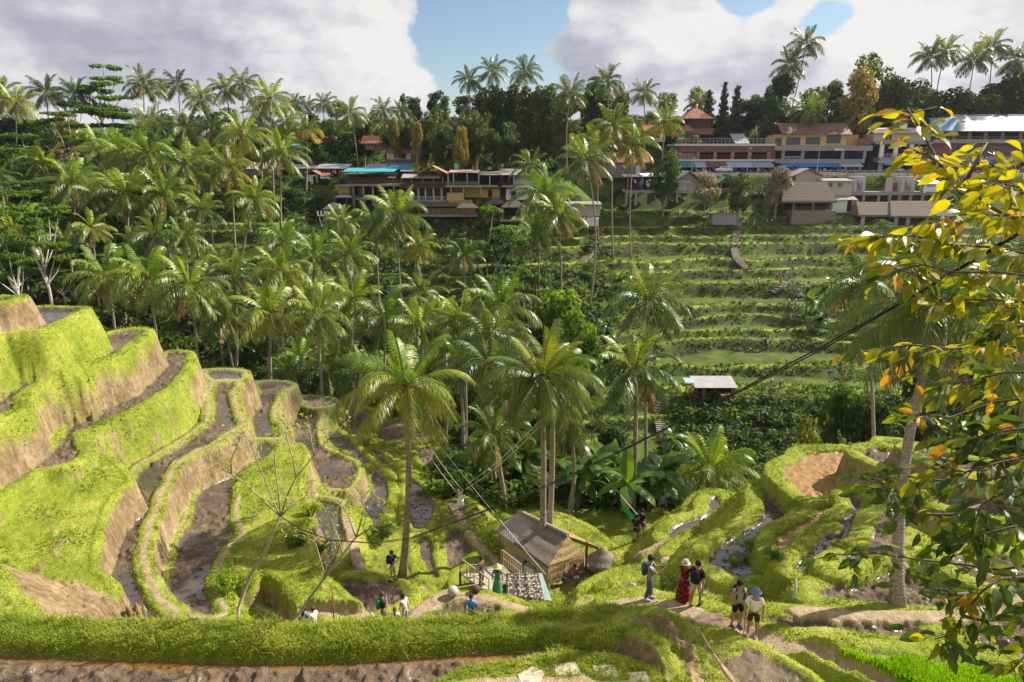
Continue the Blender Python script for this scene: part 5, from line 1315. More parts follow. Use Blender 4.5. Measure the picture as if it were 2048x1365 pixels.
def build_buildings():
    SH = 'shop houses along the road'
    # --- pink shop house
    b = Bld('shop_house', 'three storey shop house with pink columns and a white slab roof terrace', 'building', 1450, 348, 197, SH)
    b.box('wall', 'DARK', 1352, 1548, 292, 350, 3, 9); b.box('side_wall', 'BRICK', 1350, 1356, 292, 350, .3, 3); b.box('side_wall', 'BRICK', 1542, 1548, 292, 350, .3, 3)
    b.box('floor_slab', 'SLAB', 1349, 1551, 288, 292.5, -.6, 9); b.box('fascia', 'BROWN', 1357, 1546, 292.5, 305, -.3, -.1, label='ragged brown fascia under the roof terrace')
    b.box('floor_slab', 'SLAB', 1347, 1553, 319, 323, -.6, 3)
    for i, x in enumerate((1361, 1396, 1430, 1465, 1500, 1537)): b.box('column', 'PINK', x - 2.2, x + 2.2, 305, 319, -.1, .3)
    b.rail(1358, 1545, 311, 319, -.35, 'REDW', 22, 'balcony_railing'); b.rail(1356, 1547, 277, 288, -.4, 'LGREY', 24, 'terrace_railing')
    b.box('shutter', 'CREAM', 1364, 1393, 306, 318, 1.2, 1.4)
    for x0, x1, m in ((1348, 1392, 'AWTEAL'), (1392, 1414, 'AWLB'), (1414, 1456, 'BROWN'), (1456, 1508, 'AWLB'), (1508, 1550, 'BLINDS')): b.shed(m, x0 + .3, x1 - .3, 335, 324, -3.2, -.4, .06, 'awning')
    b.shed('TIN', 1471, 1500, 287, 268, 1, 7, .1, 'stair_roof')
    for x in (1349, 1400, 1456, 1508, 1548): b.box('post', 'METAL', x - .5, x + .5, 335, 350, -3.1, -2.9)
    goods(1385, 1546, 333, 344, 195, 80, 1)
    # --- yellow building
    b = Bld('shop_house', 'yellow walled upper floor with three dark windows under a rusty brown roof', 'building', 1645, 348, 197, SH)
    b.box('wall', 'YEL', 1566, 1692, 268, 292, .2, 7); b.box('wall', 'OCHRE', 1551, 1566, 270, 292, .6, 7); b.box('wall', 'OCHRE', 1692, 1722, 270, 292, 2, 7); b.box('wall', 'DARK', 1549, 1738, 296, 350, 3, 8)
    b.gable('BROWN', 1566, 1702, 269, 247, -.4, 8, 'x', .15, .3)
    for x0, x1, y0, y1 in ((1574, 1600, 275, 289.5), (1613, 1640, 274.5, 289), (1655, 1681, 271, 287)): b.win(x0, x1, y0, y1, .15, 'DWOOD')
    b.win(1552, 1563, 277, 291, .55, 'DWOOD')
    b.box('floor_slab', 'GREY', 1548, 1742, 291.8, 302, -.8, 3); b.box('floor_slab', 'GREY', 1549, 1726, 318.5, 327, -.8, 3)
    for x in (1565, 1604, 1684, 1728): b.box('column', 'GREY', x - 2, x + 2, 302, 318.5, -.5, -.1)
    b.rail(1568, 1602, 313, 318.5, -.6, 'METAL', 6); b.box('parapet', 'BRICK', 1719, 1741, 277, 291, .2, .6)
    b.shed('AWBLUE', 1566, 1684, 334, 327, -2.8, -.6, .06, 'awning'); b.shed('AWLB', 1684.5, 1728, 334, 327, -2.8, -.6, .06, 'awning')
    b.shed('RUST', 1670, 1690, 301, 297, -1.6, -.8, .05, 'canopy')
    goods(1566, 1725, 334, 343, 195, 90, 2)
    # --- grey white shop
    b = Bld('shop_house', 'narrow grey and white shop house with white columns and a green edged awning', 'building', 1800, 348, 197, SH)
    b.box('wall', 'CREAM', 1750, 1862, 267, 284, .4, 7); b.box('wall', 'DARK', 1752, 1864, 288, 350, 3, 7); b.gable('RUST', 1748, 1862, 266, 256, -.2, 7, 'x', .12, .2)
    b.box('floor_slab', 'GREY', 1750, 1866, 283.5, 289, -.5, 3); b.box('floor_slab', 'GREY', 1757, 1866, 315, 325, -.6, 3, label='dark grey slab over the shop front')
    for x in (1763, 1791, 1822): b.box('column', 'WHITE', x - 2.3, x + 2.3, 289, 315, -.2, .2)
    b.win(1771, 1785, 269, 281, .35); b.box('awning', 'AWGREEN', 1760, 1820, 327, 330.5, -2.6, -2.5); b.shed('BLINDS', 1759, 1822, 327, 322, -2.6, -.5, .06, 'awning')
    for x in (1759, 1786): b.box('post', 'WHITE', x - 2.2, x + 2.2, 325, 349, -.5, -.1)
    b.rail(1768, 1860, 308, 315, -.4, 'LGREY', 12)
    # --- blue roofed big building
    b = Bld('shop_house', 'large brick building under a blue and white corrugated roof at the right', 'building', 1960, 348, 197, SH)
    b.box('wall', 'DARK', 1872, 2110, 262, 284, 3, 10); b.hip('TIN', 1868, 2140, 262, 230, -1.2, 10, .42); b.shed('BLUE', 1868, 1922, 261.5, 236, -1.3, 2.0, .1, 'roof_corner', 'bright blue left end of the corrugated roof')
    b.box('ridge_cap', 'BLUE', 1918, 2110, 229, 233, 4, 4.8)
    for x in (1908, 1938, 1970, 2004, 2040): b.box('column', 'WOOD', x - 1.8, x + 1.8, 263, 279, -.3, .1)
    b.rail(1874, 2100, 273, 279, -.4, 'WOOD', 26); b.box('floor_slab', 'GREY', 1866, 2110, 279, 287, -.8, 3); b.box('wall', 'BRICK', 1868, 2110, 287, 315, .5, 9)
    for x0, x1 in ((1918, 1930), (1941, 1958), (1979, 1993), (2004, 2032), (2046, 2066)): b.win(x0, x1, 291, 308, .4, 'DWOOD')
    b.box('floor_slab', 'GREY', 1866, 2110, 313, 320, -.5, .5); b.shed('AWBLUE', 1868, 2110, 326, 320, -2.6, -.5, .06, 'awning'); b.box('wall', 'DARK', 1868, 2110, 320, 350, 2.5, 9)
    for x in (1868, 1930, 1990, 2050): b.box('post', 'LGREY', x - 1.2, x + 1.2, 326, 350, -2.5, -2.3)
    goods(1870, 2060, 328, 343, 195, 90, 3)
    # --- tile roofed houses uphill
    b = Bld('temple_house', 'red tiled hip roofed temple house among conifers on the ridge', 'building', 1395, 268, 204)
    b.hip('RTILE', 1366, 1428, 237, 217, -4, 4, .86); b.box('wall', 'DWOOD', 1376, 1416, 238, 262, -2.4, 2.4); b.box('wall', 'BRICK', 1370, 1420, 258, 270, -3, 3)
    b.hip('RTILE', 1360, 1390, 262, 250, -5.5, -3.5, .8, 'porch_roof')
    b = Bld('house', 'small cream house between palms above the pink shop house', 'house', 1310, 282, 190)
    b.box('wall', 'CREAM', 1292, 1330, 262, 284, 0, 4); b.gable('RTILE', 1290, 1332, 262, 250, -.3, 4.3); b.win(1312, 1320, 266, 277, -.05); b.box('door', 'WOOD', 1299, 1306, 266, 284, -.08, .02)
    b = Bld('house', 'long grey house with an orange tiled roof behind the tall palms', 'house', 1235, 350, 184)
    b.box('wall', 'STONE', 1192, 1292, 324, 356, 0, 5); b.gable('RTILE', 1188, 1296, 325, 305, -.4, 5.4)
    for x in (1200, 1238, 1262): b.win(x, x + 9, 331, 344, -.05)
    b.box('door', 'WHITE', 1272, 1280, 330, 352, -.08, .02)
    # --- stilted kiosk and cream house below the road
    b = Bld('kiosk', 'open souvenir kiosk standing on concrete stilts under a white sheet', 'kiosk', 1290, 408, 176)
    b.box('deck', 'GREY', 1250, 1330, 381, 386, 0, 5)
    for x in (1253, 1272, 1292, 1312): b.box('stilt', 'GREY', x - 1.5, x + 1.5, 386, 412, .1, .5)
    for x in (1256, 1284, 1308, 1328): b.box('post', 'WOOD', x - .8, x + .8, 350, 381, .2, .4)
    b.shed('TARP', 1284, 1332, 353, 347, -.4, 4, .05, 'canopy'); b.shed('DTHATCH', 1248, 1290, 354, 349, -.2, 4.5); b.box('back_wall', 'DARK', 1256, 1328, 356, 381, 3.5, 4)
    goods(1265, 1325, 356, 370, 176.5, 30, 4); b.rail(1252, 1330, 374, 381, .1, 'DWOOD', 12)
    b = Bld('house', 'cream house with a grey gabled roof standing on short stilts by the kiosk', 'house', 1365, 402, 176)
    b.box('wall', 'CREAM', 1336, 1398, 362, 383, .6, 5); b.gable('PLANK', 1356, 1396, 362, 342, -.6, 5.2, 'y', .16, 1.2); b.gable_wall('LGREY', 1357, 1395, 362, 345, .3); b.shed('LGREY', 1324, 1382, 365, 356, -1.6, .4, .12, 'porch_roof')
    b.box('deck', 'GREY', 1328, 1384, 382, 386, -1.4, 5)
    for x in (1330, 1352, 1374): b.box('stilt', 'GREY', x - 1.2, x + 1.2, 386, 406, -1.2, -.8)
    b.box('door', 'WHITE', 1360, 1373, 365, 382, .52, .62); b.box('door', 'BRICK', 1345, 1350, 365, 382, .52, .62); b.rail(1328, 1384, 376, 382, -1.35, 'LGREY', 10)
    b = Bld('stall', 'small stall with a green pitched roof below the white car', 'stall', 1452, 384, 178)
    b.gable('AWGREEN', 1438, 1464, 366, 354, -1, 2, 'y', .1, .2)
    for x in (1440, 1462): b.box('post', 'WOOD', x - .7, x + .7, 366, 388, -.9, -.7)
    b.box('counter', 'WOOD', 1441, 1461, 377, 386, -.6, .4); b.box('back_wall', 'DARK', 1441, 1461, 367, 388, 1.4, 1.6)
    # --- thatched restaurants
    b = Bld('restaurant', 'thatched dining pavilion on a pale stone terrace wall', 'restaurant', 1618, 440, 176)
    b.hip('THATCH', 1564, 1675, 402, 364, -3, 5, .22, 'roof', .5)
    for x in (1582, 1620, 1656): b.box('post', 'WOOD', x - 1.2, x + 1.2, 400, 421, -1.9, -1.6)
    b.box('stone_base', 'STONE', 1577, 1660, 420, 448, -2.4, 5); b.box('back_wall', 'DARK', 1580, 1658, 398, 421, 3, 3.4); b.box('counter', 'DWOOD', 1584, 1655, 413, 420, -.8, 0)
    b = Bld('house', 'gabled bamboo house behind the thatched dining pavilion', 'house', 1620, 368, 182)
    b.box('wall', 'CREAM', 1592, 1640, 352, 372, 0, 4); b.gable('PLANK', 1585, 1646, 353, 337, -.4, 4, 'y', .16, .6); b.gable_wall('CREAM', 1592, 1640, 352, 340, .0)
    b = Bld('house', 'low cream house with board walls right of the thatched dining pavilion', 'house', 1680, 410, 178)
    b.box('wall', 'CREAM', 1648, 1706, 361, 392, 1, 5); b.shed('TIN', 1646, 1710, 362, 357, .2, 5.5); b.box('wall', 'WHITE', 1660, 1694, 398, 425, -1, 1); b.box('wall', 'OCHRE', 1697, 1712, 400, 424, -.9, 1); b.shed('PLANK', 1656, 1716, 400, 392, -1.6, 1); b.box('door', 'DARK', 1692, 1697, 399, 423, -1.06, -.98)
    for x in (1660, 1680): b.win(x, x + 8, 366, 376, .95)
    b = Bld('restaurant', 'long low restaurant under two overlapping thatched roofs', 'restaurant', 1800, 456, 174)
    b.hip('THATCH', 1718, 1802, 430, 404, -2, 5, .12, 'roof', .45); b.hip('THATCH', 1782, 1908, 432, 402, -2.8, 5.6, .2, 'roof', .45)
    b.box('wall', 'BRICK', 1722, 1784, 430, 452, 1, 4.5, label='dark red brown shaded wall'); b.box('wall', 'BRICK', 1792, 1896, 431, 454, .6, 4.5)
    for x in (1722, 1788, 1812, 1850, 1892): b.box('post', 'LGREY', x - 2, x + 2, 430, 453, -1, -.6)
    b.box('terrace', 'GREY', 1700, 1905, 453, 456.5, -2, 4.5); b.box('stone_base', 'STONE', 1704, 1900, 456.5, 472, -1.4, 4)
    # --- terrace of walls and stairs under the road
    b = Bld('terrace_building', 'grey two level terrace building with stairs below the road railing', 'building', 1800, 404, 180)
    b.box('floor_slab', 'GREY', 1700, 1900, 384, 391, 0, 5); b.box('wall', 'DARK', 1706, 1900, 391, 408, 3, 5)
    for x in (1728, 1758, 1780, 1800, 1822, 1846, 1866): b.box('column', 'GREY', x - 1.6, x + 1.6, 391, 408, .2, .6)
    b.box('floor_slab', 'GREY', 1700, 1905, 407, 411, -1, 5); b.box('wall', 'GREY', 1706, 1712, 362, 384, .3, 4); b.box('wall', 'BRICK', 1786, 1806, 367, 384, 2, 4)
    for x0, x1 in ((1712, 1729), (1807, 1828)):
        a, zt = b.xz(x0, 356); c, zb = b.xz(x1, 384); m = MB()
        for i in range(10):
            z = zb + (zt - zb) * (i + 1) / 10; m.box(a + .3, c - .3, b.D + .3 + i * .42, b.D + .3 + (i + 1) * .42, zb, z)
        b.put('stairs', m, 'GREY')
        for x in (x0, x1): b.box('stair_wall', 'LGREY', x - 1, x + 1, 354, 384, .2, 4.6)
    b.box('hoarding', 'CREAM', 1776, 1786, 356, 384, .6, .8)
    b = Bld('food_stall', 'white roofed stall on the terrace under the road railing', 'stall', 1866, 386, 179)
    b.shed('TARP', 1846, 1888, 368, 361, -1, 2, .1); b.box('counter', 'WHITE', 1849, 1884, 374, 384, -.3, .5); b.box('back_wall', 'CREAM', 1850, 1884, 365, 385, 1.6, 1.8)
    for x in (1847, 1886): b.box('post', 'WHITE', x - .7, x + .7, 367, 386, -.9, -.7)
    # --- cafe row at the centre
    CF = 'cafes above the valley'
    b = Bld('cafe', 'two level cafe with a bright turquoise canopy over its upper deck', 'cafe', 735, 408, 168, CF)
    b.shed('TEAL', 684, 788, 343.5, 336, -1, 6, .07, 'canopy'); b.box('upper_deck', 'GREY', 688, 800, 368.5, 372.5, -1, 6)
    for x in (690, 717, 743, 770, 786): b.box('post', 'DWOOD', x - .6, x + .6, 343, 368.5, -.8, -.6)
    b.rail(690, 798, 360, 368.5, -.9, 'WOOD', 26); b.shed('DTHATCH', 676, 790, 356, 345, 1.5, 7, .2); b.box('wall', 'DARK', 690, 796, 350, 368.5, 6, 6.4); b.box('wall', 'DARK', 700, 800, 372.5, 408, 4, 6)
    for x in (709, 729, 748, 768, 790): b.box('column', 'GREY', x - 2, x + 2, 372.5, 412, -.5, 0)
    b.box('lower_floor', 'GREY', 706, 800, 396, 400, -.6, 5); b.rail(708, 798, 390, 396, -.5, 'WOOD', 14); b.win(713, 722, 378, 388, 2, 'WHITE')
    b = Bld('cafe', 'small ochre annexe with a pyramid thatch left of the turquoise canopy', 'cafe', 686, 408, 166, CF)
    b.box('wall', 'OCHRE', 677, 698, 374, 388, 0, 3); b.box('roof', 'GREY', 670, 704, 371, 373.5, -.6, 4); b.hip('DTHATCH', 669, 702, 395, 384, -2.5, 1.5, .94, 'lower_roof'); b.box('wall', 'DARK', 674, 698, 395, 409, -.5, 2)
    for x in (674, 697): b.box('post', 'WOOD', x - .9, x + .9, 394, 410, -2.0, -1.7)
    b = Bld('pavilion', 'open thatched pavilion at the left end of the cafes', 'pavilion', 660, 420, 162, CF)
    b.hip('DTHATCH', 644, 682, 419, 406, -2, 2, .8)
    for x in (648, 678): b.box('post', 'WOOD', x - .9, x + .9, 418, 432, -1.6, -1.3)
    b.box('floor', 'GREY', 644, 682, 430, 434, -2, 2)
    b = Bld('cafe', 'cafe with an orange tiled gable and open timber truss', 'cafe', 860, 410, 168, CF)
    b.gable('TILE', 838, 892, 348, 332, -1, 6, 'y', .15, .5); b.shed('PLANK', 802, 880, 356, 348, -1.4, 2, .12, 'porch_roof')
    a, z = b.xz(836, 348); c, z2 = b.xz(880, 333)
    b.put('truss', MB().tube([(a, b.D - 1, z), ((a + c) / 2, b.D - 1, z2), (c, b.D - 1, z)], .09, 4).tube([((a + c) / 2, b.D - 1, z2), ((a + c) / 2, b.D - 1, z)], .07, 4), 'WOOD')
    for x in (804, 824, 846, 868, 886): b.box('post', 'WOOD', x - 1, x + 1, 354, 366, -1.1, -.8)
    b.box('upper_deck', 'DWOOD', 800, 893, 372, 376, -1.2, 6); b.rail(801, 892, 364, 372, -1.1, 'WOOD', 22); b.box('wall', 'DARK', 802, 892, 352, 372, 5, 5.4); b.box('wall', 'BRICK', 820, 890, 376, 405, 3, 5)
    for x in (824, 838, 852, 868, 884): b.box('column', 'LGREY', x - 1.5, x + 1.5, 376, 404, -.6, -.2)
    b.rail(822, 890, 393, 400, -.6, 'LGREY', 14); b.box('lower_floor', 'GREY', 818, 892, 400, 405, -.8, 4); b.shed('DTHATCH', 836, 912, 412, 402, -4, 0, .2, 'lower_roof')
    b = Bld('cafe', 'cafe with a flat brown roof and yellow lower walls', 'cafe', 935, 408, 168, CF)
    b.shed('RUST', 896, 958, 345, 340, -1, 6); b.shed('PLANK', 958.5, 1004, 350, 343, -1, 6); b.box('wall', 'DARK', 896, 1002, 348, 371, 5, 5.4); b.box('upper_deck', 'OCHRE', 892, 1004, 371, 374.5, -1.2, 6); b.rail(893, 958, 364, 371, -1.1, 'BLINDS', 16)
    for x in (897, 908, 935, 958, 980, 1002): b.box('post', 'LGREY', x - .9, x + .9, 346, 371, -1, -.8)
    b.box('wall', 'YEL', 894, 928, 386, 406, -.4, 4); b.box('wall', 'YEL', 928.5, 962, 376, 396, 2, 4); b.box('wall', 'YEL', 962.5, 1000, 378, 396, 1, 4); b.win(898, 926, 376, 386, .4, 'WOOD'); b.box('door', 'DARK', 976, 984, 380, 395, .94, 1.04); b.box('wall', 'OCHRE', 898, 945, 400, 412, -1.5, -.4)
    for x in (903, 928, 962): b.box('column', 'YEL', x - 1, x + 1, 374.5, 388, -.9, -.5)
    b.hip('DTHATCH', 912, 956, 416, 404, -6, -2, .7, 'lower_roof'); b.box('lower_wall', 'OCHRE', 850, 950, 416, 428, -1, 0); b.box('lower_floor', 'GREY', 838, 955, 427, 431, -4, 0); b.box('lower_wall', 'DARK', 842, 950, 431, 446, -1.5, -1)
    for i in range(9): b.box('post', 'WOOD', 842 + i * 13, 843.6 + i * 13, 414, 428, -3.8, -3.6)
    b = Bld('cafe', 'small gabled house with pale walls at the right end of the cafes', 'cafe', 1030, 400, 168, CF)
    b.gable('PLANK', 1002, 1046, 350, 338, -.6, 5, 'x', .14, .4); b.box('wall', 'CREAM', 1026, 1058, 349, 370, .3, 5); b.box('wall', 'DARK', 1000, 1026, 352, 372, 2, 5); b.box('upper_deck', 'GREY', 996, 1062, 371, 375, -1.2, 5); b.rail(996, 1026, 364, 371, -1.1, 'DWOOD', 8)
    for x in (1002, 1018): b.box('post', 'WOOD', x - .8, x + .8, 350, 371, -1, -.8)
    b.win(1030, 1036, 352, 361, .25); b.box('wall', 'WHITE', 1012, 1060, 379, 400, 0, 4); b.box('door', 'DARK', 1022, 1032, 382, 400, -.06, .04); b.shed('TIN', 1014, 1050, 378, 374, -1, 2, .1, 'porch_roof')
    b = Bld('pavilion', 'pyramid roofed dining pavilion below the right end of the cafes', 'pavilion', 1030, 440, 164, CF)
    b.hip('DTHATCH', 1002, 1050, 415, 399, -2.5, 2.5, .8); b.hip('DTHATCH', 972, 1010, 408, 396, 1, 5, .7, 'rear_roof')
    for x in (1006, 1041): b.box('post', 'WOOD', x - 1, x + 1, 413, 440, -2, -1.7)
    b.box('floor', 'GREY', 1000, 1046, 438, 442, -2.5, 2.5); b.box('wall', 'DARK', 980, 1040, 415, 438, 2, 2.4)
    # --- shops and houses left of and above the cafes
    b = Bld('shop', 'red walled roadside shop with a long grey awning roof', 'shop', 665, 352, 180)
    b.box('wall', 'REDW', 632, 694, 336, 350, 1, 4); b.shed('BLINDS', 630, 696, 337, 328, -1, 4, .12); b.box('eave', 'TARP', 630, 694, 336, 338, -1.1, -1.0)
    goods(636, 690, 338, 343, 180, 22, 5)
    b = Bld('shed', 'long low shed with a white and rust striped tin roof behind the straw palm', 'shed', 522, 345, 176)
    b.shed('RUST', 490, 556, 338, 325, -1, 5, .1); b.box('wall', 'CREAM', 494, 552, 338, 352, 0, 4)
    b = Bld('shed', 'pale tin roofed shed between the striped shed and the red shop', 'shed', 606, 346, 182)
    b.shed('TIN', 576, 634, 337, 329, -1, 4, .1); b.box('wall', 'STONE', 580, 630, 337, 350, 0, 3)
    b = Bld('shop', 'small white hut with a red tiled gable below the red shop', 'shop', 632, 368, 174)
    b.box('wall', 'WHITE', 614, 636, 350, 368, 0, 3); b.gable('RTILE', 610, 640, 351, 341, -.5, 3.2, 'y', .12, .3); b.shed('RTILE', 638, 656, 353, 346, -.8, 2, .1); b.shed('AWGREEN', 640, 658, 357, 354, -1.6, -.8, .06, 'awning'); b.box('wall', 'DARK', 636.5, 656, 354, 368, .5, 3); b.box('door', 'DARK', 627, 633, 353, 368, -.06, .04)
    b = Bld('house', 'white upper house with a red tiled roof above the grey blue roofs', 'house', 802, 325, 186)
    b.box('wall', 'WHITE', 780, 822, 305, 322, 0, 4); b.gable('RTILE', 778, 830, 305, 292, -.4, 4.5); b.win(787, 793, 308, 317, -.05); b.win(800, 812, 307, 318, -.05, 'DWOOD'); b.shed('BROWN', 772, 830, 327, 319, -2.5, 0, .12, 'lower_roof')
    b = Bld('house', 'long house with a red brown tiled roof left of the bamboo', 'house', 765, 300, 192)
    b.gable('RTILE', 724, 800, 287, 272, -1, 6, 'x', .16, .4); b.box('wall', 'CREAM', 730, 796, 287, 300, .4, 5); b.box('wall', 'WHITE', 776, 796, 284, 298, .2, .4)
    for x in (738, 752, 766): b.box('post', 'WOOD', x - .8, x + .8, 287, 299, -.8, -.5)
    b = Bld('shed', 'blue grey sheet roofed shed behind the turquoise canopy', 'shed', 800, 345, 178)
    b.shed('BLUE', 772, 822, 339, 327, -2, 3, .1, 'roof', 'dull blue roof sheet'); b.shed('BLINDS', 730, 770, 338, 328, -2, 3); b.shed('TARP', 800, 824, 343, 338, -3, -1, .06, 'canopy'); b.box('wall', 'DARK', 736, 820, 338, 350, 1, 3)
    b = Bld('house', 'orange tiled roof peeping out of the plantation above the red shop', 'house', 662, 292, 192)
    b.gable('TILE', 640, 668, 286, 273, 0, 4); b.box('wall', 'CREAM', 642, 666, 286, 296, .4, 3.6)
    b = Bld('house', 'red roofed house half hidden by feathery trees at far left', 'house', 45, 340, 148)
    b.gable('TILE', 18, 66, 328, 316, 0, 5, 'x', .16, .4); b.box('wall', 'LGREY', 22, 62, 328, 345, .4, 4.6); b.win(34, 44, 331, 340, .35)
    b = Bld('house', 'small red roof in the trees left of the row of three palms', 'house', 110, 305, 160)
    b.gable('RTILE', 96, 124, 305, 298, 0, 4, 'x', .14, .3); b.box('wall', 'CREAM', 99, 121, 305, 314, .3, 3.7)
    b = Bld('shelter', 'tiny turquoise roofed shelter beside the orange palm', 'shelter', 590, 300, 182)
    b.shed('TEAL', 580, 598, 292, 288, -1, 1.5, .08)
    for x in (582, 596): b.box('post', 'WOOD', x - .6, x + .6, 291, 302, -.9, -.7)
    b = Bld('house', 'pale walls and thatched eave showing between palms right of the cafes', 'house', 1180, 400, 160)
    b.box('wall', 'CREAM', 1140, 1200, 408, 432, 0, 4); b.shed('PLANK', 1136, 1204, 409, 403, -1, 3); b.box('wall', 'WHITE', 1172, 1196, 436, 452, -1, 1)
    # --- viewing platform wall and people terrace
    b = Bld('lookout_wall', 'grey retaining wall of the small viewing platform above the stairs', 'wall', 1450, 442, 170)
    b.box('retaining_wall', 'GREY', 1426, 1473, 429, 450, 0, 4); b.box('floor_slab', 'STONE', 1424, 1474, 427.5, 429.2, -.2, 4)
    # --- shelter below the far terraces
    b = Bld('stall', 'tin roofed open stall with wooden benches at the foot of the far terraces', 'stall', 1430, 800, 93)
    b.shed('TIN', 1390, 1476, 776, 752, -1.6, 1.8, .06); b.shed('AWLB', 1372, 1392, 766, 756, -1.4, .6, .05, 'side_roof', 'pale turquoise sheet beside the tin roof')
    for x in (1394, 1402, 1434, 1462, 1470): b.box('post', 'WOOD', x - .9, x + .9, 772, 803, -1.4 if x in (1402, 1462) else 1.2, -1.25 if x in (1402, 1462) else 1.35)
    b.box('counter', 'DWOOD', 1396, 1438, 785, 797, -.2, .5); b.box('bench', 'WOOD', 1440, 1470, 788, 791, -.8, -.2); b.box('back_wall', 'DARK', 1394, 1472, 772, 800, 1.5, 1.6); b.box('bench', 'WOOD', 1404, 1434, 791, 793, -1.2, -.9)
    build_goods()
def stairs_at(pts, w, label, n, mat='STONE'):
    """flight of steps laid on the ground through pixels (or world points)"""
    P = [p if isinstance(p, Vector) else hit(*p, 40 if p[1] > 700 else 84) for p in pts]
    o = P[0].copy(); e = empty('stone_stairs', o, 0, label, 'stairs'); k = 0
    seg = []
    for a, b in zip(P[:-1], P[1:]):
        L = (b - a).length; m = max(2, int(n * L / 10)); seg += [(a.lerp(b, i / m), a.lerp(b, (i + 1) / m)) for i in range(m)]
    for a, b in seg:
        d = Vector((b.x - a.x, b.y - a.y, 0)); d.normalize(); s = Vector((-d.y, d.x, 0)) * w * .5
        z = max(a.z, b.z) + .12; pl = [a - s, b - s, b + s, a + s]
        if (pl[1] - pl[0]).cross(pl[3] - pl[0]).z < 0: pl = pl[::-1]
        me = MB().slab([(p.x - o.x, p.y - o.y, z - o.z) for p in pl], .5).mesh('step', M_[mat]); mobj('step', me, e)
def build_stairs():
    stairs_at([(1474, 462), (1468, 498), (1474, 520), (1500, 545)], 1.6, 'long flight of stone steps down the upper far terraces', 14)
    stairs_at([(1542, 586), (1562, 574), (1576, 566)], 1.5, 'short flight of steps on the far terraces between the path and the people', 14)
    stairs_at([(1598, 606), (1588, 640)], 1.6, 'steps crowded with visitors at the right of the far terraces', 14)
    stairs_at([(1318, 806), (1316, 828), (1326, 882)], 1.3, 'pale stone steps running down from the tin roofed stall', 22)
    stairs_at([(1250, 928), (1240, 938), (1226, 952)], 1.5, 'broad stone steps low in the gorge', 18)
    stairs_at([(1192, 486), (1178, 510), (1140, 545), (1104, 566)], 1.6, 'earth and stone stairs curving down right of the cafes', 12)
# ================================================================= people
SKIN = plain('skin', (.36, .2, .125), .6, .1); SKIN2 = plain('skin_tan', (.22, .11, .06), .6, .1)
def cloth(n, c, v=.15): return plain('cloth_' + n, c, .9, v, 14)
def skin_mesh(name, chains, mat, levels=1):
    """continuous tapered surface grown round joint chains: list of [(xyz, radius)...]; shared points weld"""
    verts, idx, edges, rad = [], {}, [], []
    for ch in chains:
        prev = None
        for p, r in ch:
            k = tuple(round(c, 4) for c in p)
            if k not in idx: idx[k] = len(verts); verts.append(p); rad.append(r if hasattr(r, '__len__') else (r, r))
            i = idx[k]
            if prev is not None and prev != i: edges.append((prev, i))
            prev = i
    me = bpy.data.meshes.new(name); me.from_pydata(verts, edges, []); o = bpy.data.objects.new(name, me); COL.objects.link(o)
    m = o.modifiers.new('skin', 'SKIN'); m.use_smooth_shade = True; m.branch_smoothing = .3
    for i, sv in enumerate(me.skin_vertices[0].data): sv.radius = rad[i]; sv.use_root = (i == 0)
    s = o.modifiers.new('sub', 'SUBSURF'); s.levels = levels; s.render_levels = levels
    dg = bpy.context.evaluated_depsgraph_get(); out = bpy.data.meshes.new_from_object(o.evaluated_get(dg))
    bpy.data.objects.remove(o); bpy.data.meshes.remove(me)
    out.materials.clear(); out.materials.append(mat); out.name = name
    out.polygons.foreach_set('use_smooth', np.ones(len(out.polygons), bool)); return out
POSES = {   # left / right elbow and hand relative to the body (x to the figure's left, -y forward, z up), legs, torso lean
 'stand': dict(le=(.27, .03, 1.12), lh=(.28, -.06, .86), re=(-.27, .03, 1.12), rh=(-.28, -.06, .86), lf=(.1, 0), rf=(-.1, .03)),
 'photo': dict(le=(.24, -.2, 1.2), lh=(.1, -.45, 1.36), re=(-.24, -.2, 1.2), rh=(-.1, -.45, 1.36), lf=(.1, -.08), rf=(-.1, .1)),
 'face': dict(le=(.27, .03, 1.12), lh=(.26, -.06, .86), re=(-.3, -.12, 1.2), rh=(-.06, -.16, 1.5), lf=(.13, 0), rf=(-.13, .02)),
 'stick': dict(le=(.27, .0, 1.12), lh=(.24, -.12, .88), re=(-.3, -.04, 1.12), rh=(-.3, -.2, .95), lf=(.12, -.04), rf=(-.12, .03)),
 'walk': dict(le=(.26, -.1, 1.14), lh=(.24, -.26, .95), re=(-.26, .12, 1.14), rh=(-.27, .16, .88), lf=(.09, .2), rf=(-.09, -.2)),
 'wave': dict(le=(.3, .0, 1.12), lh=(.33, -.1, .9), re=(-.36, -.1, 1.3), rh=(-.4, -.25, 1.5), lf=(.1, 0), rf=(-.1, .03)),
 'sit': dict(le=(.26, -.06, 1.1), lh=(.16, -.3, .95), re=(-.26, -.06, 1.1), rh=(-.16, -.3, .95), lf=(.1, 0), rf=(-.1, 0), sit=True),
}
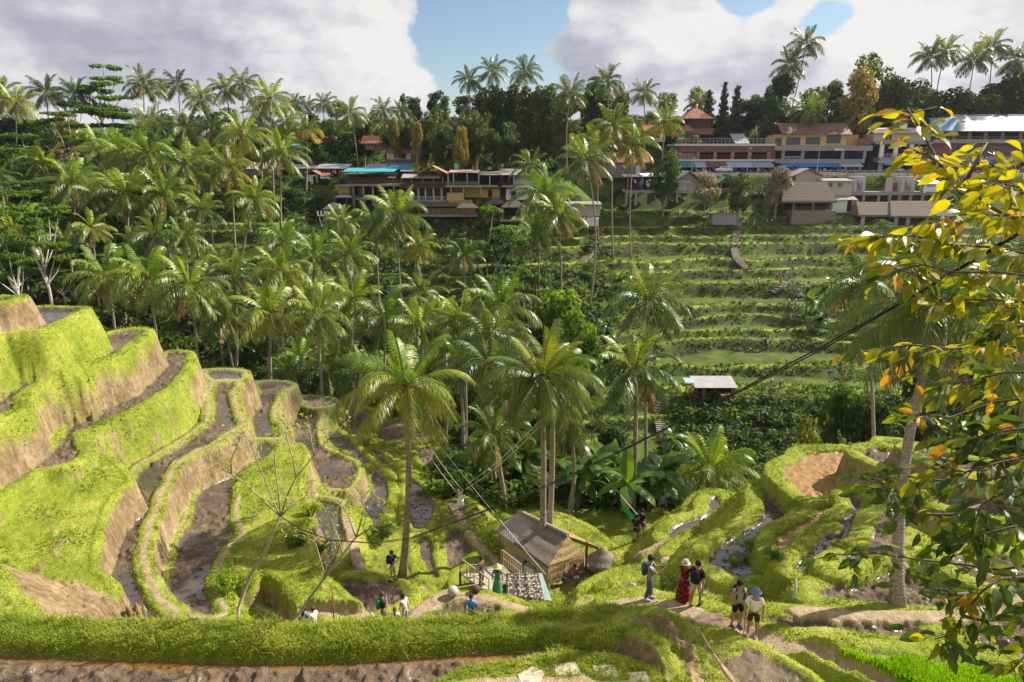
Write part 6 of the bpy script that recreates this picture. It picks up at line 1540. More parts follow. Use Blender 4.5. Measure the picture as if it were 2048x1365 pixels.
def person(feet, face, h, pose, label, top, bottom, hair=(.02, .015, .012), hat=None, pack=None, sleeves='short', legs='short', shoes=(.02, .02, .02), dress=False, bag=None, skin=None, lo=False, group=None, stick=False, strap=None):
    """face: heading the figure looks to, in radians (0 = towards -y, the viewpoint)"""
    P = POSES[pose]; k = h / 1.75; sk = skin or SKIN
    e = empty('person', feet, face, label, 'person', group); e.scale = (k,) * 3
    sit = P.get('sit'); dz = -.45 if sit else 0
    def z(p): return (p[0], p[1], p[2] + dz)
    hip = z((0, 0, .95)); w1 = z((0, 0, 1.12)); ch = z((0, 0, 1.33)); nb = z((0, .01, 1.47)); nk = z((0, 0, 1.53)); jaw = z((0, -.02, 1.6)); hd = z((0, -.005, 1.67)); tp = z((0, .01, 1.73))
    ls, rs_ = z((.185, .01, 1.42)), z((-.185, .01, 1.42)); le, lh, re, rh = [z(P[q]) for q in ('le', 'lh', 're', 'rh')]
    if sit:
        lk, rk = (.13, -.42, .5), (-.13, -.42, .5); la, ra = (.13, -.45, .08), (-.13, -.45, .08); lt, rt = (.13, -.6, .04), (-.13, -.6, .04)
    else:
        lf, rf = P['lf'], P['rf']
        lk, rk = (lf[0], lf[1] * .45 - .03, .5), (rf[0], rf[1] * .45 - .03, .5); la, ra = (lf[0], lf[1] + .03, .09), (rf[0], rf[1] + .03, .09); lt, rt = (lf[0], lf[1] - .13, .035), (rf[0], rf[1] - .13, .035)
    lhp, rhp = z((.095, 0, .9)), z((-.095, 0, .9))
    C = [[(hip, (.15, .11)), (w1, (.135, .095)), (ch, (.15, .105)), (nb, (.07, .06)), (nk, .052), (jaw, (.066, .075)), (hd, (.08, .095)), (tp, (.06, .075))],
         [(ch, (.15, .105)), (ls, .06), (le, .042), (lh, .03)], [(ch, (.15, .105)), (rs_, .06), (re, .042), (rh, .03)],
         [(hip, (.15, .11)), (lhp, .088), (lk, .058), (la, .04), (lt, .032)], [(hip, (.15, .11)), (rhp, .088), (rk, .058), (ra, .04), (rt, .032)]]
    if not lo:
        for hnd, elb, sd in ((lh, le, 1), (rh, re, -1)):
            d = (Vector(hnd) - Vector(elb)).normalized(); s = d.cross(Vector((0, 1, .2))).normalized() * sd; n = d.cross(s)
            palm = Vector(hnd) + d * .07; C.append([(hnd, .03), (tuple(palm), (.034, .018))])
            for q in range(4):
                b = palm + s * (.03 - .02 * q); L = (.065, .075, .07, .055)[q]
                C.append([(tuple(palm), (.034, .018)), (tuple(b + d * .02), .0095), (tuple(b + d * (.02 + L * .5) + n * .008), .0085), (tuple(b + d * (.02 + L) + n * .025), .007)])
            C.append([(hnd, .03), (tuple(Vector(hnd) + d * .03 + s * .04), .011), (tuple(Vector(hnd) + d * .07 + s * .055), .008)])
        C[0].append(((0, -.095, 1.635 + dz), .012)) if False else None
    body = skin_mesh('body', C, sk, 1); mobj('body', body, e)
    if not lo:
        f = MB()
        f.lathe([(0, .012), (.013, 0), (.009, -.028), (0, -.034)], 6, (0, -.1, 1.645 + dz)); mobj('nose', f.mesh('nose', sk, True), e)
        for x in (-.032, .032): mobj('eye', MB().lathe([(0, .007), (.01, 0), (0, -.007)], 6, (x, -.094, 1.672 + dz)).mesh('eye', plain('eye_dark', (.02, .015, .01), .3)), e)
        for x in (-.086, .086): mobj('ear', MB().lathe([(0, .03), (.014, .012), (.014, -.012), (0, -.028)], 6, (x, .005, 1.655 + dz)).mesh('ear', sk, True), e)
        mobj('mouth', MB().box(-.022, .022, -.098, -.09, 1.603 + dz, 1.611 + dz).mesh('mouth', plain('lips', (.22, .07, .06), .5)), e)
    tm = top if not isinstance(top, tuple) else cloth('%02x%02x%02x' % tuple(int(c * 255) for c in top), top)
    bm = bottom if not isinstance(bottom, tuple) else cloth('%02x%02x%02x' % tuple(int(c * 255) for c in bottom), bottom)
    g = .018
    T = [[((hip[0], hip[1], hip[2] - .04), (.16 + g, .12 + g)), (w1, (.142 + g, .104 + g)), (ch, (.158 + g, .114 + g)), (nb, (.075 + g, .062 + g))]]
    sl = {'short': .75, 'long': 1.9, 'none': .12}[sleeves]
    for a, b, c in ((ls, le, lh), (rs_, re, rh)):
        a_, b_, c_ = Vector(a), Vector(b), Vector(c)
        if sl <= 1: T.append([(ch, (.158 + g, .114 + g)), (a, .068 + g * .6), (tuple(a_.lerp(b_, sl)), .058 + g)])
        else: T.append([(ch, (.158 + g, .114 + g)), (a, .068 + g * .6), (b, .05 + g * .7), (tuple(b_.lerp(c_, .85)), .04 + g * .5)])
    mobj('dress' if dress else 'shirt', skin_mesh('shirt', T, tm, 1), e)
    if dress:
        sk_ = MB(); prof = [(.15, .0), (.19, -.1), (.24, -.4), (.3, -.82)]
        sk_.lathe([(r, zz) for r, zz in reversed(prof)], 14, (0, 0, .98 + dz)); mobj('skirt', sk_.mesh('skirt', bm, True), e)
    else:
        L = {'short': .78, 'long': 1.95}[legs]
        B = [[((hip[0], hip[1], hip[2] + .08), (.15 + g, .11 + g)), (hip, (.162 + g, .12 + g))]]
        for a, b, c in ((lhp, lk, la), (rhp, rk, ra)):
            a_, b_, c_ = Vector(a), Vector(b), Vector(c)
            if L < 1: B.append([(hip, (.162 + g, .12 + g)), (a, .1 + g * .5), (tuple(a_.lerp(b_, L)), .082 + g)])
            else: B.append([(hip, (.162 + g, .12 + g)), (a, .1 + g * .5), (b, .068 + g), (tuple(b_.lerp(c_, .93)), .055 + g)])
        mobj('shorts' if L < 1 else 'trousers', skin_mesh('trousers', B, bm, 1), e)
    sm = cloth('shoe%02x%02x%02x' % tuple(int(c * 255) for c in shoes), shoes)
    for a, t in ((la, lt), (ra, rt)):
        m = MB().tube([(a[0], a[1] + .07, .045), (a[0], a[1] - .02, .06), (t[0], t[1] + .02, .05), (t[0], t[1] - .05, .035)], [.04, .052, .048, .03], 8); mobj('shoe', m.mesh('shoe', sm, True), e)
    hm = cloth('hair%02x%02x%02x' % tuple(int(c * 255) for c in hair), hair, .3)
    hz = 1.66 + dz
    if hair:
        V = MB().lathe([(.098, -.05), (.104, .0), (.098, .06), (.07, .1), (0, .118)], 12, (0, .018, hz)); mobj('hair', V.mesh('hair', hm, True), e)
        if dress or bag == 'longhair': mobj('long_hair', MB().tube([(0, .06, hz + .03), (0, .1, hz - .12), (0, .1, hz - .3)], [.09, .08, .05], 8).mesh('long_hair', hm, True), e)
    if hat:
        kind, c = hat; cm = cloth('hat%02x%02x%02x' % tuple(int(q * 255) for q in c), c)
        if kind == 'cap': m = MB().lathe([(.106, .0), (.108, .04), (.09, .1), (0, .13)], 12, (0, .01, hz + .01)); m.slab([(-.07, -.09, hz + .03), (-.06, -.2, hz + .02), (.06, -.2, hz + .02), (.07, -.09, hz + .03)], .012)
        elif kind == 'bucket': m = MB().lathe([(.18, -.035), (.112, .03), (.1, .1), (.06, .125), (0, .13)], 14, (0, .01, hz + .01))
        else: m = MB().lathe([(.26, -.03), (.15, .05), (.1, .13), (0, .2)], 14, (0, .01, hz + .01))
        mobj('hat', m.mesh('hat', cm, True), e)
    if pack:
        pm = cloth('pack%02x%02x%02x' % tuple(int(q * 255) for q in pack), pack)
        m = MB(); zz = 1.02 + dz
        m.lathe([(0, 0), (.15, .02), (.17, .2), (.15, .38), (.08, .45), (0, .46)], 10, (0, 0, 0)); me = m.mesh('backpack', pm, True)
        me.transform(Matrix.Translation((0, .2, zz)) @ Matrix.Diagonal((1, .62, 1, 1))); mobj('backpack', me, e)
        for x in (-.12, .12): mobj('shoulder_strap', MB().tube([(x, .13, 1.4 + dz), (x, .0, 1.5 + dz), (x, -.13, 1.36 + dz), (x * 1.1, -.08, 1.1 + dz)], .022, 5).mesh('shoulder_strap', pm), e)
    if strap:
        pm = cloth('strap%02x%02x%02x' % tuple(int(q * 255) for q in strap), strap)
        mobj('bag_strap', MB().tube([(-.14, .05, 1.48 + dz), (-.1, -.13, 1.36 + dz), (.1, -.15, 1.12 + dz), (.2, -.06, .95 + dz)], .02, 5).mesh('bag_strap', pm), e)
        mobj('shoulder_bag', MB().lathe([(0, 0), (.1, .01), (.11, .16), (0, .18)], 8, (.25, -.04, .78 + dz)).mesh('shoulder_bag', pm, True), e)
    if stick:
        o = MB().tube([(0, 0, 0), (.01, 0, .6), (0, .01, 1.2)], .014, 6).build('walking_stick', M_['WOOD']); r = Vector(P['rh'])
        off = Matrix.Rotation(face, 4, 'Z') @ Vector((r.x * k, (r.y - .06) * k, 0)); o.location = Vector(feet) + off; tag(o, 'thin wooden walking stick held by the man in the white shirt', 'walking stick')
    return e
def build_people():
    def at(px, py, y0=12): return hit(px, py, y0)
    H = 'hikers on the path near the viewpoint'
    navy, black, white, grey = (.02, .025, .06), (.012, .012, .014), (.62, .6, .58), (.3, .29, .28)
    a = at(1297, 1200)
    person(a, R(80), 1.75, 'photo', 'man in grey shirt and dark cap holding up a phone on the dirt path', grey, (.06, .1, .16), hat=('cap', (.02, .025, .05)), pack=(.05, .07, .12), legs='long', shoes=(.35, .34, .34), group=H)
    ph = MB().box(-.04, .04, -.006, .006, -.08, .08).build('phone', plain('phone_case', (.05, .2, .25), .3)); f = Matrix.Rotation(R(80), 4, 'Z') @ Vector((0, -.52, 1.42)); ph.location = a + f; ph.rotation_euler = (0, 0, R(80)); tag(ph, 'phone held up by the man in the grey shirt', 'phone')
    t = NT('dress_red_check'); o = t.obj(); ck = t.n('ShaderNodeTexChecker'); ck.inputs['Scale'].default_value = 9; t.l(o, ck.inputs['Vector']); ck.inputs['Color1'].default_value = c4((.3, .012, .02)); ck.inputs['Color2'].default_value = c4((.02, .008, .01)); red = t.done(t.bsdf(ck.outputs['Color'], .9))
    person(at(1366, 1203), R(160), 1.64, 'stand', 'woman in a long red and black checked dress and a pale bucket hat', red, red, (.2, .11, .04), ('bucket', (.5, .46, .4)), sleeves='none', dress=True, shoes=(.55, .52, .48), group=H)
    person(at(1390, 1214), R(140), 1.82, 'walk', 'man in black shirt and cream shorts with a black backpack beside the woman in red', black, (.5, .43, .34), (.02, .015, .01), pack=(.015, .016, .02), shoes=black, group=H)
    person(at(1472, 1254), R(5), 1.74, 'face', 'man in a grey tank top with a hand raised to his face', (.4, .38, .37), black, (.02, .016, .014), pack=(.015, .016, .02), sleeves='none', shoes=(.05, .06, .09), group=H)
    person(at(1503, 1274), R(-12), 1.78, 'stick', 'man in white shirt and blue bucket hat with a walking stick on the path', (.72, .69, .72), (.06, .02, .025), (.02, .016, .014), ('bucket', (.14, .18, .27)), shoes=(.7, .7, .72), group=H, stick=True)
    L = 'visitors on the lower path'
    person(at(943, 1258, 19), R(0), 1.72, 'stand', 'man in a bright blue shirt with a black shoulder bag standing on the lower path', (.08, .27, .62), black, strap=(.01, .01, .014), legs='long', skin=SKIN2, group=L)
    person(at(768, 1256, 19), R(110), 1.8, 'face', 'man with a green backpack and navy shirt on the lower path', navy, navy, (.08, .05, .03), pack=(.02, .22, .09), group=L)
    person(at(810, 1252, 19), R(60), 1.66, 'stand', 'woman in a pale tank top and denim shorts on the lower path', (.5, .5, .55), (.22, .28, .36), (.05, .025, .02), bag='longhair', sleeves='none', group=L)
    person(at(792, 1262, 19), R(170), 1.6, 'sit', 'girl with brown hair in a white top sitting beside the woman in denim shorts', white, (.5, .48, .46), (.1, .05, .03), bag='longhair', sleeves='none', group=L)
    person(at(612, 1262, 18), R(150), 1.6, 'sit', 'dark haired woman in a teal top sitting low behind the grass', (.05, .2, .25), navy, (.02, .013, .01), bag='longhair', group=L)
    person(at(629, 1262, 18), R(-120), 1.6, 'sit', 'person in a white top sitting low behind the grass beside the woman in teal', white, (.4, .36, .33), (.07, .04, .03), group=L)
    person(at(786, 1163, 22), R(75), 1.78, 'photo', 'man in navy shirt and khaki shorts with a dark backpack beside the big palm trunk', navy, (.42, .36, .28), (.05, .03, .02), pack=(.02, .025, .04), group=L)
    person(gy(963, 1170, HUT_Y + .2) if False else DECK_AT(963, 1170), R(60), 1.74, 'wave', 'man in a dark patterned shirt raising an arm on the wooden deck', (.07, .06, .075), (.09, .09, .11), legs='long', skin=SKIN2, group='people at the hut')
    person(at(995, 1186, 20), R(180), 1.55, 'stand', 'person in a green wrap and straw hat standing by the deck', (.05, .2, .12), (.05, .2, .12), (.05, .03, .02), ('straw', (.5, .36, .18)), dress=True, group='people at the hut')
    person(at(1150, 1166, 20), R(20), 1.6, 'sit', 'woman in red and white sitting at the open side of the hut', (.3, .06, .07), white, (.02, .015, .01), skin=SKIN2, group='people at the hut')
    s = gy(921, 1003, 43.5); person(s, R(200), 1.6, 'sit', 'woman in a flowing white dress on the rope swing', (.72, .7, .7), (.72, .7, .7), (.08, .05, .03), dress=True, sleeves='none')
    G = 'people in the shade right of the hut'
    person(at(1270, 1082, 24), R(150), 1.7, 'stand', 'left of two dark dressed people on the path right of the hut', (.02, .02, .03), (.05, .02, .05), group=G); person(at(1282, 1072, 24), R(150), 1.75, 'walk', 'right of two dark dressed people on the path right of the hut', (.02, .022, .035), (.06, .02, .02), group=G)
    person(at(1298, 1022, 30), R(20), 1.65, 'stand', 'person in a crimson top among the plants right of the green cloth', (.35, .02, .09), navy, group=G); person(at(1323, 1030, 30), R(20), 1.7, 'stand', 'person in a blue top among the plants right of the green cloth', (.1, .2, .4), navy, group=G)
    # distant visitors: small figures copied from a few prototypes
    pro = []
    for i, (tc, bc, hh) in enumerate([((.6, .58, .56), (.05, .06, .1), None), ((.5, .15, .05), (.05, .04, .05), None), ((.15, .25, .45), (.5, .48, .45), ('bucket', (.5, .48, .45))), ((.4, .05, .07), (.03, .03, .04), None), ((.03, .03, .04), (.2, .2, .22), ('cap', (.3, .3, .32))), ((.55, .5, .2), (.06, .06, .08), None), ((.45, .5, .55), (.3, .05, .08), ('straw', (.5, .4, .25)))]):
        pro.append(person((0, -40, -60), 0, 1.7, ('stand', 'walk')[i % 2], 'x', tc, bc, (.03, .02, .015), hh, lo=True, legs=('long', 'short')[i % 2]))
    used = set()
    def far(px, py, k, label, grp, h=1.7, y0=84):
        p = hit(px, py, y0) if not isinstance(py, Vector) else py
        o = pro[k] if k not in used else copy_tree(pro[k])
        used.add(k); o.location = p; o.rotation_euler = (0, 0, (px * 7.3) % 6.28); o['label'] = label; o['category'] = 'person'; o['group'] = grp; o.scale = (h / 1.75,) * 3
    W = ['white', 'orange', 'blue', 'red', 'black', 'yellow', 'grey blue']
    def crowd(pts, where, grp):
        n = {}
        for px, py, k in pts: far(px, py, k, 'visitor in a %s top %s' % (W[k], where), grp)
    crowd([(1436, 428, 0), (1446, 427, 0), (1452, 428, 6), (1459, 427, 1), (1464, 428, 3)], 'standing on the grey viewing platform', 'visitors on the viewing platform')
    crowd([(1461, 452, 0), (1467, 453, 4), (1476, 452, 2), (1487, 453, 0), (1494, 452, 6), (1508, 452, 2), (1534, 451, 0), (1543, 450, 0)], 'standing at the top of the stone stairs', 'visitors at the top of the stairs')
    crowd([(1392, 404, 5), (1402, 404, 1), (1414, 405, 0), (1424, 405, 6), (1434, 406, 3)], 'on the grass below the cream house', 'visitors below the cream house')
    crowd([(1545, 412, 3), (1556, 414, 2), (1563, 416, 6), (1505, 384, 3), (1515, 385, 4), (1524, 384, 2), (1490, 386, 1)], 'among the plants left of the thatched dining pavilion', 'visitors left of the thatched pavilion')
    crowd([(1256, 430, 2), (1356, 434, 3), (1396, 436, 0), (1420, 432, 3)], 'on the topmost far terraces', 'visitors on the topmost far terraces')
    crowd([(1480, 470, 4), (1479, 482, 0)], 'climbing the long stone stairs', 'visitors on the long stairs')
    crowd([(1553, 560, 5), (1566, 560, 3), (1573, 560, 2), (1526, 574, 0), (1516, 573, 6), (1560, 572, 1)], 'on the path across the far terraces', 'visitors on the far terrace path')
    crowd([(1577, 613, 0), (1588, 596, 4), (1596, 595, 2), (1600, 600, 0), (1590, 616, 6), (1584, 628, 0), (1602, 588, 2)], 'on the crowded right hand steps', 'visitors on the crowded steps')
    crowd([(1477, 704, 4), (1534, 697, 0), (1615, 664, 3), (1623, 665, 0)], 'walking a low bund of the far terraces', 'visitors on the lower far terraces')
    crowd([(1294, 799, 2), (1306, 799, 3), (1371, 796, 0), (1381, 797, 6), (1391, 798, 3), (1542, 779, 2), (1560, 776, 0)], 'near the tin roofed stall', 'visitors near the tin roofed stall')
# ================================================================= hut, deck, trees without leaves, branches, cables, vehicles
def P3(px, py, z): q = gz(px, py, z); return Vector((float(q[0]), float(q[1]), z))
HZ = -23.4
DZ = HZ + .75
def DECK_AT(px, py): return P3(px, py, DZ)
HUT_Y = 34
def local(mb, o, name, mat, parent, smooth=False):
    me = mb.mesh(name, M_[mat] if isinstance(mat, str) else mat, smooth); me.transform(Matrix.Translation(-o)); return mobj(name, me, parent)
def build_hut():
    o = P3(1060, 1130, HZ)
    e = empty('hut', o, 0, 'thatched bamboo hut with a two part roof and straw fringe under the twin palms', 'hut')
    ze, zr = HZ + 1.45, HZ + 2.35
    C, D = P3(987, 1058, ze), P3(1097, 1137, ze - .05); A, B = P3(1039, 1025, zr), P3(1136, 1077, zr)
    D2, C2 = P3(1197, 1098, ze), A + (A - C); C2.z = ze
    f = .4; M1 = C.lerp(D, f); N1 = A.lerp(B, f); M2 = C2.lerp(D2, f)
    local(MB().slab([C, M1, N1, A][::1], .1), o, 'plank_roof', 'PLANK', e); local(MB().slab([A, N1, M2, C2], .1), o, 'plank_roof', 'PLANK', e)
    up = Vector((0, 0, .14))
    local(MB().slab([M1 + up, D + up, B + up, N1 + up], .24), o, 'thatch_roof', 'THATCH', e); local(MB().slab([N1 + up, B + up, D2 + up, M2 + up], .24), o, 'thatch_roof', 'STRAW', e)
    local(MB().tube([A + up * .5, B + up * 1.6], .12, 6), o, 'ridge_cap', 'PLANK', e)
    # straw fringe closing the front end of the roof
    F1 = D + Vector((.0, -.15, -.25)); F2 = P3(1168, 1113, ze - .2); m = MB(); n = 40; rs = np.random.default_rng(3)
    for i in range(n):
        for j in range(9):
            u = (i + rs.random()) / n; a = D.lerp(F2, u); t = (D.lerp(B, min(1, u * 2)) if u < .5 else B.lerp(F2, (u - .5) * 2)); s = a.lerp(t, .15 + .8 * rs.random()); d = Vector((rs.normal(0, .05), -.28 - .1 * rs.random(), -.75 - .35 * rs.random()))
            w = Vector((.022, .01, 0)); m.quad(s - w, s + w, s + d + w * .4, s + d - w * .4)
    local(m, o, 'straw_fringe', 'STRAW', e)
    local(MB().slab([D + up, F2 + up, B + up], .2), o, 'front_thatch', 'STRAW', e)
    # walls of upright boards under the left eave, back wall, posts and floor
    def wall(a, b, z0, z1, name, mat, inn=.25):
        d = Vector((b.x - a.x, b.y - a.y, 0)).normalized(); s = Vector((-d.y, d.x, 0)) * .05; a = a + d * .15; b = b - d * .15
        c = (A + B) / 2; q = Vector((c.x - (a.x + b.x) / 2, c.y - (a.y + b.y) / 2, 0)).normalized() * inn; a = a + q; b = b + q
        V = []
        for p in (a - s, b - s, b + s, a + s): V.append(Vector((p.x, p.y, z1)))
        local(MB().slab(V if (V[1] - V[0]).cross(V[3] - V[0]).z > 0 else V[::-1], z1 - z0), o, name, mat, e)
    wall(C, D, HZ - .3, ze + .1, 'board_wall', 'BAMB'); wall(C, C2, HZ - .3, ze + .35, 'end_wall', 'BAMB', .3); wall(C2, D2.lerp(C2, .5), HZ - .3, ze, 'back_wall', 'BAMB', .4)
    local(MB().slab([P3(1100, 1142, HZ + .1), P3(1150, 1166, HZ + .1), P3(1200, 1150, HZ + .1), P3(1160, 1105, HZ + .1)], .35), o, 'patio_floor', 'PLANK', e)
    for px, py, zt in ((1139, 1150, ze), (1172, 1142, ze + .5), (1105, 1150, ze)):
        p = P3(px, py, HZ); local(MB().tube([p - Vector((0, 0, .3)), Vector((p.x, p.y, zt))], .08, 7), o, 'post', 'WOOD', e)
    local(MB().tube([P3(1150, 1126, HZ + .45), P3(1192, 1153, HZ + .45)], .11, 6), o, 'bench_rail', 'DWOOD', e)
    # thatched sunshade with its round table
    p = P3(1203, 1158, HZ); u = empty('thatched_parasol', p, 0, 'round thatched parasol over a pale table right of the hut', 'parasol')
    local(MB().lathe([(.9, 0), (.86, .1), (.45, .5), (.1, .85), (0, .9)], 18, p + Vector((0, 0, 1.15))), p, 'canopy', 'THATCH', u)
    m = MB(); rs = np.random.default_rng(8)
    for i in range(70):
        a = rs.random() * 6.28; q = Vector((math.cos(a), math.sin(a), 0)); s = p + q * .86 + Vector((0, 0, 1.2)); t = Vector((-q.y, q.x, 0)) * .04; m.quad(s - t, s + t, s + t * .4 + q * .1 - Vector((0, 0, .22)), s - t * .4 + q * .1 - Vector((0, 0, .22)))
    local(m, p, 'fringe', 'THATCH', u); local(MB().tube([p - Vector((0, 0, .3)), p + Vector((0, 0, 1.7))], .06, 7), p, 'post', 'WOOD', u); local(MB().lathe([(0, 0), (.62, 0), (.62, .06), (0, .06)], 8, p + Vector((0, 0, .35))), p, 'table', 'CREAM', u)
    # wooden deck with railings
    o2 = P3(970, 1160, DZ); d = empty('wooden_deck', o2, 0, 'pale wooden deck with railings left of the hut', 'deck')
    Q = [P3(920, 1145, DZ), P3(978, 1187, DZ), P3(1026, 1152, DZ), P3(1003, 1127, DZ)]
    local(MB().slab(Q, .12), o2, 'floor', strip_mat('deck_boards', [(.3, .26, .21), (.46, .41, .34)], 2.4, 'Y', .8), d)
    def railing(a, b, n, h=.9):
        m = MB(); hv = Vector((0, 0, h)); m.tube([a + hv, b + hv], .045, 6).tube([a + hv * .45, b + hv * .45], .03, 6)
        for i in range(n + 1): q = a.lerp(b, i / n); m.tube([q, q + hv], .035, 5)
        local(m, o2, 'railing', 'BAMB', d)
    railing(Q[0], Q[1], 4); railing(Q[3], P3(1042, 1158, DZ), 9)
    for q in Q[:3]: local(MB().tube([q - Vector((0, 0, 1.2)), q], .07, 6), o2, 'support_post', 'DWOOD', d)
    b = P3(940, 1155, DZ); local(MB().tube([b, b + Vector((0, 0, .7))], .035, 5).tube([b + Vector((.5, .2, 0)), b + Vector((.5, .2, .7))], .035, 5).box(b.x, b.x + .5, b.y + .08, b.y + .12, b.z + .2, b.z + .75), o2, 'board', 'BAMB', d)
    # low shingled lean to with a bamboo grid
    o3 = P3(1055, 1195, HZ); s = empty('lean_to_roof', o3, 0, 'low lean to covered with pale leaf shingles under a bamboo grid in front of the hut', 'shelter')
    t = NT('leaf_shingles'); ob = t.obj(); vo = t.n('ShaderNodeTexVoronoi'); vo.inputs['Scale'].default_value = 7; t.l(ob, vo.inputs['Vector'])
    col = t.ramp(vo.outputs['Distance'], [(.0, (.62, .58, .55)), (.35, (.5, .46, .42)), (.55, (.12, .1, .09))]); sh = t.done(t.bsdf(col, .9, t.bump(vo.outputs['Distance'], .8, .05)))
    za, zb = HZ + 1.35, HZ + .75
    K = [P3(1012, 1189, zb), P3(1104, 1202, zb), P3(1084, 1147, za), P3(1014, 1147, za)]
    K1 = K[0].lerp(K[1], .84); K2 = K[3].lerp(K[2], .9)
    local(MB().slab([K[0], K1, K2, K[3]], .08), o3, 'shingle_roof', sh, s); local(MB().slab([K1, K[1], K[2], K2], .05), o3, 'edge_sheet', plain('sheet_pale_teal', (.3, .42, .42), .6, .2), s)
    for u in (.06, .38, .64): local(MB().tube([K[0].lerp(K1, u) + Vector((0, 0, .06)), K[3].lerp(K2, u) + Vector((0, 0, .06))], .03, 5), o3, 'bamboo_pole', 'CREAM', s)
    for u in (.08, .35, .62, .9): local(MB().tube([K[0].lerp(K[3], u) + Vector((0, 0, .1)), K1.lerp(K2, u) + Vector((0, 0, .1))], .022, 5), o3, 'bamboo_pole', 'WOOD', s)
    for q in K: local(MB().tube([Vector((q.x, q.y, HZ - .4)), q], .05, 5), o3, 'post', 'WOOD', s)
    # carrying pole with two baskets
    a, b = hit(906, 1192, 20), hit(952, 1186, 20)
    def basket(p, r, mat, lab):
        k = MB().lathe([(r * .5, 0), (r * .95, r * .5), (r, r), (r * .8, r * 1.55), (r * .35, r * 1.8), (0, r * 1.85)], 14, (0, 0, 0)).build('basket', M_[mat], None, True, p); tag(k, lab, 'basket')
    basket(a, .27, 'CREAM', 'pale round woven basket at the end of the carrying pole'); basket(b, .22, 'DWOOD', 'dark basket at the deck end of the carrying pole')
    q = MB().tube([a + Vector((0, 0, .4)), b + Vector((0, 0, .45))], .025, 6).build('carrying_pole', M_['BAMB']); tag(q, 'bamboo carrying pole lying across the two baskets', 'pole')
    for px, py, w, lab, m in ((1040, 1140, .9, 'pale grey chest under the hut eave nearest the deck', 'LGREY'), (1062, 1148, .8, 'white chest beside the palm trunks under the hut eave', 'TARP')):
        p = P3(px, py, HZ); c = empty('chest', p, R(-40), lab, 'chest'); mobj('box', MB().box(-w / 2, w / 2, -.3, .3, -.2, .62).mesh('box', M_[m]), c); mobj('lid', MB().box(-w / 2 - .02, w / 2 + .02, -.32, .32, .622, .7).mesh('lid', M_['GREY']), c)
    # small thatched shelter at the far corner of the bowl, cloth, log
    p = hit(684, 800, 40); h = empty('thatched_shelter', p, 0, 'small grey thatched shelter at the far corner of the middle terraces', 'shelter')
    r0 = gy(684, 783, p.y + .6); w = 1.05
    V = [gy(660, 806, p.y - .4), gy(692, 809, p.y - .9), gy(711, 797, p.y + .3), gy(676, 795, p.y + 1.4), gy(678, 783, p.y + .2), gy(690, 786, p.y)]
    m = MB().add([tuple(v) for v in V] + [tuple(v - Vector((0, 0, .15))) for v in V[:4]], [(0, 1, 5, 4), (1, 2, 5), (2, 3, 4, 5), (3, 0, 4), (0, 6, 7, 1), (1, 7, 8, 2), (2, 8, 9, 3), (3, 9, 6, 0), (9, 8, 7, 6)]); local(m, p, 'roof', 'PLANK', h)
    for v in V[:4]: local(MB().tube([(v.x, v.y, p.z - 1.2), tuple(v)], .06, 5), p, 'post', 'WOOD', h)
    a, b = gy(1242, 1016, 41), gy(1268, 1034, 40.6); m = MB(); n = 8
    for i in range(n):
        u, v = i / n, (i + 1) / n; p0, p1 = a.lerp(b, u), a.lerp(b, v); p0.z += .25 * math.sin(u * 3.1); p1.z += .25 * math.sin(v * 3.1); d0 = Vector((0, .15, -.25 - .35 * u)); d1 = Vector((0, .15, -.25 - .35 * v)); m.quad(p0, p1, p1 + d1, p0 + d0)
    q = m.build('hanging_cloth', plain('cloth_green', (.01, .3, .13), .7, .2)); tag(q, 'bright green cloth hung on a line right of the hut', 'cloth')
    a = hit(742, 1232, 18); pts = [gy(742, 1226, a.y), gy(752, 1240, a.y - .1), gy(772, 1244, a.y - .2), gy(800, 1240, a.y - .3)]
    q = MB().tube(pts, [.05, .1, .11, .07], 8).build('driftwood_log', plain('bleached_wood', (.5, .44, .37), .8, .2, 5), None, True); tag(q, 'bleached curved log beside the man with the green backpack', 'log')
    # orange tarp patch on earth and stake posts
    for (px, py, h_, r, mat, lab) in ((668, 1248, 1.9, .035, 'WOOD', 'thin dead stake standing on the lower path between bare trees and people'), (1586, 1203, .85, .05, 'LGREY', 'short weathered post at the edge of the terrace path behind the hikers')):
        p = hit(px, py, 15); m = MB().tube([(0, 0, -.2), (.03, 0, h_ * .5), (.02, .02, h_)], [r, r * .9, r * .7], 6); q = m.build('stake_post', M_[mat], None, True, p); tag(q, lab, 'post')
    p = hit(1588, 1176, 15); 
    # flagstones of the path right under the viewpoint
    st = plain('flagstone', (.42, .36, .28), .9, .2, 3, bump=.3)
    for i, (c, lab) in enumerate(((((1035, 1352), (1065, 1338), (1090, 1345), (1080, 1368), (1045, 1372)), 'first pale flagstone from the left at the bottom edge'), (((1110, 1330), (1150, 1328), (1162, 1350), (1112, 1352)), 'second flagstone, squarest of the row at the bottom edge'), (((1186, 1334), (1225, 1332), (1240, 1356), (1190, 1354)), 'third flagstone from the left at the bottom edge'), (((1256, 1348), (1290, 1346), (1306, 1372), (1260, 1372)), 'last flagstone at the right of the bottom edge row'))):
        q = [hit(a, b, 10, 30) for a, b in c]; z = sum(v.z for v in q) / len(q) + .03; o5 = q[0].copy(); m = MB().slab([(v.x - o5.x, v.y - o5.y, z - o5.z) for v in q][::-1], .25); ob = m.build('flagstone', st, None, False, o5); tag(ob, lab, 'flagstone', 'flagstones below the viewpoint')
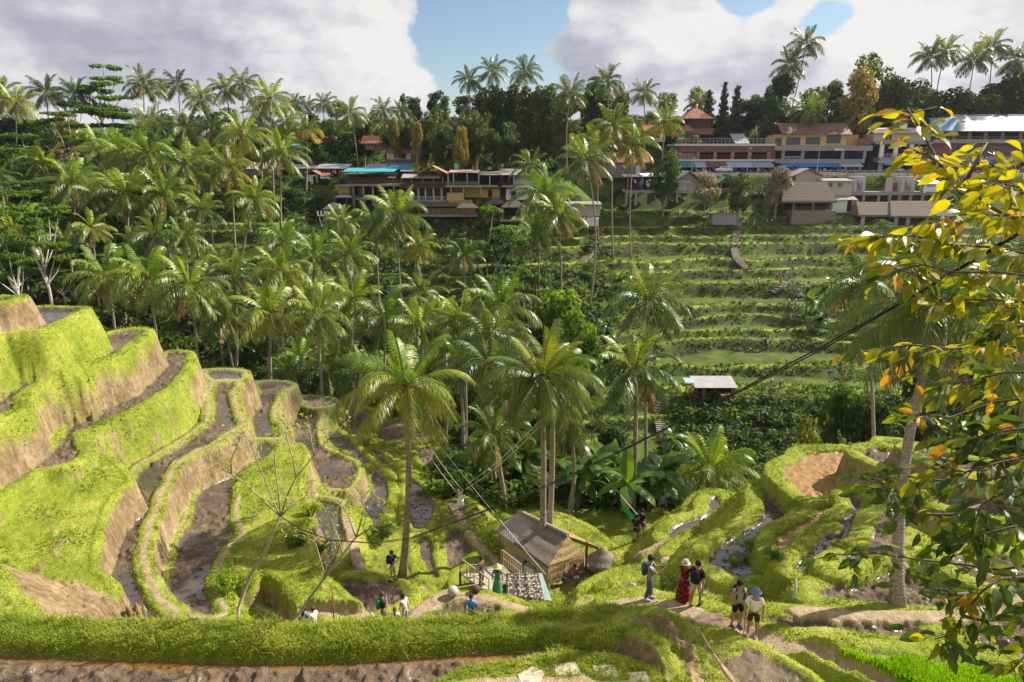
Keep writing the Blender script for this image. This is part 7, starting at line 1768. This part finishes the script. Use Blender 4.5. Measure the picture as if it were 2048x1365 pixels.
# ---------------------------------------------------------------- young bare trees in front
YOUNG_BARK = bark_mat('young_bark', (.2, .155, .11), (.36, .29, .21))
def bare_tree(foot, trunk, twigs, D, label, leaves, r0=.06):
    b = hit(*foot, 14); e = empty('bare_tree', b, 0, label, 'tree')
    pts = [b - Vector((0, 0, .15))] + [gy(x, y, D) for x, y in trunk]
    local(MB().tube(pts, [r0 * (1 - .5 * i / len(pts)) for i in range(len(pts))], 8), b, 'trunk', YOUNG_BARK, e, True)
    ends = []
    for tw in twigs:
        q = [gy(x, y, D + d) for x, y, d in tw]; local(MB().tube(q, [.024 * (1 - .85 * i / len(q)) + .004 for i in range(len(q))], 5), b, 'branch', YOUNG_BARK, e, True)
        ends += q[1:]
        rs = np.random.default_rng(int(tw[-1][0])); m = MB()
        for k in range(6):       # fine side shoots
            a = q[-2].lerp(q[-1], .19 * k); t = a + Vector((rs.normal(0, .25), rs.normal(0, .2), .15 + .3 * rs.random())); m.tube([a, a.lerp(t, .5) + Vector((0, 0, .04)), t], [.012, .008, .004], 4); ends.append(t)
        local(m, b, 'shoots', YOUNG_BARK, e)
    V, F = leaf_cloud([tuple(p - b) for p in ends[::1]], [.16] * len(ends), leaves, .055, int(foot[0]), .2, .4, 1.7)
    mobj('leaves', np_mesh('leaves', V, F, LEAF['lime']), e); return e
def build_bare_trees():
    bare_tree((470, 1262), [(478, 1215), (500, 1150), (530, 1105), (545, 1065), (561, 1034)], [
        [(561, 1034, 0), (520, 995, -.1), (487, 965, -.2), (462, 948, -.3), (428, 932, -.4)], [(561, 1034, 0), (545, 1000, .2), (530, 960, .3), (512, 915, .5), (500, 880, .6)], [(561, 1034, 0), (556, 980, 0), (550, 930, .1), (548, 860, .1)],
        [(561, 1034, 0), (575, 990, -.2), (592, 955, -.3), (628, 912, -.4), (655, 880, -.5), (692, 845, -.6)], [(561, 1034, 0), (583, 1010, .3), (604, 1000, .5), (630, 990, .7)], [(462, 948, -.3), (462, 920, -.3), (475, 890, -.2), (482, 868, -.2)], [(592, 955, -.3), (585, 915, -.2), (575, 880, 0), (570, 850, .1)], [(628, 912, -.4), (622, 880, -.4), (618, 850, -.4)]], 17.6, 'taller bare young tree with a forked top and a few yellow green leaves', 420)
    bare_tree((572, 1270), [(590, 1240), (620, 1195), (650, 1155), (685, 1110), (712, 1075)], [
        [(712, 1075, 0), (735, 1060, 0), (765, 1045, .1), (778, 1032, .1)], [(650, 1155, 0), (642, 1125, .2), (632, 1090, .3), (622, 1060, .3)], [(650, 1155, 0), (652, 1128, -.1), (660, 1105, -.2), (668, 1085, -.2)], [(712, 1075, 0), (700, 1040, .2), (690, 1020, .3), (670, 1000, .4)], [(712, 1075, 0), (722, 1045, -.1), (728, 1015, -.1), (720, 985, -.1)], [(685, 1110, 0), (676, 1075, .1), (665, 1050, .2), (655, 1020, .2)], [(632, 1090, .3), (618, 1078, .3), (604, 1078, .3)]], 17.2, 'shorter leaning bare young tree with pale twigs', 360, .05)
# ---------------------------------------------------------------- leafy branches hanging in from the right
def build_branches():
    YL = leafmat('near_leaf_yellow', [(.13, .15, .006), (.32, .3, .012), (.5, .42, .02)], .42, .5, (1.5, 1.4, .3), .1, .4, 6)
    GL = leafmat('near_leaf_green', [(.018, .04, .006), (.045, .08, .01), (.11, .13, .018)], .38, .45, (1.9, 1.8, .5), .1, .45, 6)
    OL = leafmat('near_leaf_orange', [(.3, .16, .012), (.5, .27, .02), (.52, .38, .03)], .45, .45, (1.4, 1.2, .4), .1, .35, 9)
    MG = leafmat('near_leaf_lime', [(.07, .1, .006), (.17, .19, .01), (.3, .28, .018)], .4, .5, (1.6, 1.5, .35), .1, .4, 6)
    B = [ # pixels, distance, leaves, mix yellow/lime/green/orange (yellower at the top, sunlight put into the colour), leaf size
     ([(2110, 470), (1990, 420), (1925, 372), (1882, 330), (1852, 280), (1828, 238), (1815, 216)], 4.3, 46, (.75, .1, 0, .15), 1),
     ([(1925, 372), (1945, 340), (1962, 305), (1975, 286)], 4.3, 16, (.9, .1, 0, 0), .9), ([(1882, 330), (1858, 312), (1826, 300)], 4.25, 9, (.7, .1, .0, .2), 1), ([(2110, 395), (2035, 374), (1985, 362)], 4.1, 18, (.8, .2, 0, 0), 1.1), ([(2110, 330), (2060, 322), (2020, 330)], 4.4, 8, (.9, .1, 0, 0), 1),
     ([(2110, 440), (2010, 432), (1930, 428), (1868, 445)], 4.6, 40, (.6, .3, 0, .1), 1), ([(2110, 520), (1990, 495), (1900, 490), (1830, 472), (1770, 472), (1722, 474)], 4.7, 62, (.42, .45, .08, .05), 1), ([(2110, 560), (2000, 545), (1910, 545), (1842, 530), (1790, 545)], 4.5, 46, (.3, .5, .15, .05), 1),
     ([(2110, 610), (1990, 600), (1905, 600), (1850, 590)], 4.4, 46, (.3, .45, .2, .05), 1), ([(2110, 655), (2040, 650), (1985, 672)], 4.2, 26, (.5, .35, .1, .05), 1.05), ([(2110, 705), (2000, 690), (1900, 698), (1820, 690), (1752, 700), (1706, 708)], 4.9, 34, (.3, .35, .1, .25), .95), ([(1820, 690), (1800, 725), (1795, 748)], 4.9, 7, (.1, .2, .1, .6), 1),
     ([(2110, 745), (2010, 745), (1930, 765), (1870, 772)], 4.4, 42, (.15, .4, .4, .05), 1), ([(2110, 790), (1990, 805), (1900, 835), (1830, 830)], 4.8, 36, (.08, .35, .5, .07), .95), ([(2110, 850), (2010, 862), (1935, 880), (1880, 872)], 4.3, 46, (.05, .3, .6, .05), 1.05), ([(2110, 905), (2000, 925), (1930, 945), (1870, 930)], 4.2, 48, (.04, .22, .7, .04), 1.05),
     ([(2110, 930), (1970, 962), (1890, 962), (1800, 952), (1752, 962)], 4.6, 34, (.05, .3, .62, .03), 1), ([(2110, 965), (1990, 992), (1962, 1012), (1946, 1060), (1936, 1092)], 4.0, 24, (0, .12, .88, 0), 1.1), ([(1962, 1012), (1900, 1030), (1830, 1030), (1790, 1012), (1768, 972)], 4.3, 26, (.02, .3, .68, 0), 1), ([(2110, 1040), (2020, 1055), (1940, 1075), (1880, 1082)], 4.2, 40, (.02, .18, .78, .02), 1.1),
     ([(2110, 1120), (2000, 1140), (1930, 1130), (1830, 1118), (1750, 1106), (1690, 1110), (1662, 1108)], 4.5, 44, (.02, .2, .74, .04), 1.05), ([(2110, 1150), (2000, 1158), (1962, 1185), (1925, 1232), (1902, 1272), (1870, 1278)], 4.1, 34, (.02, .15, .78, .05), 1.1), ([(1925, 1232), (1960, 1240), (1990, 1262), (1996, 1290)], 4.1, 9, (0, .15, .85, 0), 1.1), ([(2110, 1200), (2060, 1222), (2040, 1260)], 4.0, 16, (0, .15, .8, .05), 1.1), ([(2110, 1290), (2050, 1312), (2020, 1345)], 3.9, 16, (0, .2, .8, 0), 1.1), ([(1962, 1185), (1900, 1190), (1860, 1180)], 4.2, 18, (.03, .15, .75, .07), 1)]
    x0, y0 = 4.9, 4.3; zg = ground(x0, y0); root = Vector((x0, y0, zg))
    e = empty('overhanging_tree', root, 0, 'tree at the right edge hanging yellow and dark green leafy branches into the view', 'tree')
    bk = plain('twig_bark', (.1, .075, .05), .8, .3, 8)
    trunk = [Vector((x0, y0, zg - .3)), Vector((x0 + .1, y0, zg + 1.5)), Vector((x0, y0 + .1, -1.2)), Vector((x0 - .1, y0, .6)), Vector((x0 - .2, y0 + .1, 2.0))]
    local(MB().tube(trunk, [.24, .19, .16, .12, .06], 9), root, 'trunk', bk, e, True)
    rs = np.random.default_rng(11); out = {0: LB(), 1: LB(), 2: LB(), 3: LB()}
    for pts, D, n, mixw, ls in B:
        q = [gy(px, py, D + .12 * math.sin(i * 1.7 + D * 5)) for i, (px, py) in enumerate(pts)]
        q2 = q
        if pts[0][0] >= 2100:
            zt = q[0].z; tp = Vector((x0 - .05, y0, min(1.6, max(zg + 1.6, zt + .4)))); q2 = [tp, tp.lerp(q[0], .55) + Vector((0, 0, .12))] + q
        m = len(q2); bb = MB().tube(q2, [.013 * (1 - .85 * i / (m - 1)) + .002 for i in range(m)], 6)
        L = [0]; 
        for a, b in zip(q[:-1], q[1:]): L.append(L[-1] + (b - a).length)
        n = int(n * 1.45); side = []
        for k in range(n):
            s = L[-1] * (1 - ((k + rs.random()) / n) ** 1.15); i = max(j for j in range(len(q) - 1) if L[j] <= s + 1e-9); u = (s - L[i]) / max(L[i + 1] - L[i], 1e-6); p = np.array(q[i].lerp(q[i + 1], u)); ax = np.array((q[i + 1] - q[i]).normalized())
            sd = np.cross(ax, [0, 0, 1]) * (1 if k % 2 else -1) + rs.normal(0, .35, 3); d = sd * .75 + ax * .5 + np.array([0, 0, -.35 - .3 * rs.random()]); d /= np.linalg.norm(d)
            ln = (.088 + .058 * rs.random()) * ls; w = ln * (.23 + .05 * rs.random()); nr = np.array([0, -.5, 1.0]) + rs.normal(0, .6, 3); nr -= d * (nr @ d); nr /= np.linalg.norm(nr); b = np.cross(d, nr)
            tw = (sd * .8 + ax * .4 + np.array([0, 0, -.1])) * (.17 * rs.random() ** 1.5)
            if np.linalg.norm(tw) > .05: side.append((p.copy(), p + tw))
            p = p + tw; c = out[int(rs.choice(4, p=np.array(mixw) / sum(mixw)))]; st = p + d * .03; cup = .25 + .25 * rs.random(); bend = rs.normal(.12, .15)
            W = [0, .72, 1, .86, .45, 0]; T = [0, .18, .42, .66, .87, 1.05]; prev = None
            for tt, ww in zip(T, W):
                ctr = st + d * ln * tt - nr * ln * bend * tt * tt * 1.3; lft = ctr + b * w * ww + nr * w * ww * cup; rgt = ctr - b * w * ww + nr * w * ww * cup
                if prev is not None:
                    c.quad(prev[0], prev[1], ctr, lft); c.quad(prev[1], prev[2], rgt, ctr)
                prev = (lft, ctr, rgt)
            c.quad(p - b * .0015, p + b * .0015, st + b * .0015, st - b * .0015)
        tm = None
        for a, b in side: bb.tube([tuple(a), tuple(b)], [.0035, .0018], 4)
        local(bb, root, 'branch', bk, e, True)
    for k, (nm, mt) in enumerate((('yellow_leaves', YL), ('lime_leaves', MG), ('green_leaves', GL), ('orange_leaves', OL))):
        V = np.array(out[k].V) - np.array(root); mobj(nm, np_mesh(nm, V, np.array(out[k].Q), mt, True), e)
# ---------------------------------------------------------------- cables and ropes
def build_wires():
    pts = [(562, 1033), (600, 1058), (660, 1080), (746, 1086), (820, 1076), (900, 1048), (1000, 1010), (1150, 946), (1330, 858), (1500, 770), (1650, 690), (1850, 578), (2048, 458), (2200, 362)]
    q = [gy(x, y, 1 / (.0565 + (x - 562) / 1538 * .17)) for x, y in pts]
    bk = plain('cable_black', (.012, .012, .014), .5, .1)
    m = MB().tube(q, .008, 7); m2 = MB().tube([p + Vector((0, 0, -.02 - .012 * math.sin(i * 2.1))) for i, p in enumerate(q)], .0065, 7)
    e = empty('power_cable', q[0], 0, 'twisted black cable slanting down across the view to the taller bare tree', 'cable'); local(m, q[0], 'cable', bk, e, True); local(m2, q[0], 'cable', bk, e, True)
    rp = plain('rope_pale', (.6, .57, .52), .8, .1)
    def rope(a, b, lab, r=.022, sag=.3):
        p = [a.lerp(b, i / 10) - Vector((0, 0, sag * 4 * (i / 10) * (1 - i / 10))) for i in range(11)]; tag(MB().tube(p, r, 5).build('rope', rp, None, True), lab, 'rope')
    c1 = PALM_AT[(812, 772)][0]; c2 = PALM_AT[(1083, 752)][0]
    a = gy(814, 838, c1.y + .1); b = gy(1080, 852, c2.y + .1); s = gy(921, 992, 43.5)
    rope(a, s + Vector((-.2, 0, .2)), 'left swing rope from the big golden green palm, nearer the trunk', .02); rope(a + Vector((.15, .1, .25)), s + Vector((.2, .1, .3)), 'left swing rope from the big golden green palm, upper strand', .02)
    rope(b, s + Vector((.35, 0, .5)), 'right swing rope from the twin palms, lower strand', .02); rope(b + Vector((0, .1, .3)), s + Vector((.4, .1, .8)), 'right swing rope from the twin palms, upper strand', .02)
    rope(gy(870, 880, c1.y + 2), P3(1092, 1150, HZ + 1.2), 'guy rope crossing over the hut roof', .016, .1)
    rope(gy(1190, 928, 50), gy(1304, 1062, 36), 'guy rope slanting behind the green cloth', .018, .1)
    tag(MB().box(-.35, .35, -.12, .12, -.04, .02).build('swing_seat', M_['WOOD'], None, False, s + Vector((0, 0, -.02))), 'wooden seat of the rope swing over the middle terraces', 'swing')
# ---------------------------------------------------------------- road side: cars, lamps, flag, railing, signs
def car(px, py, D, rz, col, label, small=False):
    p = gy(px, py, D); p.z = ground(p.x, D) + .02; e = empty('parked_car', p, rz, label, 'car', 'cars parked along the road'); cm = plain('car_paint_' + label.split()[0], col, .3, .05, 1, .5)
    L, W = 4.4, 1.7
    prof = [(-2.2, .35), (-2.2, .8), (-1.9, .95), (-1.3, 1.0), (-.75, 1.48), (.9, 1.5), (1.75, 1.02), (2.15, .95), (2.2, .6), (2.2, .35)]
    n = len(prof); V = [(x, -W / 2 + (.14 if z > 1.1 else 0), z) for x, z in prof] + [(x, W / 2 - (.14 if z > 1.1 else 0), z) for x, z in prof]
    mobj('body', MB().add(V, [tuple(range(n)), tuple(reversed(range(n, 2 * n)))] + [(i, i + n, (i + 1) % n + n, (i + 1) % n) for i in range(n)]).mesh('body', cm), e)
    for s in (-1, 1):
        y = s * (W / 2 - .08); a = [(-1.1, y, 1.05), (-.1, y, 1.05), (-.1, y - s * .06, 1.42), (-.65, y - s * .06, 1.42)]; b = [(0, y, 1.05), (1.5, y, 1.05), (.85, y - s * .06, 1.43), (0, y - s * .06, 1.43)]
        for w in (a, b):
            w = [(x, yy + s * .05, z) for x, yy, z in w]; mobj('side_window', MB().add(w, [(0, 1, 2, 3) if s < 0 else (3, 2, 1, 0)]).mesh('side_window', M_['GLASS']), e)
        for x in (-1.4, 1.35):
            w = MB().lathe([(.0, -.1), (.31, -.1), (.33, 0), (.31, .1), (0, .1)], 14); me = w.mesh('wheel', plain('tyre', (.02, .02, .02), .8)); me.transform(Matrix.Translation((x, s * .78, .33)) @ Matrix.Rotation(R(90), 4, 'X')); wo = mobj('wheel', me, e)
            r = MB().lathe([(0, -.012), (.19, -.012), (.19, .012), (0, .012)], 10).mesh('rim', M_['METAL']); r.transform(Matrix.Translation((x, s * .89, .33)) @ Matrix.Rotation(R(90), 4, 'X')); mobj('rim', r, wo)
        mobj('headlight', MB().box(-2.23, -2.15, s * .6 - .16, s * .6 + .16, .7, .84).mesh('headlight', M_['TARP']), e); mobj('tail_light', MB().box(2.15, 2.23, s * .62 - .14, s * .62 + .14, .75, .92).mesh('tail_light', M_['REDW']), e)
    return e
def lamp(px, py0, py1, D, arm, label):
    t = gy(px, py0, D); g = ground(t.x, D); b = Vector((t.x, D, g)); e = empty('street_lamp', b, 0, label, 'street lamp', 'street lamps along the road'); h = t.z - g
    mobj('pole', MB().tube([(0, 0, -.2), (0, 0, h)], [.09, .06], 7).mesh('pole', M_['METAL']), e); mobj('arm', MB().tube([(0, 0, h), (arm * .5, -.2, h + .25), (arm, -.3, h + .2)], .04, 6).mesh('arm', M_['METAL']), e); mobj('lamp_head', MB().box(arm - .3, arm + .3, -.45, -.15, h + .1, h + .22).mesh('lamp_head', M_['TARP']), e)
def build_props():
    car(1447, 352, 191, R(0), (.62, .62, .64), 'white car parked before the pink shop house'); car(1788, 350, 191, R(180), (.2, .32, .5), 'blue car parked before the narrow grey and white shop house'); car(1835, 351, 190.4, R(0), (.1, .12, .16), 'dark car parked before the blue roofed building')
    lamp(1640, 292, 345, 188, .6, 'thin lamp pole before the yellow building'); lamp(1932, 290, 345, 188, 1.6, 'slanting lamp pole before the brick building'); lamp(1385, 318, 345, 188, .5, 'short lamp pole before the left end of the pink shop house'); lamp(1498, 298, 345, 188, .5, 'lamp pole before the right end of the pink shop house'); lamp(1058, 302, 345, 180, .8, 'pole with white boxes right of the bamboo')
    # railing along the road edge
    a, b = gy(1640, 350, 186.8), gy(2100, 350, 186.8); g = ground((a.x + b.x) / 2, 186.9); o = Vector((a.x, 186.8, g)); m = MB(); L = b.x - a.x
    m.box(0, L, -.04, .04, .8, .9).box(0, L, -.03, .03, .42, .48)
    for i in range(27): m.box(L * i / 26 - .05, L * i / 26 + .05, -.045, .045, -.3, .8)
    tag(m.build('road_railing', M_['LGREY'], None, False, o), 'grey railing along the road edge above the thatched roofs', 'railing')
    # flag on a leaning pole
    t = gy(1790, 227, 197); bt = gy(1786, 262, 197); e = empty('flag_pole', bt, 0, 'flag pole with a red and white flag on the narrow shop house', 'flag'); mobj('pole', MB().tube([(0, 0, -1), t - bt], .05, 6).mesh('pole', M_['METAL']), e)
    for nm, mt, k in (('red_stripe', plain('flag_red', (.5, .02, .03), .8, .05), 0), ('white_stripe', plain('flag_white', (.7, .68, .68), .8, .05), 1)):
        m = MB(); n = 8
        for i in range(n):
            def pt(u, v): return (t - bt) + Vector((3.9 * u, -.25 * math.sin(u * 6), -1.55 * v - 1.3 * u + .12 * math.sin(u * 7)))
            u, w = i / n, (i + 1) / n; m.quad(pt(u, k), pt(w, k), pt(w, k + 1), pt(u, k + 1))
        mobj(nm, m.mesh(nm, mt), e)
    # letters of the hillside swing sign
    p = gy(634, 432, 150); e = empty('letter_sign', p, 0, 'white letters LUS over a swing on the dark hillside left of the cafes', 'sign')
    cu = bpy.data.curves.new('letters', 'FONT'); cu.body = 'LUS'; cu.size = 1.5; cu.extrude = .06; to = bpy.data.objects.new('letters', cu); COL.objects.link(to); dg = bpy.context.evaluated_depsgraph_get(); me = bpy.data.meshes.new_from_object(to.evaluated_get(dg)); bpy.data.objects.remove(to)
    me.transform(Matrix.Rotation(R(90), 4, 'X')); me.materials.clear(); me.materials.append(M_['TARP']); mobj('letters', me, e)
    zg = ground(p.x, p.y) - p.z
    for x in (-.2, 2.9): mobj('post', MB().tube([(x, .1, zg - .3), (x, .1, 1.6)], .07, 6).mesh('post', M_['DWOOD']), e)
    mobj('beam', MB().tube([(-.3, .1, -.1), (3.6, .1, -.1)], .06, 6).mesh('beam', M_['DWOOD']), e)
    mobj('swing_rope', MB().tube([(.4, 0, -.1), (.9, 0, -2.3)], .03, 4).mesh('swing_rope', M_['TARP']), e); mobj('swing_rope', MB().tube([(2.2, 0, -.1), (1.7, 0, -2.3)], .03, 4).mesh('swing_rope', M_['TARP']), e); mobj('swing_seat', MB().box(.8, 1.8, -.2, .2, -2.36, -2.28).mesh('swing_seat', M_['WOOD']), e)
    for px, y0, y1, D, mt, lab in ((912, 327, 339, 170, 'AWGREEN', 'pale green sign board standing on the flat brown cafe roof'), (1067, 331, 344, 170, 'TARP', 'white upright sign board right of the last cafe gable')):
        t = gy(px, y0, D); b_ = gy(px, y1, D); e = empty('sign_board', b_, 0, lab, 'sign'); mobj('board', MB().box(-.4, .4, -.05, .05, .1, t.z - b_.z).mesh('board', M_[mt]), e); mobj('post', MB().tube([(0, .1, -1.6), (0, .1, t.z - b_.z)], .05, 5).mesh('post', M_['METAL']), e)
    t = gy(1005, 331, 170); b_ = gy(1005, 343, 170); e = empty('round_sign', b_, 0, 'round orange sign on a post beside the last cafe gable', 'sign'); mobj('post', MB().tube([(0, 0, -2), (0, 0, t.z - b_.z)], .05, 5).mesh('post', M_['METAL']), e)
    d = MB().lathe([(0, -.04), (.42, -.04), (.42, .04), (0, .04)], 16).mesh('disc', plain('sign_orange', (.45, .2, .12), .6, .1)); d.transform(Matrix.Translation((0, -.08, t.z - b_.z)) @ Matrix.Rotation(R(90), 4, 'X')); mobj('disc', d, e)
# ================================================================= air
def build_haze():
    m = bpy.data.materials.new('haze_air'); m.use_nodes = True; nt = m.node_tree; nt.nodes.clear()
    out = nt.nodes.new('ShaderNodeOutputMaterial'); v = nt.nodes.new('ShaderNodeVolumePrincipled')
    v.inputs['Color'].default_value = (.78, .8, .95, 1); v.inputs['Density'].default_value = .00007; v.inputs['Anisotropy'].default_value = .35
    nt.links.new(v.outputs[0], out.inputs['Volume'])
    o = MB().box(-720, 720, -60, 960, -64, 48).build('haze', m); tag(o, kind='stuff')
NEAR = build_ground()
light()
build_palms()
build_trees()
fill_forest()
build_small_plants()
build_cover()
build_buildings()
build_stairs()
build_hut()
build_people()
build_bare_trees()
build_branches()
build_wires()
build_props()
build_haze()
scene.cycles.max_bounces = 5
scene.cycles.diffuse_bounces = 2
scene.cycles.glossy_bounces = 2
scene.cycles.transmission_bounces = 3
scene.cycles.transparent_max_bounces = 4
scene.cycles.use_denoising = True
